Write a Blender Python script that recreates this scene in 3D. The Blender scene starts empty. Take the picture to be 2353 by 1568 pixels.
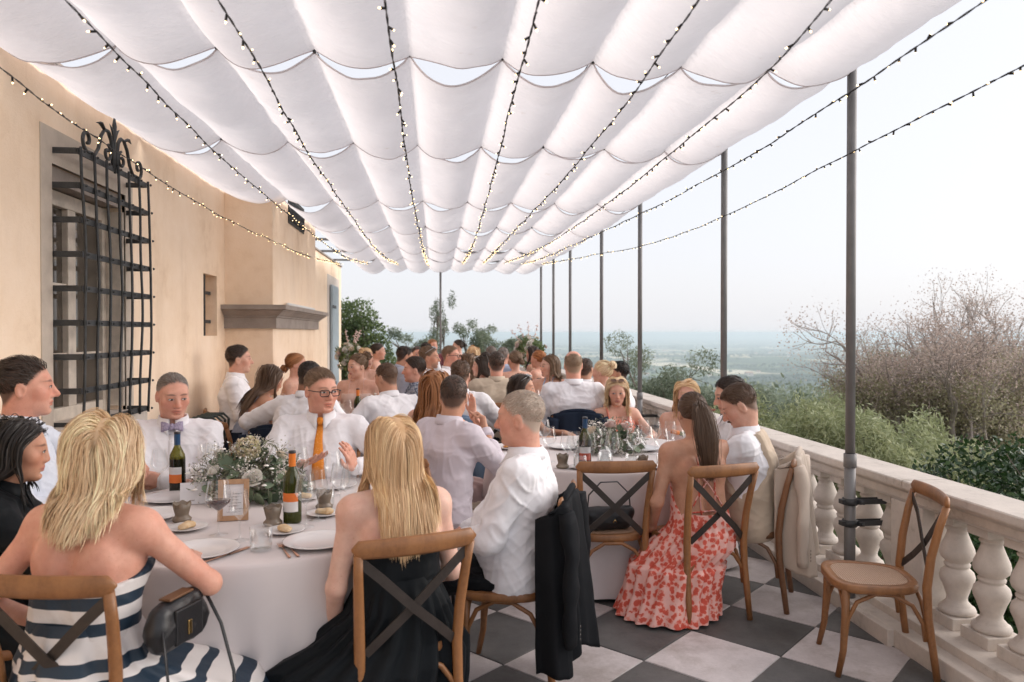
import bpy, bmesh, math, random
import numpy as np
from mathutils import Vector, Matrix
random.seed(7); RNG = np.random.default_rng(11)
PI = math.pi
scene = bpy.context.scene
C = scene.collection

# ------------------------------------------------------------------ camera
FPX, CX, CY = 1700.0, 1176.5, 784.0          # focal length and centre in a 2353 px wide frame
YAW, PITCH, EYE = math.radians(5.93), math.radians(0.64), 1.56
cam_d = bpy.data.cameras.new('camera'); cam = bpy.data.objects.new('camera', cam_d); C.objects.link(cam)
cam.location = (0, 0, EYE); cam.rotation_euler = (PI/2 - PITCH, 0, -YAW)
cam_d.sensor_width = 36; cam_d.lens = 36*FPX/2353; cam_d.clip_start = 0.05; cam_d.clip_end = 90000
cam_d.dof.use_dof = True; cam_d.dof.focus_distance = 4.2; cam_d.dof.aperture_fstop = 3.2
scene.camera = cam
# ------------------------------------------------------------------ world and sun
SUN_EL, SUN_AZ = math.radians(24), math.radians(86)      # azimuth clockwise from +y (down the terrace)
world = bpy.data.worlds.new('World'); scene.world = world; world.use_nodes = True
wn = world.node_tree.nodes; wl = world.node_tree.links
bg = wn['Background']
sky = wn.new('ShaderNodeTexSky'); sky.sky_type = 'NISHITA'; sky.sun_disc = False
sky.sun_elevation = SUN_EL; sky.sun_rotation = SUN_AZ
sky.air_density = 0.9; sky.dust_density = 4.5; sky.ozone_density = 2.2; sky.altitude = 200
mixw = wn.new('ShaderNodeMix'); mixw.data_type = 'RGBA'; mixw.inputs[0].default_value = 0.74
mixw.inputs[7].default_value = (8.1, 8.1, 8.45, 1)        # thin even high cloud
wl.new(sky.outputs[0], mixw.inputs[6]); wl.new(mixw.outputs[2], bg.inputs['Color'])
bg.inputs['Strength'].default_value = 0.077
sun_d = bpy.data.lights.new('sun', 'SUN'); sun_d.energy = 1.5; sun_d.angle = math.radians(60); sun_d.color = (1, 0.93, 0.89)
sun = bpy.data.objects.new('sun', sun_d); C.objects.link(sun)
sdir = Vector((math.sin(SUN_AZ)*math.cos(SUN_EL), math.cos(SUN_AZ)*math.cos(SUN_EL), math.sin(SUN_EL)))
sun.rotation_euler = (-sdir).to_track_quat('-Z', 'Y').to_euler()
scene.view_settings.view_transform = 'Standard'; scene.view_settings.look = 'None'
scene.view_settings.exposure = 0.87; scene.view_settings.gamma = 1
try: scene.view_settings.use_curve_mapping = False
except Exception: pass
scene.cycles.use_denoising = True
try: scene.cycles.denoiser = 'OPENIMAGEDENOISE'
except Exception: pass
scene.cycles.max_bounces = 8; scene.cycles.diffuse_bounces = 4; scene.cycles.glossy_bounces = 3
scene.cycles.transmission_bounces = 8; scene.cycles.transparent_max_bounces = 12; scene.cycles.volume_bounces = 1
scene.cycles.sample_clamp_indirect = 6; scene.cycles.caustics_reflective = False; scene.cycles.caustics_refractive = False

# ------------------------------------------------------------------ pixel directions to points
_cy, _sy, _cp, _sp = math.cos(YAW), math.sin(YAW), math.cos(PITCH), math.sin(PITCH)
def ray(x, y):
    u, v = (x-CX)/FPX, (CY-y)/FPX
    f = _cp - 0*v; up = v*_cp - _sp; fw = _cp + v*_sp
    return np.array([u*_cy + fw*_sy, -u*_sy + fw*_cy, up])
def at_depth(x, y, d):
    return np.array([0, 0, EYE]) + ray(x, y)*d
def at_z(x, y, z):
    r = ray(x, y); return np.array([0, 0, EYE]) + r*((z-EYE)/r[2])
def at_x(x, y, X):
    r = ray(x, y); return np.array([0, 0, EYE]) + r*(X/r[0])
def at_y(x, y, Y):
    r = ray(x, y); return np.array([0, 0, EYE]) + r*(Y/r[1])

# ------------------------------------------------------------------ object helpers
def link(o, parent=None):
    C.objects.link(o)
    if parent is not None: o.parent = parent
    return o
def tag(o, label=None, cat=None, group=None, kind=None):
    if label: o['label'] = label
    if cat: o['category'] = cat
    if group: o['group'] = group
    if kind: o['kind'] = kind
    return o
def empty(name, loc=(0,0,0), rz=0, label=None, cat=None, group=None):
    o = bpy.data.objects.new(name, None); C.objects.link(o); o.location = loc; o.rotation_euler = (0, 0, rz)
    o.empty_display_size = 0.1
    return tag(o, label, cat, group)
def mesh_np(name, V, F, mats=(), smooth=True, midx=None):
    me = bpy.data.meshes.new(name)
    V = np.asarray(V, np.float32)
    if isinstance(F, np.ndarray):
        n, k = F.shape
        me.vertices.add(len(V)); me.vertices.foreach_set('co', V.ravel())
        me.loops.add(n*k); me.loops.foreach_set('vertex_index', F.astype(np.int32).ravel())
        me.polygons.add(n); me.polygons.foreach_set('loop_start', np.arange(0, n*k, k, dtype=np.int32))
        try: me.polygons.foreach_set('loop_total', np.full(n, k, np.int32))
        except Exception: pass
        me.update(calc_edges=True)
    else:
        me.from_pydata([tuple(map(float, v)) for v in V], [], [tuple(map(int, f)) for f in F]); me.update()
    if smooth: me.polygons.foreach_set('use_smooth', np.ones(len(me.polygons), bool))
    if midx is not None: me.polygons.foreach_set('material_index', np.asarray(midx, np.int32))
    for m in (mats if isinstance(mats, (list, tuple)) else [mats]): me.materials.append(m)
    return me
def fattr(me, name, data, typ='FLOAT'):
    a = me.attributes.new(name, typ, 'POINT')
    a.data.foreach_set('vector' if typ == 'FLOAT_VECTOR' else 'value', np.asarray(data, np.float32).ravel())
def obj(name, me, parent=None, loc=(0,0,0), rot=(0,0,0), scale=(1,1,1)):
    o = bpy.data.objects.new(name, me); link(o, parent); o.location = loc; o.rotation_euler = rot; o.scale = scale
    return o
class MB:
    """collects shapes into one mesh"""
    def __init__(s): s.V = []; s.F = []; s.M = []; s.S = []
    def add(s, V, F, m=0, smooth=True):
        b = len(s.V); s.V += [tuple(map(float, v)) for v in V]; s.F += [tuple(int(i)+b for i in f) for f in F]
        s.M += [m]*len(F); s.S += [smooth]*len(F); return s
    def box(s, x0, x1, y0, y1, z0, z1, m=0, bev=0.0):
        if bev <= 0:
            V = [(x,y,z) for z in (z0,z1) for y in (y0,y1) for x in (x0,x1)]
            return s.add(V, [(0,2,3,1),(4,5,7,6),(0,1,5,4),(2,6,7,3),(0,4,6,2),(1,3,7,5)], m, False)
        bm = bmesh.new(); bmesh.ops.create_cube(bm, size=1)
        for v in bm.verts:
            v.co = Vector(((x0+x1)/2+v.co.x*(x1-x0), (y0+y1)/2+v.co.y*(y1-y0), (z0+z1)/2+v.co.z*(z1-z0)))
        bmesh.ops.bevel(bm, geom=bm.edges[:], offset=bev, segments=2, affect='EDGES', profile=.6)
        bm.verts.index_update(); s.add([v.co for v in bm.verts], [[v.index for v in f.verts] for f in bm.faces], m, False); bm.free(); return s
    def obox(s, c, ax, ay, az, m=0):
        c, ax, ay, az = map(np.array, (c, ax, ay, az))
        V = [c+i*ax+j*ay+k*az for k in (-1,1) for j in (-1,1) for i in (-1,1)]
        return s.add(V, [(0,2,3,1),(4,5,7,6),(0,1,5,4),(2,6,7,3),(0,4,6,2),(1,3,7,5)], m, False)
    def tube(s, pts, r, n=8, m=0, caps=True, flat=None):
        pts = [np.array(p, float) for p in pts]; k = len(pts)
        rs = [r]*k if np.isscalar(r) else list(r)
        V = []; prev = None
        for i, p in enumerate(pts):
            t = pts[min(i+1,k-1)] - pts[max(i-1,0)]; t = t/(np.linalg.norm(t)+1e-12)
            if prev is None:
                a = np.array([0,0,1.]) if abs(t[2]) < .9 else np.array([1.,0,0])
            else: a = prev
            u = a - t*np.dot(a,t); u /= np.linalg.norm(u)+1e-12; w = np.cross(t,u); prev = u
            fu, fw = (1,1) if flat is None else flat
            for j in range(n):
                an = 2*PI*j/n
                V.append(p + rs[i]*(fu*math.cos(an)*u + fw*math.sin(an)*w))
        F = []
        for i in range(k-1):
            for j in range(n):
                F.append((i*n+j, i*n+(j+1)%n, (i+1)*n+(j+1)%n, (i+1)*n+j))
        if caps: F.append(tuple(range(n-1,-1,-1))); F.append(tuple((k-1)*n+j for j in range(n)))
        return s.add(V, F, m)
    def lathe(s, prof, n=16, c=(0,0,0), m=0, mfun=None):
        V = []; F = []; M = []
        for (r, z) in prof:
            for j in range(n):
                a = 2*PI*j/n; V.append((c[0]+r*math.cos(a), c[1]+r*math.sin(a), c[2]+z))
        for i in range(len(prof)-1):
            for j in range(n):
                F.append((i*n+j, i*n+(j+1)%n, (i+1)*n+(j+1)%n, (i+1)*n+j)); M.append(mfun(i) if mfun else m)
        b = len(s.V); s.V += V; s.F += [tuple(i+b for i in f) for f in F]; s.M += M; s.S += [True]*len(F)
        return s
    def mesh(s, name, mats, smooth=None):
        me = bpy.data.meshes.new(name); me.from_pydata(s.V, [], s.F); me.update()
        me.polygons.foreach_set('use_smooth', np.array(s.S if smooth is None else [smooth]*len(s.F), bool))
        me.polygons.foreach_set('material_index', np.array(s.M, np.int32))
        for m in (mats if isinstance(mats, (list, tuple)) else [mats]): me.materials.append(m)
        return me
    def build(s, name, mats, parent=None, loc=(0,0,0), rot=(0,0,0), smooth=None):
        return obj(name, s.mesh(name, mats, smooth), parent, loc, rot)
def copy_tree(o, parent=None):
    c = o.copy(); C.objects.link(c); c.parent = parent
    for ch in o.children: copy_tree(ch, c)
    return c

# ------------------------------------------------------------------ materials
def new_mat(name):
    m = bpy.data.materials.new(name); m.use_nodes = True
    return m, m.node_tree.nodes, m.node_tree.links, m.node_tree.nodes['Principled BSDF']
def ramp(N, stops):
    r = N.new('ShaderNodeValToRGB'); e = r.color_ramp.elements
    while len(e) < len(stops): e.new(0.5)
    for i, (p, c) in enumerate(stops):
        e[i].position = p; e[i].color = (*c, 1) if len(c) == 3 else c
    return r
def noise(N, L, scale, detail=4, rough=.55, coord='Object', vec=None, stretch=None):
    t = N.new('ShaderNodeTexNoise'); t.inputs['Scale'].default_value = scale
    t.inputs['Detail'].default_value = detail; t.inputs['Roughness'].default_value = rough
    if vec is None:
        tc = N.new('ShaderNodeTexCoord'); vec = tc.outputs[coord]
    if stretch:
        mp = N.new('ShaderNodeMapping'); mp.inputs['Scale'].default_value = stretch; L.new(vec, mp.inputs[0]); vec = mp.outputs[0]
    L.new(vec, t.inputs['Vector'])
    return t
def bump(N, L, height, b, strength=.3, dist=.01):
    bn = N.new('ShaderNodeBump'); bn.inputs['Strength'].default_value = strength; bn.inputs['Distance'].default_value = dist
    L.new(height, bn.inputs['Height']); L.new(bn.outputs[0], b.inputs['Normal']); return bn
def mat(name, col, rough=.6, var=.12, scale=6, bumps=.0, bscale=60, metal=0, coord='Object', col2=None, stretch=None, bdist=.005, spec=None, sheen=0, detail=4, sss=0, sub_r=None):
    m, N, L, b = new_mat(name)
    col = np.array(col); c2 = np.array(col2) if col2 is not None else col*(1-var)
    c1 = col if col2 is not None else np.clip(col*(1+var*.6), 0, 1)
    t = noise(N, L, scale, detail, .6, coord, stretch=stretch)
    r = ramp(N, [(.3, tuple(c2)), (.7, tuple(c1))]); L.new(t.outputs['Fac'], r.inputs[0])
    L.new(r.outputs[0], b.inputs['Base Color'])
    b.inputs['Roughness'].default_value = rough; b.inputs['Metallic'].default_value = metal
    if spec is not None: b.inputs['Specular IOR Level'].default_value = spec
    if sheen: b.inputs['Sheen Weight'].default_value = sheen
    if sss: b.inputs['Subsurface Weight'].default_value = sss; b.inputs['Subsurface Radius'].default_value = sub_r or (.02,.008,.004); b.inputs['Subsurface Scale'].default_value = .5
    if bumps:
        t2 = noise(N, L, bscale, 5, .6, coord, stretch=stretch); bump(N, L, t2.outputs['Fac'], b, bumps, bdist)
    return m
def glass_mat(name, col=(1,1,1), rough=0.0, alpha_mix=.55):
    """thin glass: mostly see-through, with real reflections"""
    m, N, L, b = new_mat(name); N.remove(b)
    out = [n for n in N if n.type == 'OUTPUT_MATERIAL'][0]
    gl = N.new('ShaderNodeBsdfGlossy'); gl.inputs['Roughness'].default_value = .03; gl.inputs['Color'].default_value = (1,1,1,1)
    tr = N.new('ShaderNodeBsdfTransparent'); tr.inputs['Color'].default_value = (*col, 1)
    fr = N.new('ShaderNodeLayerWeight'); fr.inputs['Blend'].default_value = .22
    mr = N.new('ShaderNodeMapRange'); mr.inputs[3].default_value = .05; mr.inputs[4].default_value = .62
    L.new(fr.outputs['Facing'], mr.inputs[0])
    mx = N.new('ShaderNodeMixShader'); L.new(mr.outputs[0], mx.inputs[0]); L.new(tr.outputs[0], mx.inputs[1]); L.new(gl.outputs[0], mx.inputs[2])
    L.new(mx.outputs[0], out.inputs['Surface'])
    return m
M = {}
# ================================================================== THE SETTING
X_WALL, X_KERB, X_POST, Z_CAN, Y_END = -2.16, 2.27, 2.30, 3.0, 16.6
POST_Y = [3.9, 5.72, 8.16, 10.1, 12.5, 14.3, 16.0]
# ---- materials
def plaster(name, col):
    m, N, L, b = new_mat(name)
    t = noise(N, L, 1.3, 6, .65); t2 = noise(N, L, 9, 5, .6); mx = N.new('ShaderNodeMath'); mx.operation = 'MULTIPLY_ADD'
    mx.inputs[1].default_value = .35; L.new(t2.outputs[0], mx.inputs[0]); L.new(t.outputs[0], mx.inputs[2])
    c = np.array(col)
    r = ramp(N, [(.45, tuple(c*np.array([.88,.84,.80]))), (.62, tuple(c)), (.85, tuple(np.clip(c*np.array([1.05,1.08,1.13]),0,1)))]); L.new(mx.outputs[0], r.inputs[0])
    sk = noise(N, L, 2.6, 6, .7, stretch=(1,1,.22)); rk = ramp(N, [(.34,(.80,.76,.72)),(.50,(1,1,1)),(.72,(1,1.0,1.0))]); L.new(sk.outputs[0], rk.inputs[0]); mk = N.new('ShaderNodeMix'); mk.data_type = 'RGBA'; mk.blend_type = 'MULTIPLY'; mk.inputs[0].default_value = .4; L.new(r.outputs[0], mk.inputs[6]); L.new(rk.outputs[0], mk.inputs[7])
    L.new(mk.outputs[2], b.inputs['Base Color']); b.inputs['Roughness'].default_value = .92; b.inputs['Specular IOR Level'].default_value = .2
    t3 = noise(N, L, 55, 6, .7); bump(N, L, t3.outputs[0], b, .5, .006)
    return m
M['plaster'] = plaster('plaster', (.93, .735, .55))
M['stone'] = mat('pietra_stone', (.34,.29,.255), .85, .22, 5, .35, 90)
M['stone_pale'] = mat('cast_stone', (.58,.53,.495), .85, .16, 3.5, .3, 80)
def weathered(name, col):
    m, N, L, b = new_mat(name); c = np.array(col); geo = N.new('ShaderNodeNewGeometry')
    t = noise(N, L, 3.2, 8, .7, vec=geo.outputs['Position']); t2 = noise(N, L, 26, 6, .7, vec=geo.outputs['Position']); ma = N.new('ShaderNodeMath'); ma.operation = 'MULTIPLY_ADD'; ma.inputs[1].default_value = .5; L.new(t2.outputs[0], ma.inputs[0]); L.new(t.outputs[0], ma.inputs[2])
    r = ramp(N, [(.50,tuple(c*np.array([.62,.60,.56]))),(.66,tuple(c*.92)),(.95,tuple(np.clip(c*1.1,0,1)))]); L.new(ma.outputs[0], r.inputs[0]); L.new(r.outputs[0], b.inputs['Base Color']); b.inputs['Roughness'].default_value = .88; b.inputs['Specular IOR Level'].default_value = .25
    bump(N, L, ma.outputs[0], b, .5, .006); return m
M['stone_pale'] = weathered('cast_stone', (.63,.565,.505))
M['iron'] = mat('wrought_iron', (.055,.058,.06), .55, .3, 20, .35, 120, metal=.3)
M['pole'] = mat('painted_steel', (.19,.183,.18), .5, .2, 5, .1, 90, metal=.2)
M['shutter'] = mat('shutter_paint', (.36,.43,.47), .6, .12, 7, .2, 40)
M['wood_frame'] = mat('white_window_wood', (.66,.58,.49), .6, .2, 12, .2, 60)
M['dark'] = mat('dark_interior', (.03,.028,.026), .8, .2)
M['grout'] = mat('grout', (.22,.20,.185), .95, .2, 30, .3, 100)
def tile_mat(name, c1, c2, rough):
    m, N, L, b = new_mat(name)
    oi = N.new('ShaderNodeObjectInfo'); tc = N.new('ShaderNodeTexCoord'); ad = N.new('ShaderNodeVectorMath'); ad.operation = 'ADD'
    mu = N.new('ShaderNodeMath'); mu.operation = 'MULTIPLY'; mu.inputs[1].default_value = 37.; L.new(oi.outputs['Random'], mu.inputs[0])
    L.new(tc.outputs['Object'], ad.inputs[0]); L.new(mu.outputs[0], ad.inputs[1])
    t = noise(N, L, 4.5, 8, .68, vec=ad.outputs[0]); t2 = noise(N, L, 70, 4, .7, vec=ad.outputs[0])
    ma = N.new('ShaderNodeMath'); ma.operation = 'MULTIPLY_ADD'; ma.inputs[1].default_value = .35; L.new(t2.outputs[0], ma.inputs[0]); L.new(t.outputs[0], ma.inputs[2])
    r = ramp(N, [(.45, c2), (.85, c1)]); L.new(ma.outputs[0], r.inputs[0])
    geo = N.new('ShaderNodeNewGeometry'); st_ = noise(N, L, 2.3, 7, .72, vec=geo.outputs['Position']); rs_ = ramp(N, [(.36,(.62,.58,.54)),(.52,(1,1,1))]); L.new(st_.outputs[0], rs_.inputs[0]); mm_ = N.new('ShaderNodeMix'); mm_.data_type = 'RGBA'; mm_.blend_type = 'MULTIPLY'; mm_.inputs[0].default_value = .75; L.new(r.outputs[0], mm_.inputs[6]); L.new(rs_.outputs[0], mm_.inputs[7]); r = mm_
    hs = N.new('ShaderNodeHueSaturation'); mr = N.new('ShaderNodeMapRange'); mr.inputs[3].default_value = .86; mr.inputs[4].default_value = 1.14
    L.new(oi.outputs['Random'], mr.inputs[0]); L.new(mr.outputs[0], hs.inputs['Value']); L.new(r.outputs[2], hs.inputs['Color'])
    L.new(hs.outputs[0], b.inputs['Base Color']); b.inputs['Roughness'].default_value = rough
    bump(N, L, ma.outputs[0], b, .25, .004)
    return m
M['tile_dark'] = tile_mat('tile_slate', (.135,.132,.128), (.075,.076,.076), .55)
M['tile_pale'] = tile_mat('tile_limestone', (.64,.59,.585), (.47,.425,.415), .6)

# ---- floor with its tiles
fl = MB(); fl.box(X_WALL-.3, X_KERB+.45, -1.5, Y_END+.3, -.30, -.006)
floor = fl.build('terrace_floor', M['grout']); tag(floor, kind='structure')
TS, TA, TX0, TY0 = .4747, .7463, .6645, 3.772
e1 = np.array([math.cos(TA), math.sin(TA)])*TS; e2 = np.array([math.sin(TA), -math.cos(TA)])*TS
def clip_poly(P, a, s):
    out = []
    for i in range(len(P)):
        p, q = P[i], P[(i+1)%len(P)]; dp, dq = (p[0]-a)*s, (q[0]-a)*s
        if dp <= 0: out.append(p)
        if (dp < 0 < dq) or (dq < 0 < dp):
            t = dp/(dp-dq); out.append((p[0]+t*(q[0]-p[0]), p[1]+t*(q[1]-p[1])))
    return out
rest = MB(); tile_me = {}
tbm = MB(); g = .0035
for key in ('tile_dark', 'tile_pale'):
    q = MB(); a = e1*(.5-g/TS); b_ = e2*(.5-g/TS)
    P = [-a-b_, a-b_, a+b_, -a+b_]
    top = [(*(p*.990), 0) for p in P]; bot = [(*p, -.004) for p in P]; low = [(*p, -.010) for p in P]
    q.add(top+bot+low, [(3,2,1,0)]+[(i,(i+1)%4,4+(i+1)%4,4+i) for i in range(4)]+[(4+i,4+(i+1)%4,8+(i+1)%4,8+i) for i in range(4)], 0, False)
    q.F = [tuple(reversed(f)) for f in q.F]
    tile_me[key] = q.mesh(key, M[key])
for i in range(-45, 60):
    for j in range(-45, 60):
        c = np.array([TX0, TY0]) + e1*(i+.5) + e2*(j+.5)
        if not (X_WALL-.35 < c[0] < X_KERB+.35 and -1.2 < c[1] < Y_END+.2): continue
        key = 'tile_dark' if (i+j) % 2 == 0 else 'tile_pale'
        near = c[1] < 9 and c[0] > -1.6
        inside = X_WALL+.34 < c[0] < X_KERB-.34
        if near and inside:
            o = obj('floor_tile', tile_me[key], floor, (c[0], c[1], random.uniform(-.0006,.0006)))
        else:
            a = e1*(.5-g/TS); b_ = e2*(.5-g/TS); P = [tuple(c+v) for v in (-a-b_, a-b_, a+b_, -a+b_)]
            P = clip_poly(P, X_KERB-.002, 1); P = clip_poly(P, X_WALL+.002, -1) if P else P
            if len(P) < 3: continue
            if near:
                q = MB(); n = len(P); cc = np.mean(P, 0)
                q.add([(p[0]-cc[0],p[1]-cc[1],0) for p in P]+[(p[0]-cc[0],p[1]-cc[1],-.01) for p in P], [tuple(range(n))]+[((k+1)%n,k,n+k,n+(k+1)%n) for k in range(n)], 0, False)
                q.build('floor_tile', M[key], floor, (cc[0],cc[1],0))
            else:
                rest.add([(p[0],p[1],-.0005) for p in P], [tuple(range(len(P)))], 0 if key == 'tile_dark' else 1, False)
ro = rest.build('far_tiling', [M['tile_dark'], M['tile_pale']], floor); ro['kind'] = 'stuff'

# ---- the villa wall on the left
villa = empty('villa_wall', (X_WALL, 5, 0), 0, 'peach plastered villa wall with chimney breast and barred windows', 'building')
def vpart(name, mb, mats, parent=villa, smooth=None):
    o = mb.build(name, mats, None, smooth=smooth); o.parent = parent; 
    off = Vector((0,0,0)); p = parent
    while p is not None: off += p.location; p = p.parent
    o.location = -off; return o
WY0, WY1, WZ0, WZ1 = 4.44, 5.44, 1.02, 2.52
NY0, NY1, NZ0, NZ1 = 7.20, 7.63, 1.53, 2.12
CH0, CH1, CHX = 7.91, 10.65, -1.674
w = MB(); T = -.45
def wallrect(y0, y1, z0, z1): 
    if y1 > y0 and z1 > z0: w.add([(X_WALL,y0,z0),(X_WALL,y1,z0),(X_WALL,y1,z1),(X_WALL,y0,z1)], [(0,1,2,3)], 0, False)
ys = [-1.5, WY0, WY1, NY0, NY1, 17.4]
wallrect(-1.5, WY0, -.3, 3.07); wallrect(WY0, WY1, -.3, WZ0); wallrect(WY0, WY1, WZ1, 3.07); wallrect(WY1, NY0, -.3, 3.07)
wallrect(NY0, NY1, -.3, NZ0); wallrect(NY0, NY1, NZ1, 3.07); wallrect(NY1, 17.4, -.3, 3.07)
def reveal(y0, y1, z0, z1, d):
    a, b = X_WALL, X_WALL-d
    w.add([(a,y0,z0),(b,y0,z0),(b,y0,z1),(a,y0,z1),(a,y1,z0),(b,y1,z0),(b,y1,z1),(a,y1,z1)], [(0,1,2,3),(4,7,6,5),(0,4,5,1),(3,2,6,7)], 0, False)
reveal(WY0, WY1, WZ0, WZ1, .28); reveal(NY0, NY1, NZ0, NZ1, .30)
w.add([(X_WALL-.30,NY0,NZ0),(X_WALL-.30,NY1,NZ0),(X_WALL-.30,NY1,NZ1),(X_WALL-.30,NY0,NZ1)], [(0,1,2,3)], 0, False)
w.add([(X_WALL,17.4,-.3),(X_WALL-6,17.4,-.3),(X_WALL-6,17.4,3.07),(X_WALL,17.4,3.07)], [(0,1,2,3)], 0, False)
vpart('wall', w, M['plaster'])
cb = MB(); cb.box(X_WALL-.02, CHX, CH0, CH1, -.3, 3.05, bev=.012); vpart('chimney_breast', cb, M['plaster'])
# stone cornice: mitred mouldings round three sides of the chimney breast
co = MB()
prof = [(0,1.605),(.035,1.605),(.035,1.715),(.05,1.722),(.05,1.735),(.065,1.74),(.105,1.775),(.125,1.785),(.125,1.795),(.155,1.80),(.155,1.845),(0,1.852)]
for (d, z) in prof:
    co.V += [(X_WALL+.001, CH0-d-.002, z), (CHX+d+.002, CH0-d-.002, z), (CHX+d+.002, CH1+d+.002, z), (X_WALL+.001, CH1+d+.002, z)]
for i in range(len(prof)-1):
    for k in range(3): co.F.append((4*i+k, 4*i+k+1, 4*(i+1)+k+1, 4*(i+1)+k)); co.M.append(0); co.S.append(False)
vpart('cornice', co, M['stone'])
rod = MB(); rod.tube([(CHX+.04, 8.45, 1.875),(CHX+.03, 10.3, 1.875)], .021, 10); r_ = rod.build('roller_tube', mat('white_tube', (.72,.70,.68), .4, .05)); tag(r_, 'white tube lying on top of the stone cornice', 'tube')
cp_ = MB(); cp_.box(X_WALL-.9, X_WALL+.03, -1.5, 17.42, 3.072, 3.10); vpart('wall_coping', cp_, M['stone'])
# stone surround (painted band), frame, panes, shutters, sill
sr = MB(); b0, b1 = .12, .10
sr.box(X_WALL-.02, X_WALL+.006, WY0-b0, WY0, WZ0-.02, WZ1+.2); sr.box(X_WALL-.02, X_WALL+.006, WY1, WY1+b0, WZ0-.02, WZ1+.2); sr.box(X_WALL-.02, X_WALL+.0055, WY0, WY1, WZ1, WZ1+.2)
vpart('window_surround', sr, mat('grey_plaster_band', (.57,.49,.41), .9, .15, 6, .4, 70))
si = MB(); si.box(X_WALL-.28, X_WALL+.11, WY0-.10, WY1+.10, WZ0-.155, WZ0+.002, bev=.01); vpart('window_sill', si, M['stone_pale'])
ln = MB(); ln.box(X_WALL-.27, X_WALL-.03, WY0+.001, WY1-.001, WZ1-.09, WZ1-.001); vpart('lintel', ln, M['stone'])
win = MB(); xf = X_WALL-.15
for (y0,y1,z0,z1) in [(WY0,WY0+.07,WZ0,WZ1-.1),(WY1-.07,WY1,WZ0,WZ1-.1),(WY0+.07,WY1-.07,WZ0,WZ0+.08),(WY0+.07,WY1-.07,WZ1-.19,WZ1-.1),((WY0+WY1)/2-.05,(WY0+WY1)/2+.05,WZ0+.08,WZ1-.19)]:
    win.box(xf-.03, xf+.03, y0, y1, z0, z1, bev=.006)
for z in (1.42, 1.85): win.box(xf-.015, xf+.018, WY0+.07, WY1-.07, z-.014, z+.014)
wf = vpart('window_frame', win, M['wood_frame'])
for (y0,y1) in ((WY0+.07,(WY0+WY1)/2-.05),((WY0+WY1)/2+.05,WY1-.07)):
    for (z0,z1) in ((WZ0+.08,1.406),(1.434,1.836),(1.864,WZ1-.19)):
        q = MB(); q.box(xf-.012, xf-.006, y0+.001, y1-.001, z0, z1)
        pg, N, L, b = new_mat('window_pane') if 'pane' not in M else (M['pane'],None,None,None)
        if N: b.inputs['Base Color'].default_value = (.085,.07,.055,1); b.inputs['Roughness'].default_value = .04; b.inputs['Specular IOR Level'].default_value = .9; M['pane'] = pg
        vpart('window_pane', q, M['pane'])
for (yy, sgn) in ((WY0+.012, 1), (WY1-.012, -1)):   # folded inner shutters
    q = MB(); q.box(X_WALL-.12, X_WALL-.005, yy-.011, yy+.011, WZ0+.03, WZ1-.12, bev=.004)
    for z in (1.1, 1.75): q.box(X_WALL-.105, X_WALL-.02, yy+sgn*.011, yy+sgn*.016, z, z+.5)
    vpart('shutter_leaf', q, M['wood_frame'])
# far shutter on the end of the wall
q = MB(); ysh0, ysh1 = 15.5, 16.5
q.box(X_WALL+.02, X_WALL+.06, ysh0, ysh1, .05, 2.55, bev=.006)
for k in range(8): q.box(X_WALL+.06, X_WALL+.068, ysh0+.02+k*.122, ysh0+.13+k*.122, .08, 2.52)
sh = vpart('shutter', q, M['shutter'])
for z in (.5, 2.1):
    h = MB(); h.box(X_WALL+.068, X_WALL+.078, ysh0, ysh0+.5, z-.03, z+.03); vpart('hinge', h, M['iron'], sh)
fr = MB(); fr.box(X_WALL-.01, X_WALL+.004, 15.2, 17.0, .0, 2.75); vpart('door_surround', fr, M['stone_pale'])
# niche bars
for y in ((NY0+NY1)/2-.05,):
    q = MB(); q.box(X_WALL-.06, X_WALL-.035, y-.014, y+.014, NZ0-.01, NZ1+.01); vpart('niche_bar', q, M['iron'])
for z in (NZ0+.14, NZ0+.42):
    q = MB(); q.box(X_WALL-.075, X_WALL-.06, NY0-.005, NY1+.005, z-.016, z+.016); vpart('niche_bar', q, M['iron'])
# lattice vent under the canopy on the chimney breast
vt = empty('lattice_vent', (CHX, 9.2, 2.98), 0, 'dark iron lattice vent high on the chimney breast under the canopy', 'vent')
q = MB(); q.box(.0, .01, -.5, .5, -.16, .16); q.build('backing', M['dark'], vt)
for k in range(12):
    for s in (-1, 1):
        q = MB(); y = -.46+k*.083; q.obox((.016+.003*s, y, 0), (.003,0,0), (0,.05,s*.12), (0,.008,-.004*s)); q.build('lattice_bar', M['iron'], vt)

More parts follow.
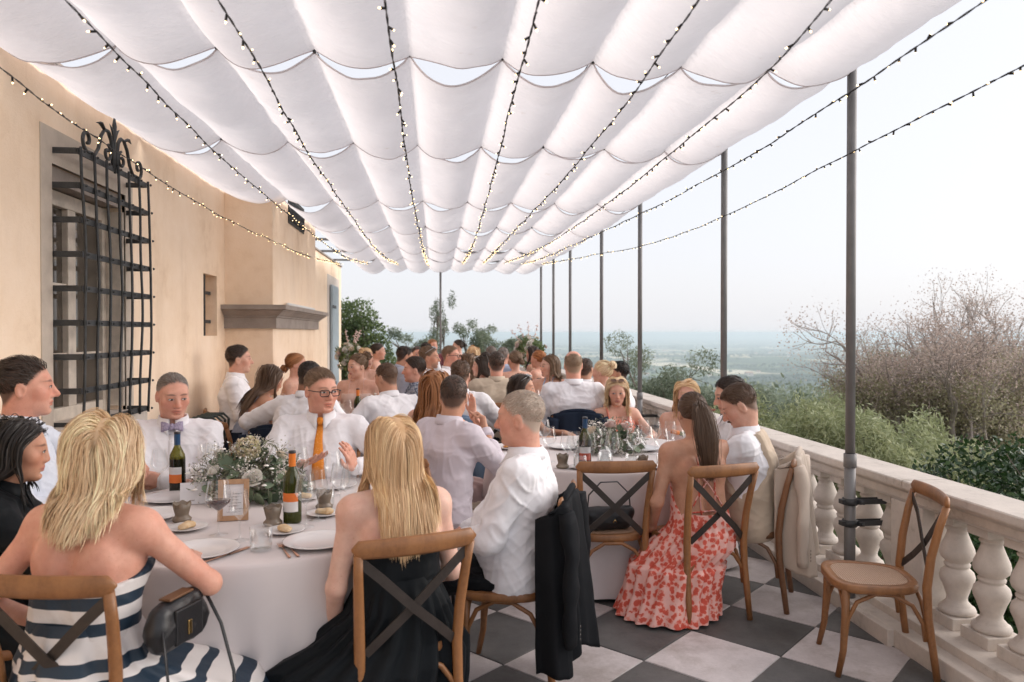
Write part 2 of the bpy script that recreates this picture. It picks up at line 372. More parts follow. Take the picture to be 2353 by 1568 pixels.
# ---- window grille (thing fixed to the wall)
XG = -2.02
gr = empty('window_grille', (X_WALL, 4.95, 1.03), 0, 'black wrought iron grille bulging from the window with scrolled crest', 'window grille')
gy = np.linspace(WY0+.02, WY1+.0, 7); gz = np.linspace(1.03, 2.595, 9)
def gl(mb, name, parent=gr):
    o = mb.build(name, M['iron'], parent); o.location = (-X_WALL, -4.95, -1.03); return o
for y in gy:
    q = MB(); zz = np.linspace(1.005, 2.62, 20)
    q.tube([(XG+.014+.003*math.sin((z-1.0)*7+y*3)+.02*math.sin((z-1.0)/1.62*PI), y+.004*math.sin(z*9+y*20), z) for z in zz], .0088, 4, flat=(1.0,1.0)); gl(q, 'vertical_bar')
for z in gz:
    q = MB(); ins = .02*math.sin((z-1.0)/1.62*PI)
    q.box(XG-.006+ins, XG+.003+ins, gy[0]-.012, gy[-1]+.012, z-.017, z+.017); gl(q, 'cross_bar')
    for y in (gy[0]-.010, gy[-1]+.010):
        q = MB(); q.box(X_WALL-.02, XG-.007+ins, y-.005, y+.005, z-.017, z+.017); gl(q, 'stand_off_bar')
    q = MB()
    for y in gy:
        q.lathe([(0,.012),(.007,.009),(.010,0)], 6, (0,0,0)); 
        for i in range(len(q.V)-18, len(q.V)): v = q.V[i]; q.V[i] = (XG+.030+ins+v[2], y+v[0], z+v[1])
    rv = gl(q, 'rivets'); rv['kind'] = 'stuff'
# crest: scrolls and a lily
def spiral(cy, cz, r0, r1, a0, a1, n=26): return [(XG, cy+(r0+(r1-r0)*t)*math.cos(a0+(a1-a0)*t), cz+(r0+(r1-r0)*t)*math.sin(a0+(a1-a0)*t)) for t in np.linspace(0,1,n)]
yc = 4.94; zt = 2.62
for s in (-1, 1):
    q = MB()
    inner = [(XG, yc+s*p[1], p[2]) for p in spiral(.105, zt+.055, .012, .055, 2.6, -PI*1.5+.2)][::1]
    arch = [(XG, yc+s*(.10+.16*t), zt+.0+.235*math.sin(PI*(.30+.62*t))) for t in np.linspace(0,1,18)]
    arch = [(XG, yc+s*.03, zt-.02),(XG, yc+s*.025, zt+.06),(XG, yc+s*.05, zt+.15),(XG, yc+s*.09, zt+.19),(XG, yc+s*.14, zt+.19),(XG, yc+s*.19, zt+.14),(XG, yc+s*.23, zt+.05),(XG,yc+s*.28,zt-.0),(XG,yc+s*.34,zt-.0)]
    q.tube(inner, .010, 5); gl(q, 'scroll')
    q = MB(); q.tube(arch, [.013]*4+[.011]*5, 5); gl(q, 'arch_bar')
    q = MB(); q.tube([(XG, yc+s*p[1], p[2]) for p in spiral(.375, zt+.065, .072, .014, -PI/2-.5, PI*1.5)], .011, 5); gl(q, 'scroll')
    q = MB(); q.tube([(XG,yc+s*.15,zt+.19),(XG,yc+s*.20,zt+.215),(XG,yc+s*.26,zt+.20)], [.012,.017,.001], 5, flat=(.5,1)); gl(q, 'leaf')
q = MB()
q.tube([(XG,yc,zt-.05),(XG,yc,zt+.12),(XG,yc,zt+.20),(XG,yc,zt+.25),(XG,yc,zt+.33)], [.013,.012,.020,.026,.001], 6, flat=(.45,1))
for s in (-1,1): q.tube([(XG,yc+s*.005,zt+.15),(XG,yc+s*.03,zt+.215),(XG,yc+s*.075,zt+.245)], [.010,.016,.001], 5, flat=(.45,1))
gl(q, 'lily')

# ---- balustrade
bal = empty('balustrade', (2.5, 8, 0), 0, 'long beige stone balustrade with vase shaped balusters along the terrace edge', 'balustrade')
def bpart(mb, name, parent=bal): 
    o = mb.build(name, M['stone_pale'], parent); o.location = (-2.5, -8, 0); return o
ZR = .79
PIERS = [3.62, 5.35, 7.75, 10.3, 12.9, 15.5]
q = MB(); q.box(X_KERB, 2.80, -1.0, Y_END, -.32, .085, bev=.008); bpart(q, 'kerb')
q = MB(); q.box(X_KERB+.085, 2.74, -1.0, Y_END, .084, .13, bev=.006); bpart(q, 'plinth')
edges = [1.32]+PIERS+[Y_END]
xc = 2.55
for k in range(len(edges)-1):
    a, b = edges[k], edges[k+1]
    q = MB()
    prof = [(-.10,ZR-.155),(-.10,ZR-.115),(-.075,ZR-.112),(-.075,ZR-.075),(-.095,ZR-.066),(-.115,ZR-.05),(-.115,ZR-.042),(-.13,ZR-.038),(-.13,ZR-.006),(-.124,ZR),(.124,ZR),(.13,ZR-.006),(.13,ZR-.038),(.115,ZR-.042),(.115,ZR-.05),(.095,ZR-.066),(.075,ZR-.075),(.075,ZR-.112),(.10,ZR-.115),(.10,ZR-.155)]
    # the block under the cap carries little dentil blocks, so the band here is plain
    prof = [p for p in prof if p[1] > ZR-.12]; n = len(prof)
    for y in (a+.003, b-.003): q.V += [(xc+p[0], y, p[1]) for p in prof]
    for i in range(n): q.F.append((i, (i+1)%n, n+(i+1)%n, n+i)); q.M.append(0); q.S.append(False)
    q.F += [tuple(range(n-1,-1,-1)), tuple(range(n,2*n))]; q.M += [0,0]; q.S += [False,False]
    bpart(q, 'rail')
bz0, bz1 = .13, ZR-.112
h = bz1-bz0
BP = [(.0,0),(.088,0),(.088,.055*h/.55)]
bprof = [(.062,.055),(.080,.060),(.086,.075),(.080,.092),(.066,.098),(.064,.106),(.048,.125),(.046,.145),(.062,.20),(.076,.235),(.080,.258),(.074,.285),(.056,.305),(.050,.312),(.058,.318),(.060,.330),(.052,.338),(.056,.345),(.074,.365),(.080,.39),(.075,.42),(.060,.46),(.048,.495),(.044,.515),(.052,.520),(.055,.530),(.048,.536),(.05,.542),(.066,.556)]
sc = (h-.05)/.51
bm_ = MB(); bm_.box(-.088,.088,-.088,.088,0,.057,bev=.004)
bm_.lathe([(r*.98, .055+(z-.055)*(h-.055-.05)/(.556-.055)) for r, z in bprof], 20)
bm_.box(-.074,.074,-.066,.066,h-.052,h+.004,bev=.003)
bal_me = bm_.mesh('baluster', M['stone_pale'])
for k in range(len(edges)-1):
    a, b = edges[k]+.13, edges[k+1]-.13
    n = max(1, int(round((b-a)/.235)))
    for i in range(n):
        y = a+(i+.5)*(b-a)/n
        if y < 1.0: continue
        o = obj('baluster', bal_me, bal, (xc-2.5, y-8, bz0), (0,0,0))
for y in PIERS:
    q = MB(); q.box(xc-.105, xc+.105, y-.13, y+.13, .128, ZR-.118, bev=.006); bpart(q, 'pier')
    q = MB(); q.box(X_KERB-.035, X_KERB+.1, y-.17, y+.17, -.01, .082, bev=.006); bpart(q, 'pier_base')
# end balustrade across the far end
q = MB(); q.box(X_WALL+.6, 2.42, Y_END-.12, Y_END+.12, ZR-.12, ZR-.001, bev=.01); bpart(q, 'rail')
q = MB(); q.box(X_WALL+.6, X_KERB-.01, Y_END-.1, Y_END+.1, -.01, .13, bev=.006); bpart(q, 'plinth')
for i in range(18): obj('baluster', bal_me, bal, (X_WALL+.8+i*.235-2.5, Y_END-8, bz0))

# ---- posts with their roof arms
for k, y in enumerate(POST_Y):
    names = ['nearest the stone pier with the empty chair','behind the moustached man in the vest','beside the blonde woman in coral','behind the curly dark haired man','beyond the balding man in white','second from the far corner','at the far corner of the balustrade']
    labs = ['dark steel canopy post clamped to the balustrade beside the empty cane chair','dark steel canopy post rising behind the moustached man in a vest','dark steel canopy post rising behind the coral dressed blonde woman','dark steel canopy post behind the man with dark curly hair','dark steel canopy post next beyond the one behind the curly haired man','dark steel canopy post second from the far balustrade corner','dark steel canopy post closest to the far balustrade corner']
    p = empty('canopy_post', (X_POST, y, 0), 0, labs[k], 'post', 'canopy posts along the balustrade')
    if k: p.location.x = X_POST
    q = MB(); q.tube([(0,0,0),(0,0,.83)], .030, 14); q.build('lower_pole', M['pole'], p)
    q = MB(); q.tube([(0,0,.83),(0,0,3.02)], .0255, 14); q.build('pole', M['pole'], p)
    q = MB(); q.lathe([(.030,.81),(.0345,.812),(.0345,.885),(.030,.887)], 16); q.build('collar', M['pole'], p)
    q = MB(); q.lathe([(.0,.004),(.07,.004),(.07,.0),], 14); q.tube([(0,0,0),(0,0,.012)], .06, 14); q.build('base_plate', M['pole'], p)
    for z in (.50, .62):
        c = MB(); c.tube([(0,0,z-.018),(0,0,z+.018)], .040, 12); 
        c.box(.02,.23,-.026,-.020,z-.014,z+.014); c.box(.02,.23,.020,.026,z-.014,z+.014); c.box(-.055,-.03,-.02,.02,z-.012,z+.012); c.box(.03,.06,-.05,.05,z-.01,z+.01)
        for s in (-1,1): c.tube([(.045,s*.06,z),(.045,s*.03,z)], .009, 6)
        c.build('clamp', M['iron'], p)
    q = MB(); q.tube([(0,0,3.02),(0,0,3.10)], .026, 10); q.box(X_WALL-X_POST, .02, -.016, .016, 3.085, 3.125); q.build('roof_beam', M['pole'], p)
    q = MB(); q.obox((-.05,0,3.04), (.06,0,.03), (0,.02,0), (-.004,0,.008)); q.build('gusset', M['pole'], p)
p = empty('canopy_post', (.12, Y_END+.02, 0), 0, 'thin dark canopy post in the middle of the far end', 'post', 'canopy posts along the balustrade')
q = MB(); q.tube([(0,0,0),(0,0,3.1)], .024, 10); q.build('pole', M['pole'], p)
q = MB(); q.lathe([(.03,.80),(.036,.802),(.036,.895),(.03,.897)], 12); q.build('collar', M['pole'], p)

# ---- canopy cloths: rows hung over long wires, sagging between them
def fabric_mat():
    m, N, L, b = new_mat('canopy_cotton')
    out = [n for n in N if n.type == 'OUTPUT_MATERIAL'][0]
    b.inputs['Roughness'].default_value = .95; b.inputs['Specular IOR Level'].default_value = .1
    t = noise(N, L, 1.1, 5, .6); r = ramp(N, [(.3,(.78,.74,.755)),(.75,(.84,.805,.82))]); L.new(t.outputs[0], r.inputs[0]); L.new(r.outputs[0], b.inputs['Base Color'])
    ts = noise(N, L, 4.5, 5, .75); rs2 = ramp(N, [(.27,(.78,.70,.66)),(.36,(.91,.865,.86))]); L.new(ts.outputs[0], rs2.inputs[0])
    tl = N.new('ShaderNodeBsdfTranslucent'); L.new(rs2.outputs[0], tl.inputs['Color'])
    mx = N.new('ShaderNodeMixShader'); mx.inputs[0].default_value = .66
    L.new(b.outputs[0], mx.inputs[1]); L.new(tl.outputs[0], mx.inputs[2]); L.new(mx.outputs[0], out.inputs['Surface'])
    t2 = noise(N, L, 5, 6, .6, stretch=(1,3.2,1)); bn = bump(N, L, t2.outputs[0], b, .6, .04); L.new(bn.outputs[0], tl.inputs['Normal'])
    return m
M['canopy'] = fabric_mat()
BAY = .484
def vnoise(P, seed=0):
    """smooth value noise for points (n,3)"""
    P = np.asarray(P, float); i = np.floor(P).astype(np.int64); f = P-i; f = f*f*(3-2*f); out = 0
    for dx in (0,1):
        for dy in (0,1):
            for dz in (0,1):
                hsh = ((i[:,0]+dx)*73856093 ^ (i[:,1]+dy)*19349663 ^ (i[:,2]+dz)*83492791 ^ (seed*2654435761)) & 0xffffff
                hsh = (hsh*1103515245+12345 & 0x7fffffff); hsh = (hsh ^ (hsh>>13))*1274126177 & 0x7fffffff
                v = hsh/0x7fffffff
                wgt = (f[:,0] if dx else 1-f[:,0])*(f[:,1] if dy else 1-f[:,1])*(f[:,2] if dz else 1-f[:,2]); out = out+wgt*v
    return out*2-1
rows = [(.25, POST_Y[0])]+[(POST_Y[k], POST_Y[k+1]) for k in range(6)]+[(POST_Y[6], Y_END+.25)]
ords = ['nearest the camera end','second','third','fourth','fifth','sixth','seventh','last']
rows[-1:] = []
rows[-1] = (POST_Y[5], Y_END+.15)
clabs = ['white scalloped canopy cloth over the striped and black dressed women','white scalloped canopy cloth between the first and second balustrade posts','white scalloped canopy cloth reaching to the post behind the coral blonde','white scalloped canopy cloth just past the post behind the coral blonde','white scalloped canopy cloth over the far tables past the chimney breast','white scalloped canopy cloth next to the last one at the far end','white scalloped canopy cloth at the far end of the terrace']
for k, (y0, y1) in enumerate(rows):
    xl = X_WALL+.01 if y0 < CH0-.2 else CHX+.03
    x_lines = [X_POST-.01-i*BAY for i in range(11)]
    x_lines = [x for x in x_lines if x > xl+.12]
    x_lines = sorted(x_lines+[xl])
    nb = len(x_lines)-1; nu = 16; nv = int(26*(y1-y0)/2)+8
    us = []
    for i in range(nb): us += [(i, t) for t in np.linspace(0,1,nu,endpoint=False)]
    us.append((nb-1, 1.0))
    vs = np.linspace(0, 1, nv)
    V = np.zeros((len(us)*nv, 3)); c = 0
    for (i, t) in us:
        a, b = x_lines[i], x_lines[i+1]; wd = b-a
        hang = 4*t*(1-t)
        rs = random.Random(k*100+i); amp = .108*(wd/BAY)*(.80+.36*rs.random()); sk_ = rs.uniform(-.12,.12); tl_ = rs.uniform(-.25,.25)
        for v in vs:
            endc = .072*hang**.8
            y = y0+endc+(y1-y0-2*endc)*v
            hg = 4*max(0,min(1,t+sk_*math.sin(PI*t)))*(1-max(0,min(1,t+sk_*math.sin(PI*t)))); z = Z_CAN - amp*hg*(1+.12*math.sin(PI*v)+tl_*(v-.5)) + .012*math.sin(v*PI*3+i)*hang
            V[c] = (a+wd*t, y, z); c += 1
    wr = vnoise(V*np.array([3.0,7.5,1])+k*7.3, 3)*.012+vnoise(V*np.array([9,3.5,1])+k*3.1, 5)*.008 + (1-np.abs(vnoise(V*np.array([4,14,1])+vnoise(V*3,4)[:,None]*.8+k*3.1, 8)))**3*.008
    V[:,2] += wr; V[:,2] += -.02*(V[:,1]>99)
    F = []
    for i in range(len(us)-1):
        for j in range(nv-1): F.append((i*nv+j, (i+1)*nv+j, (i+1)*nv+j+1, i*nv+j+1))
    o = obj('canopy_cloth', mesh_np('canopy_cloth', V, np.array(F), M['canopy'])); tag(o, clabs[k], 'canopy', 'cloths of the terrace canopy')
    # stitched hem along both ends
    for jj, nm in ((0,'hem'),(nv-1,'hem')):
        q = MB(); q.tube([V[i*nv+jj]+np.array([0,0,-.001]) for i in range(len(us))], .006, 4, flat=(.6,1.0)); q.build(nm, M['canopy'], o)
for i in range(10):
    x = X_POST-.01-i*BAY
    if x < X_WALL+.05: continue
    q = MB(); yy = Y_END+.2 if x > CHX else CH0-.01
    q.tube([(x, y, Z_CAN+.034) for y in np.linspace(.25, yy, 8)], .0028, 5)
    for y in POST_Y:
        if y < yy: q.box(x-.008,x+.008,y-.012,y+.012,Z_CAN-.004,Z_CAN+.04)
    o = q.build('canopy_wire', M['iron']); tag(o, 'thin steel wire running the terrace length above the canopy cloths', 'wire', 'canopy wires')

# ---- strings of fairy lights
em, N, L, b = new_mat('fairy_bulb'); b.inputs['Base Color'].default_value = (.9,.8,.6,1); b.inputs['Emission Color'].default_value = (1,.70,.34,1); b.inputs['Emission Strength'].default_value = 3.0
b.inputs['Roughness'].default_value = .2
M['cable'] = mat('black_cable', (.014,.014,.016), .5, .2)
bulb = MB(); bulb.lathe([(0,0),(.0042,.001),(.0048,.004),(.0052,.022),(.0046,.024)], 7, m=0); bulb.lathe([(.0030,.024),(.0034,.027),(.0033,.031),(.0018,.034),(0,.035)], 7, m=1)
bulb_me = bulb.mesh('bulb', [M['cable'], em])
STR = [[(0,160),(180,290),(340,395),(460,470),(640,560),(785,607)],
 [(150,0),(262,115),(495,350),(640,475),(760,570),(858,609)],
 [(505,0),(600,160),(690,320),(790,470),(850,555),(920,611)],
 [(885,0),(910,180),(940,400),(965,540),(985,611)],
 [(1240,0),(1200,150),(1150,340),(1110,490),(1060,611)],
 [(1600,0),(1480,180),(1340,360),(1220,490),(1105,610)],
 [(1910,0),(1780,150),(1600,305),(1480,403),(1350,500),(1150,609)],
 [(2270,0),(1960,205),(1670,390),(1474,490),(1310,567),(1196,608)],
 [(2353,150),(1960,350),(1670,495),(1474,566),(1340,591),(1232,608)]]
slabs = ['fairy light string closest to the villa wall, crossing the window grille crest','fairy light string second out from the villa wall','fairy light string third out from the villa wall','fairy light string fourth out from the villa wall, over the table centre','fairy light string fifth out from the villa wall','fairy light string sixth out from the villa wall','fairy light string under the canopy edge, third in from the open side','fairy light string just outside the canopy edge beside the posts','lowest fairy light string, hung outermost over the balustrade']
zprof = lambda D: 2.43+.0042*(D-4.3)**2
for k, ctl in enumerate(STR):
    P = []
    for (x, y) in ctl:
        if y > 600: D = 16.2
        else:
            D = 4.0
            for _ in range(60): D = D*.6+.4*(zprof(D)-EYE)*FPX/(765.-y)
        P.append(at_depth(x, y, D))
    P = np.array(P); P = np.vstack([P[0]+(P[0]-P[1])*(1.6/np.linalg.norm(P[1]-P[0])), P])
    s = np.r_[0, np.cumsum(np.linalg.norm(np.diff(P, axis=0), axis=1))]
    tt = np.arange(0, s[-1], .03)
    # smooth (monotone cubic through the control points)
    def crv(c):
        m = np.gradient(P[:,c], s); i = np.clip(np.searchsorted(s, tt)-1, 0, len(s)-2); h = s[i+1]-s[i]; u = (tt-s[i])/h
        return (2*u**3-3*u**2+1)*P[i,c]+(u**3-2*u**2+u)*h*m[i]+(-2*u**3+3*u**2)*P[i+1,c]+(u**3-u**2)*h*m[i+1]
    Q = np.stack([crv(0),crv(1),crv(2)],1)
    Q += np.stack([vnoise(Q*3+k,1),np.zeros(len(Q)),vnoise(Q*4+k,2)],1)*.006
    st = empty('fairy_light_string', tuple(Q[0]), 0, slabs[k], 'string lights', 'strings of fairy lights')
    o0 = Q[0]
    cab = MB()
    for ph in (0, PI):
        tw = np.arange(len(Q))*1.1+ph
        cab.tube(Q-o0+np.stack([np.cos(tw),0*tw,np.sin(tw)],1)*.0019, .0019, 4, caps=False)
    cab.build('cable', M['cable'], st)
    far = MB(); i = 1; rs = random.Random(50+k)
    while i < len(Q)-1:
        p = Q[i]-o0; a = rs.uniform(0, 2*PI); tilt = rs.uniform(.5, 1.15)
        t = Q[i+1]-Q[i]; t /= np.linalg.norm(t); sgn = rs.choice((-1,1))
        u = np.cross(t,(0,0,1.)); u /= np.linalg.norm(u); wv = np.cross(u,t)
        d = (math.cos(a)*u+math.sin(a)*wv*1.0)*math.sin(tilt)+t*sgn*math.cos(tilt); d[2] -= .35; d /= np.linalg.norm(d)
        if Q[i][1] < 8.2:
            o = obj('bulb', bulb_me, st, tuple(p)); o.scale = (.78,)*3; o.rotation_mode = 'QUATERNION'; o.rotation_quaternion = Vector(d).to_track_quat('Z','Y')
        else:
            n0 = len(far.V); far.tube([p,p+d*.024],.0052,5,0); far.tube([p+d*.024,p+d*.032,p+d*.036],[.0034,.0032,.001],5,1)
        i += rs.choice((2,3,3,4,4)) if Q[i][1] < 8.2 else rs.choice((3,3,4))
    f_ = far.build('far_bulbs', [M['cable'], em], st); f_['kind'] = 'stuff'
# ================================================================== LAND, TREES, AIR
def smooth01(t): t = np.clip(t,0,1); return t*t*(3-2*t)
def land_z(x, y):
    x = np.asarray(x,float); y = np.asarray(y,float); r = np.hypot(x, y)
    z = -1.25 - 9*smooth01((r-16)/70) - 175*smooth01((r-40)/2300)**.75
    P = np.stack([x/2600, y/2600, 0*x], -1).reshape(-1,3); n1 = vnoise(P, 21).reshape(x.shape)
    P2 = np.stack([x/900, y/900, 0*x], -1).reshape(-1,3); n2 = vnoise(P2, 22).reshape(x.shape)
    z = z + smooth01((r-1500)/2500)*(n1*22+n2*9)
    ridge = np.exp(-((y-21000-.10*x)/3000)**2)*(60+45*n1)*smooth01((9000-x)/9000)
    far = smooth01((r-30000)/9000)*(60+60*n1)
    return z + ridge + far
ang = np.radians(np.concatenate([np.linspace(-35, 55, 181), np.linspace(58, 322, 67)]))
rad = np.concatenate([[0.01, 6, 12], np.geomspace(16, 48000, 150)])
A, R = np.meshgrid(ang, rad, indexing='ij')
X, Y = R*np.sin(A), R*np.cos(A); Z = land_z(X, Y)
na, nr = A.shape; idx = np.arange(na*nr).reshape(na, nr); nx_ = np.roll(idx, -1, axis=0)
F = np.stack([idx[:,:-1], idx[:,1:], nx_[:,1:], nx_[:,:-1]], -1).reshape(-1,4)
def land_mat():
    m, N, L, b = new_mat('fields'); b.inputs['Roughness'].default_value = .95; b.inputs['Specular IOR Level'].default_value = .1
    geo = N.new('ShaderNodeNewGeometry')
    def vor(scale, rot):
        mp = N.new('ShaderNodeMapping'); mp.inputs['Scale'].default_value = scale; mp.inputs['Rotation'].default_value = (0,0,rot); L.new(geo.outputs['Position'], mp.inputs[0])
        v = N.new('ShaderNodeTexVoronoi'); v.inputs['Scale'].default_value = 1; v.distance = 'CHEBYCHEV'; v.inputs['Randomness'].default_value = .9; L.new(mp.outputs[0], v.inputs['Vector']); return v
    v = vor((1/210., 1/420., 0), .35); sp = N.new('ShaderNodeSeparateColor'); L.new(v.outputs['Color'], sp.inputs[0])
    r = ramp(N, [(0,(.075,.11,.04)),(.28,(.16,.18,.075)),(.40,(.055,.085,.035)),(.55,(.58,.48,.30)),(.68,(.13,.17,.06)),(.80,(.66,.58,.42)),(.92,(.04,.06,.025))]); r.color_ramp.interpolation = 'CONSTANT'
    L.new(sp.outputs[0], r.inputs[0])
    t = noise(N, L, 1/700., 6, .6, vec=geo.outputs['Position']); rw = ramp(N, [(.50,(0,0,0)),(.56,(1,1,1))]); L.new(t.outputs[0], rw.inputs[0])
    mx = N.new('ShaderNodeMix'); mx.data_type = 'RGBA'; L.new(rw.outputs[0], mx.inputs[0]); L.new(r.outputs[0], mx.inputs[6]); mx.inputs[7].default_value = (.045,.065,.03,1)
    # near garden: grass and soil
    ln = N.new('ShaderNodeVectorMath'); ln.operation = 'LENGTH'; L.new(geo.outputs['Position'], ln.inputs[0])
    mr = N.new('ShaderNodeMapRange'); mr.inputs[1].default_value = 300; mr.inputs[2].default_value = 900; L.new(ln.outputs['Value'], mr.inputs[0])
    tg = noise(N, L, 1.5, 6, .65, vec=geo.outputs['Position']); rg = ramp(N, [(.35,(.05,.075,.025)),(.7,(.14,.13,.07))]); L.new(tg.outputs[0], rg.inputs[0])
    m2 = N.new('ShaderNodeMix'); m2.data_type = 'RGBA'; L.new(mr.outputs[0], m2.inputs[0]); L.new(rg.outputs[0], m2.inputs[6]); L.new(mx.outputs[2], m2.inputs[7])
    L.new(m2.outputs[2], b.inputs['Base Color'])
    return m
land = obj('land', mesh_np('land', np.stack([X,Y,Z],-1).reshape(-1,3), F, land_mat())); tag(land, kind='structure')

# leaves and twigs -------------------------------------------------
def leaf_mat(name, c1, c2, trans=.35, rough=.5):
    m, N, L, b = new_mat(name); out = [n for n in N if n.type == 'OUTPUT_MATERIAL'][0]
    at = N.new('ShaderNodeAttribute'); at.attribute_name = 'rnd'
    r = ramp(N, [(0,c1),(1,c2)]); L.new(at.outputs['Fac'], r.inputs[0]); L.new(r.outputs[0], b.inputs['Base Color']); b.inputs['Roughness'].default_value = rough
    tl = N.new('ShaderNodeBsdfTranslucent'); L.new(r.outputs[0], tl.inputs['Color'])
    mx = N.new('ShaderNodeMixShader'); mx.inputs[0].default_value = trans; L.new(b.outputs[0], mx.inputs[1]); L.new(tl.outputs[0], mx.inputs[2]); L.new(mx.outputs[0], out.inputs['Surface'])
    return m
def leaves_mesh(name, P, size, mt, rng, asp=.42, droop=.0, nrm=None):
    n = len(P); d = rng.normal(size=(n,3)); d[:,2] -= droop; d /= np.linalg.norm(d,axis=1)[:,None]
    s = np.cross(d, rng.normal(size=(n,3))); s /= np.linalg.norm(s,axis=1)[:,None]
    ln = size*rng.uniform(.6,1.3,(n,1)); up = np.cross(d,s)
    V = np.stack([P, P+d*ln*.45+s*ln*asp*.5+up*ln*.08, P+d*ln, P+d*ln*.45-s*ln*asp*.5+up*ln*.08],1).reshape(-1,3)
    F = np.arange(4*n).reshape(n,4); me = mesh_np(name, V, F, mt, smooth=False)
    cl = vnoise(P*1.7, 9)*.35+.5+rng.normal(size=n)*.16
    fattr(me, 'rnd', np.repeat(np.clip(cl,0,1),4)); return me
def crown_points(blobs, n, rng, shell=.55):
    vol = np.array([b[1][0]*b[1][1]*b[1][2] for b in blobs])**.7; ct = (n*vol/vol.sum()).astype(int); out = []
    for (c, r), k in zip(blobs, ct):
        d = rng.normal(size=(k,3)); d /= np.linalg.norm(d,axis=1)[:,None]
        q = rng.uniform(0,1,(k,1))**(1/3.); q = shell+(1-shell)*q*rng.uniform(.75,1.12,(k,1)); p = d*q
        lump = 1+.22*vnoise(d*3.2+np.array(c)*1.7, 4)[:,None]
        out.append(np.array(c)+p*lump*np.array(r))
    return np.concatenate(out)
def branch_tree(base, h, spread, rng, levels=4, nstem=6, lean=(0,0), up=.75, thick=.06, kids=3, seg=5):
    """returns tube list [(pts, radii)] and tip points"""
    tubes = []; tips = []; mids = []
    def grow(p, d, ln, r, lev):
        pts = [p]; dd = d.copy()
        for _ in range(seg):
            dd = dd+rng.normal(size=3)*.13+np.array([0,0,.06*up]); dd /= np.linalg.norm(dd); p = p+dd*ln/seg; pts.append(p)
        tubes.append((pts, np.linspace(r, r*.55, seg+1)))
        if lev >= 2: mids.extend(pts[1:])
        if lev == levels: tips.append(p); return
        for k in range(kids if lev < levels-1 else kids+1):
            i = rng.integers(max(1,seg//2), seg+1); nd = dd+rng.normal(size=3)*spread; nd[2] += .15*up; nd /= np.linalg.norm(nd)
            grow(pts[i], nd, ln*rng.uniform(.55,.85), r*.5, lev+1)
    for k in range(nstem):
        a = rng.uniform(0,2*PI); d = np.array([math.cos(a)*spread+lean[0], math.sin(a)*spread+lean[1], up]); d /= np.linalg.norm(d)
        grow(np.array(base)+np.array([math.cos(a),math.sin(a),0])*.12, d, h*.42*rng.uniform(.8,1.15), thick*rng.uniform(.7,1.2), 0)
    return tubes, np.array(tips), np.array(mids)
def tubes_mesh(name, tubes, mt, minr=.0025):
    q = MB()
    for pts, rr in tubes: q.tube(pts, [max(x,minr) for x in rr], 4 if rr[0] < .02 else 6, caps=False)
    return q.mesh(name, mt)
M['bark'] = mat('bark', (.17,.135,.11), .9, .35, 14, .6, 60); M['twig'] = mat('twig', (.37,.315,.28), .9, .3, 20)  # twig colour is lightened to carry veiling haze over the shrub tree
L_olive = leaf_mat('olive_leaves', (.09,.125,.075), (.36,.41,.29)); L_green = leaf_mat('shrub_leaves', (.25,.29,.135), (.56,.59,.36)); L_hedge = leaf_mat('hedge_leaves', (.012,.035,.012), (.075,.15,.04), .15, .35)
L_russet = leaf_mat('russet_leaves', (.42,.31,.26), (.68,.56,.49)); L_ivy = leaf_mat('ivy_leaves', (.05,.09,.035), (.22,.29,.11), .3); L_moss = leaf_mat('tan_green_leaves', (.25,.24,.13), (.52,.48,.31))  # russet leaf tones paled: the haze veiling that tree is put into their colour
def gz(x, y): return float(land_z(np.array([x]), np.array([y]))[0])
def plant(name, label, cat, base, blobs, n, size, lm, rng, trunk=None, group=None, asp=.42, droop=0, shell=.5, stem_h=None):
    t = empty(name, tuple(base), 0, label, cat, group); b0 = np.array(base)
    P = crown_points([((np.array(c)-b0), r) for c, r in blobs], n, rng, shell)
    obj('crown', leaves_mesh('crown', P, size, lm, rng, asp, droop), t)
    top = max(c[2] for c,_ in blobs)-base[2]
    q = MB()
    hh = top if stem_h is None else stem_h
    for k, (c, r) in enumerate(blobs[:9]):
        e = np.array(c)-b0; mid = e*np.array([.35,.35,.55])+rng.normal(size=3)*.05*np.linalg.norm(e)
        th = (.045 if trunk is None else trunk); q.tube([rng.normal(size=3)*np.array([.05,.05,0]), mid, e*.95], [th, th*.7, th*.25], 6)
        for _ in range(3):
            d = rng.normal(size=3)*np.array(r)*.6; q.tube([mid*.4+e*.6, e+d], [th*.3, th*.08], 4)
    q.build('trunk', M['bark'], t)
    return t
rg = np.random.default_rng(5)
# the big half bare shrub tree at the right: two clumps of stems
for (px_, py_, dep, h, lab, lean) in ((2165,1088,13.5,2.25,'wide half bare shrub tree with russet twigs beyond the balustrade, left clump', (-.16,.1)), (2290,1050,14.5,2.75,'taller half bare shrub tree with russet twigs beyond the dark hedge', (.05,.1))):
    base = at_depth(px_, py_, dep); base[2] = min(base[2], gz(base[0],base[1])+.02); base[2] = gz(base[0], base[1])
    hh = h-(base[2]+.9)
    t = empty('shrub_tree', tuple(base), 0, lab, 'tree', 'half bare shrub trees')
    tb, tips, mids = branch_tree((0,0,0), hh*1.18, .56, rg, 4, 14, lean, .85, .085, 3, 5)
    obj('trunk', tubes_mesh('trunk', tb, M['twig'], .0045), t)
    P = np.concatenate([tips+rg.normal(size=tips.shape)*.13 for _ in range(26)]); hi = P[:,2] > hh*.42
    obj('crown', leaves_mesh('crown', P[hi], .042, L_russet, rg, .5), t)
    Q = mids[mids[:,2] < hh*.75]; Q = np.concatenate([Q+rg.normal(size=Q.shape)*.13 for _ in range(8)])
    obj('lower_leaves', leaves_mesh('lower_leaves', Q, .055, L_moss, rg, .5), t)
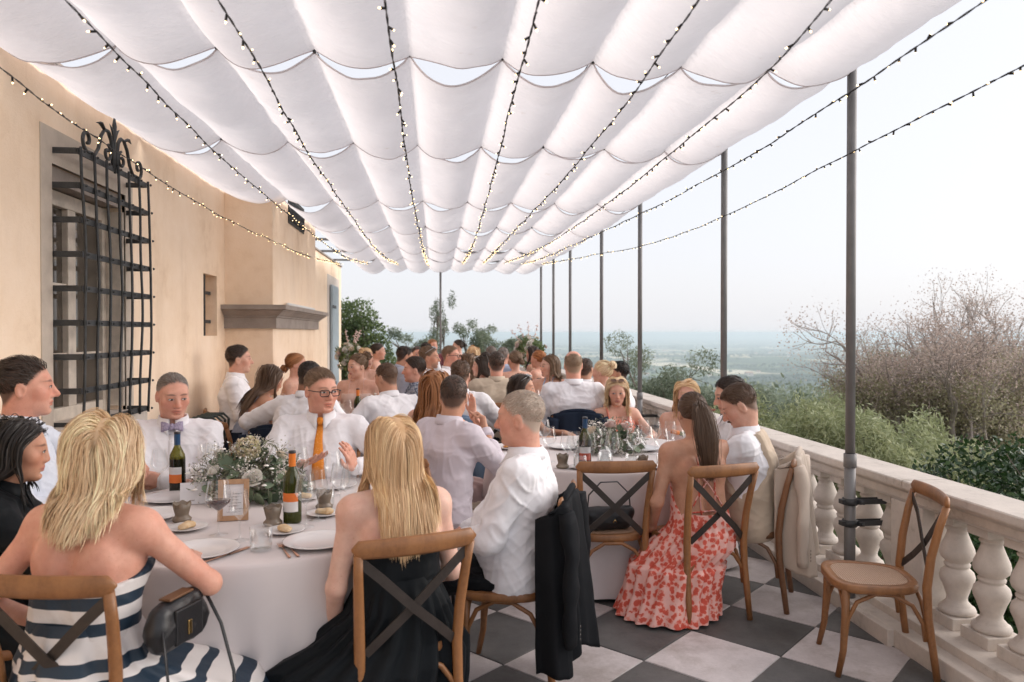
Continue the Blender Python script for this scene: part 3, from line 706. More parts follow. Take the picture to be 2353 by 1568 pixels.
# light green feathery shrubs just below the balustrade
for i,(px_,py_,dep,rx,rz,lab) in enumerate(((1770,1015,9.0,.75,.42,'light green feathery shrub beyond the rail behind the vested man'),(1890,1015,8.2,.7,.48,'light green feathery shrub left of the nearest canopy post'),(2010,1045,7.6,.7,.46,'light green feathery shrub right of the nearest canopy post'),(1930,985,11.,.9,.40,'light green shrub higher up behind the feathery ones'),(2110,1070,8.4,.7,.45,'light green shrub under the half bare tree'))):
    c = at_depth(px_,py_,dep); g0 = gz(c[0],c[1]); bl = []
    for k in range(10):
        o = rg.normal(size=3)*np.array([rx*.55,rx*.55,.12]); hgt = rz*rg.uniform(.75,1.25); bl.append((c+o+np.array([0,0,-.1]), (rx*.33,rx*.33,hgt)))
    plant('feathery_shrub', lab, 'shrub', (c[0],c[1],g0), bl, 9000, .085, L_green, rg, .03, 'light green shrubs below the balustrade', .22, .35, .35)
# clipped dark hedge at the right edge
c = at_depth(2330,1150,5.6)
bl = [(c+np.array([dx,dy,dz]), (.55,.55,.42)) for dx,dy,dz in ((-.25,.1,-.1),(.1,.3,0),(.45,.1,-.05),(.75,.4,.02),(-.05,-.35,-.32),(.4,-.45,-.25),(.2,0,-.55),(.7,-.1,-.5),(-.25,0,-.6))]
plant('clipped_hedge', 'dark green clipped round hedge beyond the balustrade rail', 'hedge', (c[0]+.2,c[1],-1.25), bl, 17000, .05, L_hedge, rg, .04, None, .55, 0, .72)
# low planting seen between the balusters
for i,(x,y,r,lab) in enumerate(((3.7,2.4,.55,'low dark green bush seen between the nearest balusters'),(3.75,3.5,.5,'low dark green bush behind the empty chair balusters'),(3.6,4.7,.5,'low dark green bush behind the steel post clamps'),(3.8,6.2,.6,'low dark green bush below the balustrade behind the vested man'),(5.0,3.0,.7,'broad low dark green bush on the garden side'))):
    plant('garden_bush', lab, 'bush', (x,y,-1.25), [((x+rg.normal()*.2,y+rg.normal()*.2,-.8+rg.uniform(0,.3)),(r*.6,r*.6,r*.55)) for _ in range(5)], 3500, .06, L_hedge, rg, .03, 'dark bushes seen between the balusters', .5, 0, .6)
M['marigold'] = mat('marigold_petals', (.85,.30,.03), .6, .3, 30)
q = MB()
fl_t = empty('marigold_plant', (3.25,3.2,-1.25), 0, 'orange marigold plant seen between the balusters behind the empty chair', 'flower')
P = crown_points([((0,0,.95),(.2,.2,.35))], 1400, rg, .3); obj('foliage', leaves_mesh('foliage', P, .06, L_hedge, rg, .3), fl_t)
for k in range(14):
    a = rg.uniform(0,2*PI); p = np.array([.18*math.cos(a)*rg.uniform(.3,1),.18*math.sin(a),rg.uniform(.85,1.32)])
    q = MB(); q.lathe([(0,.012),(.012,.016),(.026,.010),(.020,-.006),(0,-.012)], 8, p); q.build('blossom', M['marigold'], fl_t)
q = MB(); q.tube([(0,0,0),(0,0,1.1)], .012, 5); q.build('stem', M['bark'], fl_t)
# white garden walls and path glimpsed low at the right
M['white_stone'] = mat('white_stone', (.62,.61,.60), .8, .1, 3, .2, 50)
q = MB(); q.box(-.15,.15,-3,3.2,0,1.05,bev=.01); q.box(-.2,.2,-3.02,3.22,1.051,1.12,bev=.01); o = q.build('garden_wall', M['white_stone'], None, (3.05+.35,1.2,-1.25), (0,0,-.35)); tag(o, 'low white garden wall glimpsed between the nearest balusters', 'wall')
q = MB(); q.box(2.85,8,-2,2.6,-1.26,-1.235); o = q.build('garden_path', mat('pale_gravel', (.36,.36,.36), .9, .2, 40, .4, 90)); tag(o, kind='structure')
# grey green bushes beyond the rail, farther along
specs = [(1500,900,15.,.9,.75,'pale grey green bush against the valley near the second post'),(1560,915,13.5,.8,.6,'pale grey green bush beyond the rail right of the coral blonde'),(1640,940,12.5,.75,.5,'pale grey green bush behind the second canopy post'),(1720,965,11.,.7,.42,'grey green bush beyond the rail behind the dark haired man'),(1450,905,17.5,.9,.8,'pale grey green bush beyond the curly haired man'),(1790,965,16.,1.0,.40,'darker mixed bush below the valley fields')]
for (px_,py_,dep,rx,rz,lab) in specs:
    c = at_depth(px_,py_,dep); bl = [(c+rg.normal(size=3)*np.array([rx*.6,rx*.6,rz*.45]), (rx*.36,rx*.36,rz*.4)) for _ in range(9)]
    plant('olive_bush', lab, 'bush', (c[0],c[1],gz(c[0],c[1])), bl, 4200, .075, L_olive, rg, .03, 'grey green bushes beyond the rail', .3, 0, .3)
# trees past the far end of the terrace
far = [(1010,758,27.,.62,1.25,'slim pointed olive tree behind the thin middle post'),(940,795,25.,.9,.55,'low olive tree left of the middle post at the far end'),(1085,785,26.,.75,.70,'olive tree right of the middle post at the far end'),(1130,790,27.,.85,.60,'olive tree behind the far guests, right of centre'),(1175,805,24.,.6,.42,'small olive tree beside the white flower stand')]
for (px_,py_,dep,rx,rz,lab) in far:
    c = at_depth(px_,py_,dep); bl = [(c+np.array([rg.normal()*rx*.45,rg.normal()*rx*.45,dz*rz]), (rx*.38*(1-.35*abs(dz)),rx*.38*(1-.35*abs(dz)),rz*.28)) for dz in np.linspace(-1.,.85,10)]
    plant('olive_tree', lab, 'tree', (c[0],c[1],gz(c[0],c[1])), bl, 2600, .10, L_olive, rg, .05, 'olive trees past the far end', .3, 0, .25)
c = at_depth(815,800,20.); 
bl = [(c+np.array([dx,dy,dz]), (.55,.55,.5)) for dx,dy,dz in ((-.3,0,.75),(.05,.1,.85),(.3,0,.35),(-.1,.2,.3),(.45,.1,-.1),(-.35,0,-.2),(.1,0,-.4),(.62,.2,-.55),(-.2,0,-.9),(.3,.1,-1.0))]
plant('leafy_tree', 'dense green tree at the corner of the villa past the far end', 'tree', (c[0],c[1],gz(c[0],c[1])), bl, 11000, .10, L_ivy, rg, .08, None, .5, 0, .5)
# woods on the plain: far off masses, one object
rw = np.random.default_rng(3); V = []; F = []
ico = bmesh.new(); bmesh.ops.create_icosphere(ico, subdivisions=1, radius=1); ico.verts.index_update(); iv = np.array([v.co for v in ico.verts]); jf = np.array([[v.index for v in f.verts] for f in ico.faces]); ico.free()
Vs = []; Fs = []; nb = 0
for k in range(260):
    a = math.radians(rw.uniform(-14, 42)); r = rw.uniform(900, 3000) if k < 60 else math.exp(rw.uniform(math.log(2500), math.log(24000)))
    n = int(rw.integers(8, 34)); la = rw.uniform(0, PI); ext = r*rw.uniform(.01,.05)
    for j in range(n):
        u = rw.normal()*ext; v = rw.normal()*ext*.22; x = r*math.sin(a)+u*math.cos(a)*1.2+v*math.sin(la); y = r*math.cos(a)+v*1.6
        sz = rw.uniform(5,11)*(1 if r < 6000 else 1.7); z = gz(x,y)
        if r < 30: continue
        vv = iv*(1+.25*rw.normal(size=(len(iv),1)))*np.array([sz,sz,sz*.8])+np.array([x,y,z+sz*.35]); Vs.append(vv); Fs.append(jf+nb); nb += len(iv)
wd = obj('distant_woods', mesh_np('distant_woods', np.concatenate(Vs), np.concatenate(Fs), mat('far_foliage', (.05,.075,.03), .9, .35, .02, coord='Generated'), smooth=False)); tag(wd, 'dark clumps of woodland scattered over the hazy valley', 'woods', kind='stuff')
# hillside thickets between garden and plain
Vs = []
for k in range(700):
    a = math.radians(rw.uniform(-14, 44)); r = math.exp(rw.uniform(math.log(34), math.log(700))); x, y = r*math.sin(a), r*math.cos(a)
    if r < 60 and a < .1: continue
    sz = rw.uniform(1.2,2.4)*(1+r/90.); z = gz(x,y); Vs.append(np.clip(rw.normal(size=(60,3)),-1.5,1.5)*np.array([sz*.5,sz*.5,sz*.30])+np.array([x,y,z+sz*.3]))
P = np.concatenate(Vs); rr = np.hypot(P[:,0],P[:,1]); lm = leaves_mesh('hillside_thicket', P, 1., L_olive, rw, .6)
co_ = np.zeros(len(P)*12, np.float32); lm.vertices.foreach_get('co', co_); co_ = co_.reshape(-1,4,3); co_ = P[:,None,:]+(co_-P[:,None,:])*(.14+rr/190.)[:,None,None]; lm.vertices.foreach_set('co', co_.astype(np.float32).ravel()); lm.update()
th = obj('hillside_thicket', lm); tag(th, 'grey green thicket covering the hillside below the garden', 'thicket', kind='stuff')
# farmhouses on the plain
hm = [mat('far_wall_white', (.72,.68,.62), .9, .1), mat('far_roof', (.42,.24,.16), .9, .2)]
hq = MB(); hq.box(-9,9,-5,5,-3,6.5,0); hq.add([(-9.6,-5.6,6.4),(9.6,-5.6,6.4),(9.6,5.6,6.4),(-9.6,5.6,6.4),(-9.6,0,9.4),(9.6,0,9.4)], [(0,1,5,4),(2,3,4,5),(0,4,3),(1,2,5),(3,2,1,0)], 1, False)
for yy in (-5.05,):
    for xx in (-6,-2,2,6): hq.box(xx-.7,xx+.7,yy-.02,yy+.1,2,4,1)
hm_me = hq.mesh('farmhouse', hm)
for k in range(34):
    a = math.radians(rw.uniform(8, 27)); r = rw.uniform(3200, 7500); x, y = r*math.sin(a), r*math.cos(a)
    o = obj('farmhouse', hm_me, None, (x,y,gz(x,y)+2), (0,0,rw.uniform(-.5,.5)), (rw.uniform(.9,2.2),)*3); tag(o, 'tiny pale farmhouse with red roof on the hazy plain', 'house', 'farmhouses on the plain')
# the air
hz = MB(); hz.box(-52000,52000,-52000,52000,-260,8.5); hm_ = bpy.data.materials.new('air'); hm_.use_nodes = True; hn = hm_.node_tree; hn.nodes.remove(hn.nodes['Principled BSDF'])
pv = hn.nodes.new('ShaderNodeVolumePrincipled'); pv.inputs['Color'].default_value = (.80,.92,1.0,1); pv.inputs['Density'].default_value = 1.7e-4; pv.inputs['Anisotropy'].default_value = .3
hn.links.new(pv.outputs[0], [n for n in hn.nodes if n.type == 'OUTPUT_MATERIAL'][0].inputs['Volume'])
ho = hz.build('haze', hm_); tag(ho, 'pale blue haze filling the valley air', 'haze', kind='stuff')
# ================================================================== IMPLICIT SURFACES FOR FIGURES AND CLOTH
def nrm(v): v = np.asarray(v, float); return v/(np.linalg.norm(v)+1e-12)
def cone(a, b, ra, rb, k=.02): return ('c', np.array(a,float), np.array(b,float), ra, rb, k)
def ell(c, r, R=None, k=.02, op=1): return ('e', np.array(c,float), np.array(r,float), np.eye(3) if R is None else R, op, k)
def prim_d(pr, P):
    if pr[0] == 'c':
        a, b, ra, rb = pr[1:5]; ab = b-a; t = np.clip(((P-a)@ab)/(ab@ab+1e-9), 0, 1)
        return np.linalg.norm(P-a-t[...,None]*ab, axis=-1)-(ra+(rb-ra)*t)
    c, r, R = pr[1:4]; q = (P-c)@R; k0 = np.linalg.norm(q/r, axis=-1); k1 = np.linalg.norm(q/(r*r), axis=-1)+1e-9
    return k0*(k0-1)/k1
def prim_box(pr):
    if pr[0] == 'c': m = max(pr[3],pr[4]); return np.minimum(pr[1],pr[2])-m, np.maximum(pr[1],pr[2])+m
    m = pr[2].max(); e = np.sqrt(((pr[3]*pr[2])**2).sum(1)); return pr[1]-e, pr[1]+e
def comb(d, x, pr):
    k = pr[5]
    if pr[0] == 'e' and pr[4] < 0:
        h = np.clip(.5-.5*(d+x)/k, 0, 1); return d+(-x-d)*h+k*h*(1-h)
    h = np.clip(.5+.5*(d-x)/k, 0, 1); return d+(x-d)*h-k*h*(1-h)
def sdf(prims, P):
    P = np.asarray(P, float); d = np.full(P.shape[:-1], 1.0)
    for pr in prims: d = comb(d, prim_d(pr, P), pr)
    return d
def sdf_grad(prims, P, e=.003):
    g = np.stack([sdf(prims, P+np.eye(3)[i]*e)-sdf(prims, P-np.eye(3)[i]*e) for i in range(3)], -1)
    return g/(np.linalg.norm(g, axis=-1, keepdims=True)+1e-9)
EDG = np.array([(0,1),(2,3),(4,5),(6,7),(0,2),(1,3),(4,6),(5,7),(0,4),(1,5),(2,6),(3,7)])
COR = np.array([(0,0,0),(1,0,0),(0,1,0),(1,1,0),(0,0,1),(1,0,1),(0,1,1),(1,1,1)])
def polygonise(prims, vox, cut=None, lo=None, hi=None):
    """surface nets; cut(P) -> extra distance, intersected"""
    bx = [prim_box(p) for p in prims if not (p[0] == 'e' and p[4] < 0)]
    L0 = np.min([b[0] for b in bx], 0)-3*vox; H0 = np.max([b[1] for b in bx], 0)+3*vox
    if lo is not None: L0 = np.maximum(L0, lo)
    if hi is not None: H0 = np.minimum(H0, hi)
    n = np.maximum(np.ceil((H0-L0)/vox).astype(int)+1, 4)
    d = np.full(n, .08, np.float32)
    ax = [L0[i]+vox*np.arange(n[i]) for i in range(3)]
    for pr in prims:
        b0, b1 = prim_box(pr); m = pr[5]+2.5*vox
        i0 = np.clip(np.floor((b0-m-L0)/vox).astype(int), 0, n); i1 = np.clip(np.ceil((b1+m-L0)/vox).astype(int)+1, 0, n)
        if (i1 <= i0).any(): continue
        sl = tuple(slice(a,b) for a,b in zip(i0,i1))
        P = np.stack(np.meshgrid(ax[0][sl[0]], ax[1][sl[1]], ax[2][sl[2]], indexing='ij'), -1)
        d[sl] = comb(d[sl], prim_d(pr, P), pr)
    if cut is not None:
        ii = np.argwhere(d < 2.5*vox); P = L0+vox*ii; d[ii[:,0],ii[:,1],ii[:,2]] = np.maximum(d[ii[:,0],ii[:,1],ii[:,2]], cut(P))
    ins = d < 0
    cn = n-1
    cnt = np.zeros(cn, np.int8)
    for c in COR: cnt += ins[c[0]:c[0]+cn[0], c[1]:c[1]+cn[1], c[2]:c[2]+cn[2]]
    act = (cnt > 0) & (cnt < 8); I = np.argwhere(act)
    if len(I) == 0: return np.zeros((0,3)), np.zeros((0,4),int)
    vals = np.stack([d[I[:,0]+c[0], I[:,1]+c[1], I[:,2]+c[2]] for c in COR], 1)
    acc = np.zeros((len(I),3)); num = np.zeros(len(I))
    for a, b in EDG:
        va, vb = vals[:,a], vals[:,b]; s = (va < 0) != (vb < 0); t = np.where(s, va/(va-vb+1e-12), 0)
        acc += s[:,None]*(COR[a]+t[:,None]*(COR[b]-COR[a])); num += s
    V = L0+vox*(I+acc/num[:,None])
    idm = np.full(cn, -1, np.int64); idm[act] = np.arange(len(I))
    Fs = []
    for axn in range(3):
        u, v = (axn+1)%3, (axn+2)%3
        sl0 = [slice(None)]*3; sl1 = [slice(None)]*3; sl0[axn] = slice(0,-1); sl1[axn] = slice(1,None)
        s = ins[tuple(sl0)] != ins[tuple(sl1)]; s0 = ins[tuple(sl0)]
        E_ = np.argwhere(s); ok = (E_[:,u] > 0) & (E_[:,v] > 0) & (E_[:,u] < cn[u]) & (E_[:,v] < cn[v]) & (E_[:,axn] < cn[axn]); E_ = E_[ok]
        if len(E_) == 0: continue
        fl_ = s0[E_[:,0],E_[:,1],E_[:,2]]
        def g(du, dv): q = E_.copy(); q[:,u] -= du; q[:,v] -= dv; return idm[q[:,0],q[:,1],q[:,2]]
        f = np.stack([g(1,1), g(0,1), g(0,0), g(1,0)], 1); f[~fl_] = f[~fl_][:,::-1]
        Fs.append(f[(f >= 0).all(1)])
    return V, np.concatenate(Fs)
def vnormals(V, F):
    n = np.cross(V[F[:,2]]-V[F[:,0]], V[F[:,3]]-V[F[:,1]]); N = np.zeros_like(V)
    for i in range(4): np.add.at(N, F[:,i], n)
    return N/(np.linalg.norm(N,axis=1)[:,None]+1e-12)
def folds(V, F, amp, seed=0, vert=.5, sc=1.0):
    N = vnormals(V, F); q = V*sc
    ca, sa = math.cos(.5+seed*.37), math.sin(.5+seed*.37); qr = np.stack([q[:,0]*ca-q[:,1]*sa, q[:,0]*sa+q[:,1]*ca, q[:,2]], 1)@Rax(nrm((.6,.5,.2)), .33).T+seed*.13
    warp = np.stack([vnoise(q*4+9, seed+1), vnoise(q*4+3, seed+2), vnoise(q*4+6, seed+3)], 1)*.35
    def ridge(f, sd, ex): return (1-np.abs(vnoise((qr+warp*.09)*np.array(f)+warp*1.6, sd)))**ex
    a = ridge((24,24,5), seed+4, 3.5); b = ridge((6,6,24), seed+5, 3.5)
    q2 = np.stack([(qr[:,0]+qr[:,2])*.707, qr[:,1], (qr[:,0]-qr[:,2])*.707], 1); c_ = (1-np.abs(vnoise((q2+warp*.06)*np.array([6,9,24])+warp, seed+7)))**4; d_ = (1-np.abs(vnoise((q2+warp*.06)*np.array([26,9,7])+warp, seed+9)))**4
    reg = np.clip(.5+1.1*vnoise(q*3.5,seed+8),0,1)
    dsp = (vert*a+(1-vert)*b-.25)*amp*(1.2-reg)+((c_+d_)*.75-.2)*amp*reg+vnoise(q*5,seed+6)*amp*.45
    return V+N*dsp[:,None]
def Rax(ax, a):
    c, s = math.cos(a), math.sin(a); x, y, z = ax
    return np.array([[c+x*x*(1-c),x*y*(1-c)-z*s,x*z*(1-c)+y*s],[y*x*(1-c)+z*s,c+y*y*(1-c),y*z*(1-c)-x*s],[z*x*(1-c)-y*s,z*y*(1-c)+x*s,c+z*z*(1-c)]])

# ------------------------------------------------------------------ skin, hair and cloth materials
def mnode(N, L, op, a, b=None, c=None):
    m = N.new('ShaderNodeMath'); m.operation = op
    for i, v in enumerate((a, b, c)):
        if v is None: continue
        if isinstance(v, (int,float)): m.inputs[i].default_value = v
        else: L.new(v, m.inputs[i])
    return m.outputs[0]
_skin = {}
def skin_mat(tone, brow, stub=0., lip=None, scalp=None):
    key = (tuple(tone), tuple(brow), stub, lip, scalp)
    if key in _skin: return _skin[key]
    m, N, L, b = new_mat('skin'); tone = np.array(tone)
    t = noise(N, L, 26, 5, .6); r = ramp(N, [(.3,tuple(tone*np.array([.90,.84,.82]))),(.7,tuple(np.clip(tone*1.05,0,1)))]); L.new(t.outputs[0], r.inputs[0])
    tb = noise(N, L, 7, 4, .6); rb = ramp(N, [(.40,(1,1,1)),(.68,(1.0,.80,.76))]); L.new(tb.outputs[0], rb.inputs[0]); mb = N.new('ShaderNodeMix'); mb.data_type = 'RGBA'; mb.blend_type = 'MULTIPLY'; mb.inputs[0].default_value = .5; L.new(r.outputs[0], mb.inputs[6]); L.new(rb.outputs[0], mb.inputs[7])
    tf = noise(N, L, 150, 2, .5); rf_ = ramp(N, [(.66,(1,1,1)),(.74,(.78,.62,.52))]); L.new(tf.outputs[0], rf_.inputs[0]); mf = N.new('ShaderNodeMix'); mf.data_type = 'RGBA'; mf.blend_type = 'MULTIPLY'; mf.inputs[0].default_value = .6; L.new(mb.outputs[2], mf.inputs[6]); L.new(rf_.outputs[0], mf.inputs[7])
    at = N.new('ShaderNodeAttribute'); at.attribute_name = 'hp'; sx = N.new('ShaderNodeSeparateXYZ'); L.new(at.outputs['Vector'], sx.inputs[0])
    x, y, z = sx.outputs; ax_ = mnode(N,L,'ABSOLUTE',x)
    def soft(v, w): # 1 inside (v<1)
        mr = N.new('ShaderNodeMapRange'); mr.interpolation_type = 'SMOOTHSTEP'; mr.inputs[1].default_value = 1-w; mr.inputs[2].default_value = 1+w; mr.inputs[3].default_value = 1; mr.inputs[4].default_value = 0; L.new(v, mr.inputs[0]); return mr.outputs[0]
    def ellm(cx, cz, rx, rz, w):
        dx = mnode(N,L,'DIVIDE',mnode(N,L,'SUBTRACT',ax_,cx),rx); dz = mnode(N,L,'DIVIDE',mnode(N,L,'SUBTRACT',z,cz),rz)
        return soft(mnode(N,L,'SQRT',mnode(N,L,'ADD',mnode(N,L,'MULTIPLY',dx,dx),mnode(N,L,'MULTIPLY',dz,dz))), w)
    front = mnode(N,L,'GREATER_THAN',y,.03); cur = mf.outputs[2]
    def over(mask, col, amt):
        nonlocal cur
        f = mnode(N,L,'MULTIPLY',mnode(N,L,'MULTIPLY',mask,front),amt); mx = N.new('ShaderNodeMix'); mx.data_type = 'RGBA'; L.new(f, mx.inputs[0]); L.new(cur, mx.inputs[6]); mx.inputs[7].default_value = (*col,1); cur = mx.outputs[2]
    over(ellm(.046,-.03,.030,.028,.7), tuple(tone*np.array([.98,.72,.68])), .55)
    over(ellm(0,-.03,.018,.014,.6), tuple(tone*np.array([.98,.75,.7])), .5)
    if stub: over(ellm(0,-.088,.065,.038,.45), tuple(tone*.35), stub)
    lc = lip or tuple(tone*np.array([.80,.48,.46])); over(ellm(0,-.067,.025,.0105,.25), lc, .8)
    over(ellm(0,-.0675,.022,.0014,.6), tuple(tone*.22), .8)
    over(ellm(.031,.002,.021,.012,.5), tuple(tone*np.array([.78,.66,.62])), .5)
    # brows: a tapering arc
    arc = mnode(N,L,'MULTIPLY',mnode(N,L,'POWER',mnode(N,L,'ABSOLUTE',mnode(N,L,'SUBTRACT',ax_,.035)),2),-6.)
    zz = mnode(N,L,'DIVIDE',mnode(N,L,'SUBTRACT',mnode(N,L,'SUBTRACT',z,.0265),arc),.0048); xx = mnode(N,L,'DIVIDE',mnode(N,L,'SUBTRACT',ax_,.032),.0205)
    over(soft(mnode(N,L,'SQRT',mnode(N,L,'ADD',mnode(N,L,'MULTIPLY',zz,zz),mnode(N,L,'MULTIPLY',xx,xx))),.45), tuple(np.array(brow)*.9), .62)
    if scalp is not None:
        ah = N.new('ShaderNodeAttribute'); ah.attribute_name = 'hl'; tn = noise(N, L, 320, 3, .7); hv = mnode(N,L,'MULTIPLY_ADD',mnode(N,L,'SUBTRACT',tn.outputs[0],.5),.022,ah.outputs['Fac'])
        mr = N.new('ShaderNodeMapRange'); mr.interpolation_type = 'SMOOTHSTEP'; mr.inputs[1].default_value = -.012; mr.inputs[2].default_value = .016; mr.inputs[3].default_value = 0; mr.inputs[4].default_value = .88; L.new(hv, mr.inputs[0])
        mx = N.new('ShaderNodeMix'); mx.data_type = 'RGBA'; L.new(mr.outputs[0], mx.inputs[0]); L.new(cur, mx.inputs[6]); mx.inputs[7].default_value = (*scalp,1); cur = mx.outputs[2]
    L.new(cur, b.inputs['Base Color']); b.inputs['Roughness'].default_value = .48; b.inputs['Specular IOR Level'].default_value = .35
    b.inputs['Subsurface Weight'].default_value = .18; b.inputs['Subsurface Radius'].default_value = (.9,.35,.2); b.inputs['Subsurface Scale'].default_value = .012
    t2 = noise(N, L, 240, 3, .6); bump(N, L, t2.outputs[0], b, .12, .002)
    _skin[key] = m; return m
_hairm = {}
def hair_mat(c):
    c = tuple(c)
    if c in _hairm: return _hairm[c]
    m, N, L, b = new_mat('hair'); a = np.array(c); at = N.new('ShaderNodeAttribute'); at.attribute_name = 'rnd'
    r = ramp(N, [(0,tuple(a*np.array([.62,.50,.40]))),(.5,tuple(a)),(1,tuple(np.clip(a*1.55+.015,0,1)))]); L.new(at.outputs['Fac'], r.inputs[0]); L.new(r.outputs[0], b.inputs['Base Color'])
    b.inputs['Roughness'].default_value = .42; b.inputs['Specular IOR Level'].default_value = .35; _hairm[c] = m; return m
_cl = {}
def cloth(name, col, rough=.85, weave=.25, sheen=.15, var=.05, scale=3):
    if name in _cl: return _cl[name]
    m = mat(name, col, rough, var, scale, weave, 420, bdist=.0012, sheen=sheen if max(col) > .1 else 0, spec=.2 if max(col) > .1 else .08)
    N, L = m.node_tree.nodes, m.node_tree.links; b = N['Principled BSDF']; tw = noise(N, L, 7, 3, .55); rm = N.new('ShaderNodeMapRange'); rm.inputs[1].default_value = .35; rm.inputs[2].default_value = .65; L.new(tw.outputs[0], rm.inputs[0]); b2 = N.new('ShaderNodeBump'); b2.inputs['Strength'].default_value = .22; b2.inputs['Distance'].default_value = .012; L.new(rm.outputs[0], b2.inputs['Height']); old = b.inputs['Normal'].links[0].from_node; L.new(b2.outputs[0], old.inputs['Normal']); _cl[name] = m; return m
WHITE = cloth('white_shirt_cotton', (.85,.835,.86)); 
M['eye_white'] = mat('eye_white', (.72,.68,.66), .25, .03); M['iris'] = mat('iris', (.10,.09,.08), .15, .2); M['pupil'] = mat('pupil', (.008,.008,.008), .1, .1); M['lash'] = mat('lash', (.03,.02,.015), .6, .1)
SK = dict(fair=(.69,.42,.315), pink=(.70,.385,.285), tan=(.56,.315,.21), brown=(.36,.195,.125), pale=(.75,.50,.40))
HC = dict(black=(.018,.014,.012), dark=(.050,.033,.024), brown=(.105,.062,.038), lbrown=(.19,.12,.072), auburn=(.36,.16,.065), blond=(.82,.61,.39), honey=(.74,.50,.285), ash=(.30,.215,.14), grey=(.20,.175,.155), white=(.46,.38,.31), ginger=(.40,.16,.06))

# ------------------------------------------------------------------ head
def head_prims(Hc, R, s, fem, wide=1.0):
    T = lambda p: Hc+R@(np.array(p)*s*np.array([wide,1,1]))
    e = lambda c, r, k=.02, op=1: ell(T(c), np.array(r)*s*np.array([wide,1,1]), R, k*s, op)
    q = lambda a, b, ra, rb, k=.015: cone(T(a), T(b), ra*s, rb*s, k*s)
    jw = .046 if fem else .057
    P = [e((0,-.012,.033),(.075,.098,.084)), e((0,.022,-.028),(.060,.070,.086),.03), e((0,.030,-.072),(jw,.052,.042),.03),
         e((0,.072,-.100),(.020 if fem else .028,.018,.017),.025), e((.045,.056,-.022),(.022,.022,.022),.03), e((-.045,.056,-.022),(.022,.022,.022),.03),
         q((-.036,.074,.026),(.036,.074,.026),.011 if fem else .0135,.011 if fem else .0135,.022)]
    for sg in (-1,1): P.append(e((sg*.031,.101,.001),(.019,.016,.013),.016,-1))
    for sg in (-1,1): P.append(e((sg*.031,.079,.000),(.0165,.0125,.0125),.010))
    n = .9 if fem else 1.0
    P += [q((0,.088,.010),(0,.106*n+.006,-.032),.0085,.0125*n,.016), e((.0105,.094,-.038),(.009,.011,.008),.008), e((-.0105,.094,-.038),(.009,.011,.008),.008),
          e((0,.086,-.0615),(.021,.0135,.0058),.008), e((0,.083,-.074),(.018,.0135,.0068),.008), e((0,.099,-.0677),(.019,.007,.0022),.004,-1), e((0,.084,-.086),(.016,.006,.004),.012,-1)]
    for sg in (-1,1):
        P += [e((sg*.075,-.010,-.010),(.008,.019,.030),.010), e((sg*.081,-.004,-.012),(.006,.010,.017),.006,-1)]
    return P
def hand_prims(w, d, n, thumb_side, s=1.0, curl=.5, spread=.12, k=.006, fl=1.0):
    """w wrist, d pointing direction, n palm-facing normal; thumb on thumb_side*(d x n)"""
    d = nrm(d); n = nrm(n-d*np.dot(n,d)); sd = np.cross(d, n)*thumb_side; out = []
    out.append(cone(w-d*.02, w+d*.02, .024*s, .026*s, .02))
    ks = [(.030,.086,.070),(.010,.090,.078),(-.010,.086,.072),(-.028,.078,.056)]
    for i, (o, kl, ln) in enumerate(ks):
        b = w+d*.018+sd*o*.75*s; kn = w+(d*kl+sd*o)*s; out.append(cone(b, kn, .0165*s, .0125*s, .012))
        dd = nrm(d+sd*o*spread*18); c = curl*(1+.12*i); p = kn; seg = np.array([.45,.31,.26])*ln*s*1.18*fl
        for j in range(3):
            a = c*(.55 if j == 0 else .75); ax = np.cross(dd, n); ax = nrm(ax); dd = Rax(ax, a)@dd; q = p+dd*seg[j]
            out.append(cone(p, q, (.0095-.0008*j)*s, (.0090-.0010*j)*s, k)); p = q
            n = Rax(ax, a)@n if False else n
    tb = w+(d*.022+sd*.026)*s; td = nrm(d*.75+sd*.62+n*.25); t1 = tb+td*.040*s; td2 = nrm(d*1.0+sd*.25+n*.25*(1+curl)); t2 = t1+td2*.030*s; t3 = t2+nrm(d+n*.2*curl)*.024*s
    out += [cone(tb, t1, .0165*s, .0125*s, .012), cone(t1, t2, .0115*s, .0105*s, k), cone(t2, t3, .0102*s, .0085*s, k)]
    return out
def ik(S, Hn, l1, l2, pole):
    v = Hn-S; D = min(np.linalg.norm(v), (l1+l2)*.995); v = nrm(v); a = (l1*l1-l2*l2+D*D)/(2*D); h = math.sqrt(max(l1*l1-a*a, 0)); p = np.array(pole, float); p = nrm(p-v*np.dot(p,v))
    return S+v*a+p*h, S+v*D

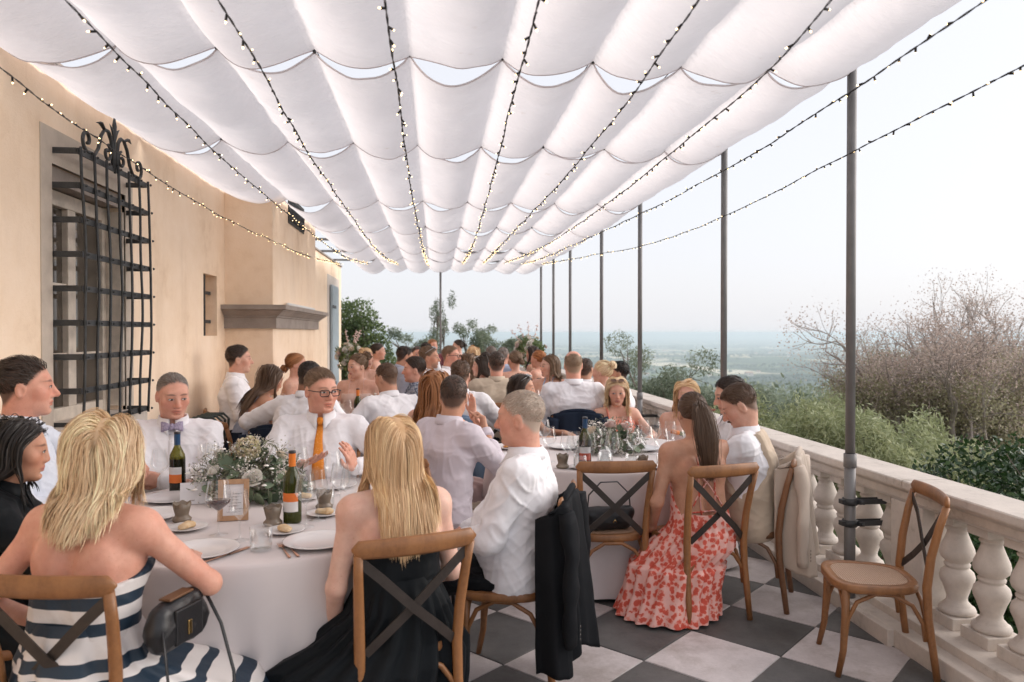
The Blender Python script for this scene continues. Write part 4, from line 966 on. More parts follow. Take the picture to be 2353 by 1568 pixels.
# ------------------------------------------------------------------ hair
HLA = np.radians([0,35,60,80,95,120,150,180])
def hairline(x, y, lift=0):
    return np.interp(np.arctan2(np.abs(x), y), HLA, np.array([.076,.066,.040,.012,.004,-.030,-.068,-.075]))+lift
CR0 = np.array([0,-.012,.033]); CRR = np.array([.0775,.1005,.0865])
def make_hair(pr, style, col, n, width, seed, bodyp, L=.3, wave=.0, freq=26, part=.02, comb_dir=(.2,-1,.3), lift=0, bald=False, vol=.02, tie=(0,-.112,.055), face=None, curl=0):
    rng = np.random.default_rng(seed); Hc, R, s = pr['Hc'], pr['Rh'], pr['hs']
    toW = lambda q: Hc+(q*s)@R.T
    d = rng.normal(size=(n*3,3)); d /= np.linalg.norm(d,axis=1)[:,None]; q = CR0+d*CRR
    ok = q[:,2] > hairline(q[:,0], q[:,1], lift)
    if bald: ok &= ~((q[:,2] > .075) & (q[:,1] > -.075))
    q = q[ok][:n]; d = (q-CR0)/CRR**2; d /= np.linalg.norm(d,axis=1)[:,None]; n = len(q)
    paths = []; g_l = R.T@np.array([0,0,-1.])
    if style == 'short':
        S = 4; ln = L*rng.uniform(.6,1.2,(n,1))*(np.where(q[:,2:]>.05, 1.0, .55)); c = np.array(comb_dir)+np.zeros((n,3)); c[:,0] *= np.where(q[:,0]>part,1,-1)*1.0
        c += np.stack([vnoise(q*22,seed+k) for k in range(3)],1)*(.5+curl)
        p = q.copy(); pts = [p.copy()]
        for i in range(S):
            nn = (p-CR0)/CRR**2; nn /= np.linalg.norm(nn,axis=1)[:,None]; t = c-nn*(c*nn).sum(1)[:,None]; t /= np.linalg.norm(t,axis=1)[:,None]+1e-9
            liftv = (.42 if i < 2 else .05)*np.clip(q[:,2:]*9+.3,.12,1)
            p = p+(t+nn*liftv*(vol/.02)+rng.normal(size=(n,3))*.08)*ln/S; pts.append(p.copy())
        paths = toW(np.array(pts).transpose(1,0,2))
    elif style in ('long','bob'):
        S = 20; ln = L*rng.uniform(.82,1.08,(n,1)); p = toW(q); pts = [p.copy()]; off = .004+vol*rng.uniform(0,1,n)**1.5
        sgn = np.where(q[:,0]>part,1,-1.); ph = vnoise(q*16,seed+3)*5+rng.uniform(-.5,.5,n); v = None; st = ln/S
        for i in range(S):
            ql = ((p-Hc)@R)/s; nn = (ql-CR0)/CRR**2; nn /= np.linalg.norm(nn,axis=1)[:,None]
            side = np.stack([sgn*.9, -.55+0*sgn, -.15+0*sgn],1); side = side-nn*(side*nn).sum(1)[:,None]; side /= np.linalg.norm(side,axis=1)[:,None]+1e-9
            wg = np.clip((ql[:,2:]-.02)/.09,0,1); fall = np.array([0,0,-1.])+0*p
            t = (side@R.T)*wg*.9+fall*(1.05-wg*.8); t /= np.linalg.norm(t,axis=1)[:,None]
            v = t if v is None else .45*v+.55*t; v /= np.linalg.norm(v,axis=1)[:,None]; p = p+v*st
            ql = ((p-Hc)@R)/s; fr = (ql[:,1] > .015) & (ql[:,2] < .062)     # keep the face clear
            lim = .066+.01*rng.uniform(size=n); nx = np.where(fr & (np.abs(ql[:,0]) < lim), np.sign(ql[:,0]+1e-6)*lim, ql[:,0]); ql = ql.copy(); ql[:,0] = nx
            back = (ql[:,2] < .070) & (ql[:,1] > .030); ql[back,1] -= .011; p = toW(ql)
            ql = ((p-Hc)@R)/s; lowm = ql[:,2] < -.075
            if lowm.any():
                gy = np.where(q[:,1] < .035, -.10, .075); k_ = lowm*.22; ql[:,1] += (gy-ql[:,1])*k_*np.where(q[:,1] < .035, ql[:,1] > -.10, ql[:,1] < .075); ql[:,0] = np.where(lowm, np.clip(ql[:,0], -.118-.02*vnoise(q*9,5), .118+.02*vnoise(q*9,6)), ql[:,0]); p = toW(ql)
            dd = sdf(bodyp, p); hit = dd < off
            if hit.any():
                g = sdf_grad(bodyp, p[hit]); p[hit] = p[hit]+g*(off[hit]-dd[hit])[:,None]
            w_ = wave*min(1,(i/S)*1.8); so = np.stack([np.sin(freq*(i/S)*L*3.2+ph), np.cos(freq*(i/S)*L*3.2+ph*1.3), 0*ph],1)
            pts.append(p+so*w_)
        paths = np.array(pts).transpose(1,0,2)
        for _ in range(5): paths[:,1:-1] = .5*paths[:,1:-1]+.25*(paths[:,:-2]+paths[:,2:])
    else:   # drawn back to a tie point
        S = 9; tl = np.array(tie); td = (tl-CR0)/CRR; td /= np.linalg.norm(td); u0 = (q-CR0)/CRR; u0 /= np.linalg.norm(u0,axis=1)[:,None]; pts = []
        om = np.arccos(np.clip(u0@td,-.999,.999)); so = np.sin(om)[:,None]; off = 1+.05*rng.uniform(size=(n,1))+vol*1.5
        for i in range(S+1):
            f = i/S; u = (np.sin((1-f)*om)[:,None]*u0+np.sin(f*om)[:,None]*td)/so
            wob = np.stack([vnoise(q*30+f*2,seed+k) for k in range(3)],1)*(.02+curl*.1)*math.sin(PI*f)
            pts.append(CR0+(u+wob)*CRR*(1+(off-1)*(math.sin(PI*min(f*1.2,1))*.9+.25)))
        if style == 'pony':
            end = np.array([pts[-1]])[0]; j = rng.normal(size=(n,3))*.008; p = toW(tl+ (tl-CR0)/np.linalg.norm(tl-CR0)*.015+j); W = [toW(a) for a in pts]; back = R@nrm((0,-1,.1)); v = back+0*p; ln = L*rng.uniform(.75,1.1,(n,1)); S2 = 14; sw = pr.get('sway', np.array([0,0,0]))
            ph = vnoise(q*12,seed)*4
            for i in range(S2):
                v = v*.72+np.array([0,0,-.36])+sw*.08+rng.normal(size=(n,3))*.015; v = v/np.linalg.norm(v,axis=1)[:,None]; p = p+v*ln/S2
                dd = sdf(bodyp, p); hit = dd < .012
                if hit.any(): g = sdf_grad(bodyp, p[hit]); p[hit] += g*(.012-dd[hit])[:,None]
                bul = math.sin(PI*min(1,(i+1)/S2*.9+.05)); W.append(p+ (j/.008)*.012*bul+ wave*np.stack([np.sin(i*.8+ph),np.cos(i*.8+ph),0*ph],1))
            paths = np.array(W).transpose(1,0,2)
        else: paths = toW(np.array(pts).transpose(1,0,2))
    if style in ('long','pony') and n > 1000:
        k_ = int(n*.03); fl_ = rng.choice(n, k_, replace=False); paths = np.array(paths); g_ = np.linspace(0,1,paths.shape[1])[None,:,None]; paths[fl_] += (rng.normal(size=(k_,1,3))*.012*g_**1.3+np.sin(g_*rng.uniform(3,8,(k_,1,1))+rng.uniform(0,6,(k_,1,1)))*rng.normal(size=(k_,1,3))*.006*g_)
    rnd = np.clip(.5+.33*vnoise(q*34,seed+8)+rng.normal(size=n)*.16,0,1)
    if style == 'bun':
        m = 90; tl = np.array(tie); c0 = tl+nrm(tl-CR0)*.022; ex = []; 
        for k in range(m):
            a = rng.normal(size=3); a /= np.linalg.norm(a); b = np.cross(a, rng.normal(size=3)); b /= np.linalg.norm(b); r0 = pr.get('bun_r',.033)*rng.uniform(.7,1.1); t = np.linspace(0, rng.uniform(1.5,4), paths.shape[1])
            ex.append(toW(c0+r0*(np.cos(t)[:,None]*a+np.sin(t)[:,None]*b)+rng.normal(size=3)*.005))
        paths = np.concatenate([paths, np.array(ex)]); rnd = np.concatenate([rnd, np.clip(.5+rng.normal(size=m)*.25,0,1)])
    Np, Sp = paths.shape[:2]
    tg = np.gradient(paths, axis=1); tg /= np.linalg.norm(tg,axis=2,keepdims=True)+1e-9
    ctr = Hc+R@(CR0*s); nn = paths-ctr; nn[:,:,2] *= .45 if style in ('long','bob','pony') else 1; nn = nn+rng.normal(size=(Np,1,3))*.035
    sd_ = np.cross(tg, nn); sd_ /= np.linalg.norm(sd_,axis=2,keepdims=True)+1e-9
    tp = np.ones(Sp); tp[-1] = .25; tp[-2] = .6; tp[0] = .8
    wd_ = width*rng.uniform(.6,1.4,(Np,1,1))*tp[None,:,None]*.5
    if style == 'bun': wd_[-90:] *= 1.6
    V = np.stack([paths-sd_*wd_, paths+sd_*wd_], 2).reshape(-1,3)
    b = (np.arange(Np)[:,None]*Sp+np.arange(Sp-1)[None,:]).reshape(-1)*2
    F = np.stack([b, b+1, b+3, b+2], 1); A = np.repeat(rnd, Sp*2)
    # scalp cap underneath
    nu, nv = 72, 44; th = np.linspace(0,2*PI,nu,endpoint=False); phi = np.linspace(0.02,PI-.02,nv); TH, PH = np.meshgrid(th,phi,indexing='ij')
    dd = np.stack([np.sin(PH)*np.sin(TH), np.sin(PH)*np.cos(TH), np.cos(PH)],-1); cq = CR0+dd*(CRR+(.004 if style != 'short' else .0015))
    keep = cq[...,2] > hairline(cq[...,0], cq[...,1], lift+.003)
    if bald: keep &= ~((cq[...,2] > .075) & (cq[...,1] > -.075))
    ci = np.arange(nu*nv).reshape(nu,nv); cn_ = np.roll(ci,-1,0); cf = np.stack([ci[:,:-1],ci[:,1:],cn_[:,1:],cn_[:,:-1]],-1).reshape(-1,4)
    kk = keep.reshape(-1); cf = cf[kk[cf].sum(1) >= 3]; cv = toW(cq.reshape(-1,3))
    used, inv = np.unique(cf, return_inverse=True); cf = inv.reshape(cf.shape); cv = cv[used]
    if style != 'short': F = np.concatenate([F, cf+len(V)]); V = np.concatenate([V, cv]); A = np.concatenate([A, .28+.15*vnoise(cv*60,seed)])
    if style == 'bun':
        bq = MB(); c0 = toW(np.array([np.array(tie)+nrm(np.array(tie)-CR0)*.022]))[0]
        bp, bf = polygonise([ell(c0, np.array([1,1,1])*pr.get('bun_r',.033)*.92*s)], .008); F = np.concatenate([F, bf+len(V)]); V = np.concatenate([V, bp]); A = np.concatenate([A, np.full(len(bp),.3)])
    me = mesh_np('hair', V, F, hair_mat(col)); fattr(me, 'rnd', A); return me
# ================================================================== PEOPLE
def eye_mesh(gaze=(0,0)):
    V = []; F = []; Mi = []; nu, nv = 15, 8
    for i in range(nu):
        u = -1+2*i/(nu-1); hw = max(0,1-u*u)**.75
        for j in range(nv):
            v = -1+2*j/(nv-1); z = v*hw*(.0058 if v > 0 else .0042); x = u*.0140; V.append((x, .0040*(1-(x/.016)**2-(z/.010)**2*.6), z))
    for i in range(nu-1):
        for j in range(nv-1):
            F.append((i*nv+j,(i+1)*nv+j,(i+1)*nv+j+1,i*nv+j+1)); c = np.mean([V[k] for k in F[-1]],0); r = math.hypot(c[0]-gaze[0],c[2]-gaze[1]-.0006); Mi.append(2 if r < .0028 else 1 if r < .0062 else 0)
    q = MB(); q.V = V; q.F = F; q.M = Mi; q.S = [True]*len(F)
    q.tube([(-1*.0148+.0296*t, .0032*(1-(2*t-1)**2)+.0012, max(0,1-(2*t-1)**2)**.75*.0058) for t in np.linspace(0,1,9)], [.0006,.0011,.0014,.0015,.0015,.0015,.0014,.0011,.0006], 4, m=3)
    return q.mesh('eye', [M['eye_white'],M['iris'],M['pupil'],M['lash']])
EYE_ME = {}
def skirt_mesh(name, mt, P, rings, pleats=14, amp=.02, seed=0, nu=96, front=0):
    """rings: (z, cx, cy, rx, ry, pleat) from waist to hem, local coords"""
    rings = np.array(rings, float); nv = 40; tt = np.linspace(0, len(rings)-1, nv); i = np.clip(tt.astype(int),0,len(rings)-2); f = (tt-i)[:,None]; f = f*f*(3-2*f)
    Rg = rings[i]*(1-f)+rings[i+1]*f; V = []; uv = []
    th = np.linspace(0,2*PI,nu,endpoint=False); ln = 0; prev = None
    for k, (z,cx,cy,rx,ry,pl) in enumerate(Rg):
        w_ = vnoise(np.stack([np.cos(th)*2.2,np.sin(th)*2.2,np.full(nu,z*1.5)],1),seed)
        ps = np.sin(pleats*th+w_*3.2+z*1.3); ps = np.sign(ps)*np.abs(ps)**.8
        r = 1+pl*amp*ps/max(rx,.05)+.04*pl*vnoise(np.stack([np.cos(th)*4,np.sin(th)*4,np.full(nu,z*3)],1),seed+1)
        V.append(np.stack([cx+rx*r*np.cos(th), cy+ry*r*np.sin(th), np.full(nu,z)+.012*pl*w_],1)); uv.append(np.full(nu,k/(nv-1)))
    V = np.concatenate(V); idx = np.arange(nv*nu).reshape(nv,nu); nx = np.roll(idx,-1,1); F = np.stack([idx[:-1],idx[1:],nx[1:],nx[:-1]],-1).reshape(-1,4)[:, ::-1]
    me = mesh_np(name, V, F, mt); fattr(me,'v',np.concatenate(uv)); fattr(me,'u',np.tile(th,nv)); return me
def snap(prims, pts, off, it=5):
    for _ in range(it): pts = pts-sdf_grad(prims, pts)*(sdf(prims, pts)-off)[:,None]
    return pts
def person(label, px, depth, face, sex='m', s=None, lean=.0, side=.0, hyaw=0, hpitch=0, hroll=0, skin='fair', hair=None, top=None, bottom='trousers', bcol=None, armL='lap', armR='lap', vox=.012, eyes=None, belly=0, stub=None, hs=None, wide=1.0, brow=None, group=None, twist=0, acc=(), fold=.010, gaze=(0,0), nstr=None, neck=.0, shoes=None, legs=None, zfix=None):
    fem = sex == 'f'; s = s or (.93 if fem else 1.0); hs = hs or (.985 if fem else 1.045); D2R = math.radians
    top = top or dict(kind='shirt', mat=WHITE); hair = dict(hair or {}); sd0 = int(px[0]*7+px[1]) % 1000
    u = nrm((math.sin(side), math.sin(lean), math.cos(lean)*math.cos(side))); right = nrm(np.cross((0,1,0), u)); right = nrm(Rax(u, -twist)@right); fwd = np.cross(u, right)
    P = np.zeros(3); N_ = u*.50*s; Hc = N_+nrm(u*.5+np.array([0,.16+neck,.7]))*.157*s+fwd*.014
    Rh = np.eye(3)
    Rh = Rax((0,0,1.), -D2R(hyaw))@Rh; Rh = Rax(Rh@np.array([1.,0,0]), -D2R(hpitch))@Rh; Rh = Rax(Rh@np.array([0,1.,0]), D2R(hroll))@Rh
    fa = D2R(face); tgt = at_depth(px[0], px[1], depth); cz, szz = math.cos(-fa), math.sin(-fa); Rw = np.array([[cz,-szz,0],[szz,cz,0],[0,0,1]])
    root = tgt-Rw@Hc; zh = root[2] if zfix is None else zfix; root[2] = 0
    off0 = np.array([0,0,zh]); P = P+off0; N_ = N_+off0; Hc = Hc+off0
    t = empty('person', tuple(root), -fa, label, 'person', group)
    w = (.170 if fem else .206)*s
    def torso(o, f=1.0):
        k = .05; out = []; wr, cr = (.086,.094) if fem else (.106,.115)
        for sg in (-1,1):
            X = right*sg
            out += [cone(P+X*.072*s-u*.03*s, P+X*.055*s+u*.17*s, (.118 if fem else .115)*s*f+o, wr*s*f+o, k), cone(P+X*.055*s+u*.17*s, P+X*.070*s+u*.33*s, wr*s*f+o, cr*s*f+o, k), cone(P+X*.07*s+u*.33*s, P+X*.085*s+u*.42*s, cr*s*f+o, .074*s*f+o, k),
                    cone(N_-u*.055*s+X*.04*s-fwd*.012, P+u*.435*s+X*(w-.03)-fwd*.004, .058*s*f+o, .054*s*f+o, .04)]
            if fem: out.append(ell(P+u*.315*s+X*.072*s+fwd*.085*s, np.array([.062,.058,.062])*s*f+o, None, .04))
        if belly: out.append(ell(P+u*.14*s+fwd*(.07+belly*.3), np.array([.15+belly*.3,.11+belly*.5,.15])+o, None, .08))
        return out
    l1, l2 = .285*s, .255*s; arms = []
    for sg, a in ((-1,armL),(1,armR)):
        S = P+u*.432*s+right*sg*w
        pre = dict(lap=dict(h=(.10,.26,.12),p=(.6,-.5,-.5),d=(-.35,.9,-.2),n=(0,0,-1),c=.5), table=dict(h=(.20,.36,.25),p=(.8,-.2,-.6),d=(-.5,.8,0),n=(0,0,-1),c=.35), down=dict(h=(.27,.08,.02),p=(.5,-1,0),d=(0,.3,-1),n=(-1,0,0),c=.4),
                   chin=dict(h=(.10,.22,.47),p=(.6,.1,-1),d=(-.4,-.2,.9),n=(-.6,-.8,.2),c=1.3))
        a = dict(pre[a]) if isinstance(a,str) else dict(a); hp_ = np.array(a['h'],float)*s; hp_[0] *= sg; pole = np.array(a.get('p',(.6,-.4,-.6)),float); pole[0] *= sg
        Hn = P+right*hp_[0]+np.array([0,1,0])*hp_[1]+np.array([0,0,1])*hp_[2]; E_, Wr = ik(S, Hn, l1, l2, right*pole[0]+np.array([0,pole[1],pole[2]]))
        d_ = np.array(a.get('d',(-.3,.9,-.1)),float); d_[0] *= sg; n_ = np.array(a.get('n',(0,0,-1)),float); n_[0] *= sg
        ar = .043 if fem else .047; arms.append(dict(S=S,E=E_,W=Wr,d=d_,n=n_,c=a.get('c',.5),sg=sg,ar=ar*s,sp=a.get('s',.10)))
    covered = top['kind'] in ('shirt','blazer','vest')
    pr = dict(Hc=Hc, Rh=Rh, hs=hs, sway=np.array(hair.pop('sway',(0,0,0)),float)); 
    if 'bun_r' in hair: pr['bun_r'] = hair.pop('bun_r')
    hp = head_prims(Hc, Rh, hs, fem, wide); nr = (.046 if fem else .058)*s
    neckp = [cone(N_-u*.05*s, Hc+Rh@np.array([0,-.022,-.045])*hs, nr*1.12, nr, .035)]
    body = hp+neckp+torso(-.012 if covered else 0.0)
    for A in arms:
        o = -.010 if covered else 0
        body += [cone(A['S'], A['E'], A['ar']*1.12+o, A['ar']*.86+o, .03), cone(A['E'], A['W'], A['ar']*.88+o, A['ar']*.56, .02)]
        if covered: pass
        else: body.append(cone(P+u*.43*s+right*A['sg']*(w-.05), A['S'], .052*s, A['ar']*1.18, .05))
        # tipping normal sign: thumb towards the body midline when the palm faces down
        body += hand_prims(A['W'], nrm(A['d']), A['n'], (1 if A['sg'] > 0 else -1)*(-1), s*(.92 if fem else 1.02), A['c'], A['sp'])
    if not covered:
        for sg in (-1,1): body.append(ell(P+u*.335*s+right*sg*.085*s-fwd*.078*s, np.array([.042,.022,.062])*s, None, .035))
        body.append(ell(P+u*.24*s-fwd*(.108 if fem else .125)*s, np.array([.010,.022,.17])*s, None, .03, -1))
    V, F = polygonise(body, vox)
    ang_skin = SK[skin]; hc = HC[hair.get('col','brown')]
    me = mesh_np('body', V, F, skin_mat(ang_skin, brow or tuple(np.array(hc)*.8), stub if stub is not None else (.0 if fem else .12), (.48,.17,.15) if fem else None, tuple(np.array(hc)*1.0) if hair.get('style') == 'short' else None))
    q = ((V-Hc)@Rh)/hs; q[np.linalg.norm(q,axis=1) > .2] = 9; fattr(me, 'hp', q, 'FLOAT_VECTOR')
    hl = q[:,2]-hairline(q[:,0], q[:,1], hair.get('lift',0)); 
    if hair.get('bald'): hl = np.minimum(hl, np.maximum(.078-q[:,2], -.072-q[:,1]))
    hl[(np.abs(q[:,0]) > .0765*wide) & (q[:,2] < .025) & (q[:,1] > -.035)] = -1; hl[q[:,0] > 5] = -1
    fattr(me, 'hl', hl if hair else hl*0-1); obj('body', me, t)
    full = eyes if eyes is not None else vox < .008
    if full:
        for sg in (-1,1):
            yy = np.linspace(.125,.06,90); L_ = np.stack([np.full(90,sg*.031*wide), yy, np.full(90,.0005)],1); dd = sdf(hp, Hc+(L_*hs)@Rh.T); k = np.argmax(dd < 0); p = Hc+Rh@(L_[k]*hs)-Rh@np.array([0,.0016,0])*hs
            if gaze not in EYE_ME: EYE_ME[gaze] = eye_mesh(gaze)
            e = obj('eye', EYE_ME[gaze], t, tuple(p)); Rm = Rh@Rax((0,0,1.), -sg*.20); e.rotation_euler = Matrix(Rm.tolist()).to_euler(); e.scale = (hs*1.05,)*3
    # ---- clothing
    def cloth_obj(name, prims, mt, vx, cut=None, fo=fold, seed=0, parent=t, vert=.5):
        V, F = polygonise(prims, vx, cut)
        if len(V) == 0: return None
        V = folds(V, F, fo, sd0+seed, vert); return obj(name, mesh_np(name, V, F, mt), parent)
    vx = max(vox*1.25, .007); mt = top.get('mat', WHITE)
    npt = N_+u*.008*s; nn_ = nrm(u+fwd*.42)
    lowcut = lambda p: -((p-(P-u*.10*s))@u)
    if covered:
        o = .012 if top['kind'] != 'blazer' else .018
        pl = torso(o)+sum([[cone(A['S']+right*A['sg']*-.01, A['E'], A['ar']*1.25+o*.9, A['ar']*1.02+o*.8, .035), cone(A['E'], A['W']+nrm(A['E']-A['W'])*.012, A['ar']*1.06+o*.8, A['ar']*.72+o*.6, .022)] for A in arms], [])
        cutf = lambda p: np.maximum((p-npt)@nn_, lowcut(p))
        sh = cloth_obj('jacket' if top['kind'] == 'blazer' else 'shirt', pl, mt, vx, cutf, fold, 1, vert=.45)
        for A in arms:   # cuffs
            qb = MB(); ax = nrm(A['W']-A['E']); qb.tube([A['W']-ax*.045, A['W']-ax*.04, A['W']+ax*.004, A['W']+ax*.006], [A['ar']*.80+o*.6, A['ar']*.86+o*.6, A['ar']*.80+o*.6, A['ar']*.6], 14); qb.build('cuff', mt if top['kind'] != 'blazer' else top.get('under',WHITE), sh)
        # collar
        cm = top.get('under', mt) if top['kind'] == 'blazer' else mt
        V = []; na = 34; a0 = .20
        for i in range(na):
            a = a0+(2*PI-2*a0)*i/(na-1); front = max(0, math.cos(a))**3; dr = right*math.sin(a)+fwd*math.cos(a)
            c0 = N_+fwd*.006; up_ = nrm(u+np.array([0,0,.4])-fwd*.12*0)
            r1 = nr+.013; hgt = .036-.016*max(0,math.cos(a))
            low = -.010-.018*max(0,math.cos(a)); 
            endk = max(0, 1-min(a-a0, 2*PI-a0-a)/.42)
            V += [c0+dr*(r1+.004)+up_*(low-.01), c0+dr*(r1-.001)+up_*hgt*.55, c0+dr*(r1+.001)+up_*hgt, c0+dr*(r1+.005)+up_*(hgt+.002), c0+dr*(r1+.012)+up_*(low+.014), c0+dr*(r1+.017+.016*endk)+up_*(low-.004-.034*endk)+fwd*.010*endk]
        F = []
        for i in range(na-1):
            for j in range(5): F.append((i*6+j, i*6+j+1, (i+1)*6+j+1, (i+1)*6+j))
        co = obj('collar', mesh_np('collar', np.array(V), np.array(F), cm), sh)
        sm = co.modifiers.new('thick','SOLIDIFY'); sm.thickness = .003
        if top['kind'] == 'blazer':
            pass
        if top['kind'] == 'vest':
            o2 = .033
            def cv(p):
                r_ = p-P; h_ = r_@u; x_ = np.abs(r_@right); f_ = r_@fwd
                vee = np.where(f_ > 0, (h_-.25*s-2.1*x_)*.43, -1.); arm_ = x_-(w-.075)-.45*np.clip(.30*s-h_,0,.2)
                return np.maximum.reduce([(p-(N_-u*.012*s))@nrm(u+fwd*.25), lowcut(p), vee, arm_])
            ve = cloth_obj('vest', torso(o2), top['vest'], vx, cv, fold*.7, 4)
    else:
        hgt = top.get('h', .33); o = top.get('o', .008); bk = top.get('back', hgt)
        def cutd(p):
            r_ = p-P; fr = np.clip((r_@fwd)/.08*.5+.5,0,1); hh = (bk+(hgt-bk)*fr)*s; return np.maximum(r_@u-hh+np.abs(r_@right)*top.get('vee',0), lowcut(p))
        dr = cloth_obj('dress', torso(o), mt, vx, cutd, fold*.6, 2, vert=.7)
        tor_arm = neckp+torso(0.0)+[cone(P+u*.43*s+right*A['sg']*(w-.05), A['S'], .052*s, A['ar']*1.18, .05) for A in arms]
        for (x0, z0, x1, z1) in top.get('straps', []):     # over the shoulder: back point to front point
            for sg in ((-1,1) if len(top.get('straps')) < 3 else (1,)):
                pts = []
                a = P+right*sg*x0*s+u*z0*s-fwd*.14; b = P+u*.50*s+right*sg*.5*(x0+x1)*s; c = P+right*sg*x1*s+u*z1*s+fwd*.17
                f = np.linspace(0,1,22)[:,None]; pts = snap(tor_arm, (1-f)**2*a+2*f*(1-f)*(b+u*.12)+f*f*c, .003)
                qb = MB(); qb.tube(pts, top.get('sw',.005), 5, flat=(.35,1)); qb.build('strap', top.get('smat',mt), dr if dr else t)
    # ---- lower body
    bm_ = bcol or cloth('charcoal_trousers', (.03,.031,.036))
    lv = max(vox*1.4, .012)
    kn = legs or dict(k=.42, sp=.09)
    if bottom == 'trousers':
        lp = []
        for sg in (-1,1):
            h_ = P+right*sg*.085*s-u*.02; k_ = np.array([sg*(kn['sp']+.02), kn['k']*s, zh-.03]); an = np.array([sg*(kn['sp']+.03), kn['k']*s-.04+kn.get('f',0), .10])
            lp += [cone(h_, k_, .098*s, .074*s, .05), cone(k_, an, .074*s, .058*s, .03)]
        lp.append(ell(P-u*.03, np.array([.168,.128,.11])*s, None, .05))
        V, F = polygonise(lp, lv, lambda p: np.maximum(.09-p[...,2], (p-(P-u*.035))@u)); V = folds(V,F,fold*1.3,sd0+9); obj('trousers', mesh_np('trousers',V,F,bm_), t)
        sm_ = shoes or M['shoe_black']
        for sg in (-1,1):
            an = np.array([sg*(kn['sp']+.03), kn['k']*s-.04+kn.get('f',0), .10]); V, F = polygonise([cone(an+np.array([0,-.01,-.02]), an+np.array([0,0,.02]), .048, .046, .02), ell(an+np.array([sg*.01,.08,-.06]), (.046,.125,.042), None, .03)], max(lv,.01), lambda p: .004-p[...,2]); obj('shoe', mesh_np('shoe',V,F,sm_), t)
    elif bottom == 'skirt':
        me = skirt_mesh('skirt', bm_, P, [(zh+.16*s,0,.0,.125*s,.105*s,0),(zh+.02*s,0,.02,.18*s,.17*s,.4),(zh-.07,0,.16,.21,.34,.6),(zh-.22,0,.22,.24,.33,.9),(.25,0,.24,.27,.32,1),(.06,0,.25,.30,.34,1.2)], 13, .02, sd0, 64)
        obj('skirt', me, t)
        for sg in (-1,1):
            V, F = polygonise([ell((sg*.09,.52,.045),(.042,.11,.04))], .015); obj('shoe', mesh_np('shoe',V,F,M['shoe_nude']), t)
    # ---- hair
    if hair:
        st = hair.pop('style'); col = HC[hair.pop('col')]; near = vox < .008
        nst = nstr or {'short':(2600,1100,600),'long':(1800,750,400),'bob':(1300,600,320),'pony':(1400,600,350),'bun':(1300,600,350)}[st][0 if near else 1 if vox < .011 else 2]
        wdt = (.0036 if near else .0065 if vox < .011 else .009)*(1 if st != 'short' else .75)*hair.pop('wd',1)
        hb = neckp+hp[:3]+torso(.014)+[cone(A['S'], A['E'], A['ar']*1.2+.008, A['ar']+.008, .03) for A in arms]
        obj('hair', make_hair(pr, st, col, nst, wdt, sd0, hb, **hair), t)
    info = dict(t=t, P=P, u=u, right=right, fwd=fwd, N=N_, Hc=Hc, Rh=Rh, hs=hs, s=s, torso=torso, root=root, face=fa, arms=arms, zh=zh, w=w, body=body, Rw=Rw, nr=nr)
    return info
M['shoe_black'] = mat('black_shoe_leather', (.02,.02,.022), .35, .1); M['shoe_nude'] = mat('nude_shoe_leather', (.45,.30,.22), .4, .1)
def chest_point(I, x, h, off=.02):
    """point on the front of the torso"""
    P, u, r, f = I['P'], I['u'], I['right'], I['fwd']; tp = I['torso'](off); o = P+u*h+r*x+f*.45
    ts = np.linspace(0,.45,160); pts = o-f*ts[:,None]; d = sdf(tp, pts); k = np.argmax(d < 0); return pts[k] if (d < 0).any() else P+u*h+r*x+f*.12
def head_point(I, x, z, y0=.14, off=0):
    hp = head_prims(I['Hc'], I['Rh'], I['hs'], False); ys = np.linspace(y0,0,200); L_ = np.stack([np.full(200,x),ys,np.full(200,z)],1); pts = I['Hc']+(L_*I['hs'])@I['Rh'].T; d = sdf(hp, pts); k = np.argmax(d < off); return pts[k]
def spectacles(I, mt, glass=None):
    H, R, s = I['Hc'], I['Rh'], I['hs']; q = MB(); T = lambda p: H+R@(np.array(p)*s)
    for sg in (-1,1):
        pts = []
        for a in np.linspace(0,2*PI,29):
            c, sn = math.cos(a), math.sin(a); x = .0265*np.sign(c)*abs(c)**.55; z = .0175*np.sign(sn)*abs(sn)**.6; pts.append(T((sg*.0335+x, .108-abs(sg*.0335+x)*.12, -.003+z)))
        q.tube(pts, .0026, 6, caps=False); q.tube([T((sg*.061,.100,.006)),T((sg*.076,.085,.006)),T((sg*.080,.0,.004)),T((sg*.079,-.02,-.006))], .0024, 5)
    q.tube([T((-.008,.110,.002)),T((0,.113,.004)),T((.008,.110,.002))], .0024, 5)
    return q.build('spectacles', mt, I['t'])
def sunglasses_up(I, mt, rim):
    H, R, s = I['Hc'], I['Rh'], I['hs']; T = lambda p: H+R@(np.array(p)*s); q = MB()
    for sg in (-1,1):
        pts = [T((sg*.033+.026*math.cos(a), .066-.022*math.sin(a)-abs(sg*.033+.026*math.cos(a))*.25, .108+.010*math.sin(a)+.004)) for a in np.linspace(0,2*PI,19)]
        c = np.mean(pts,0); q.add([c]+pts[:-1], [(0,i+1,(i+1)%18+1) for i in range(18)], 0); q.tube(pts, .003, 5, m=1, caps=False); q.tube([T((sg*.058,.052,.105)),T((sg*.082,.0,.07)),T((sg*.084,-.03,.05))], .0025, 5, m=1)
    q.tube([T((-.01,.062,.113)),T((.01,.062,.113))], .003, 5, m=1)
    return q.build('sunglasses', [mt, rim], I['t'])
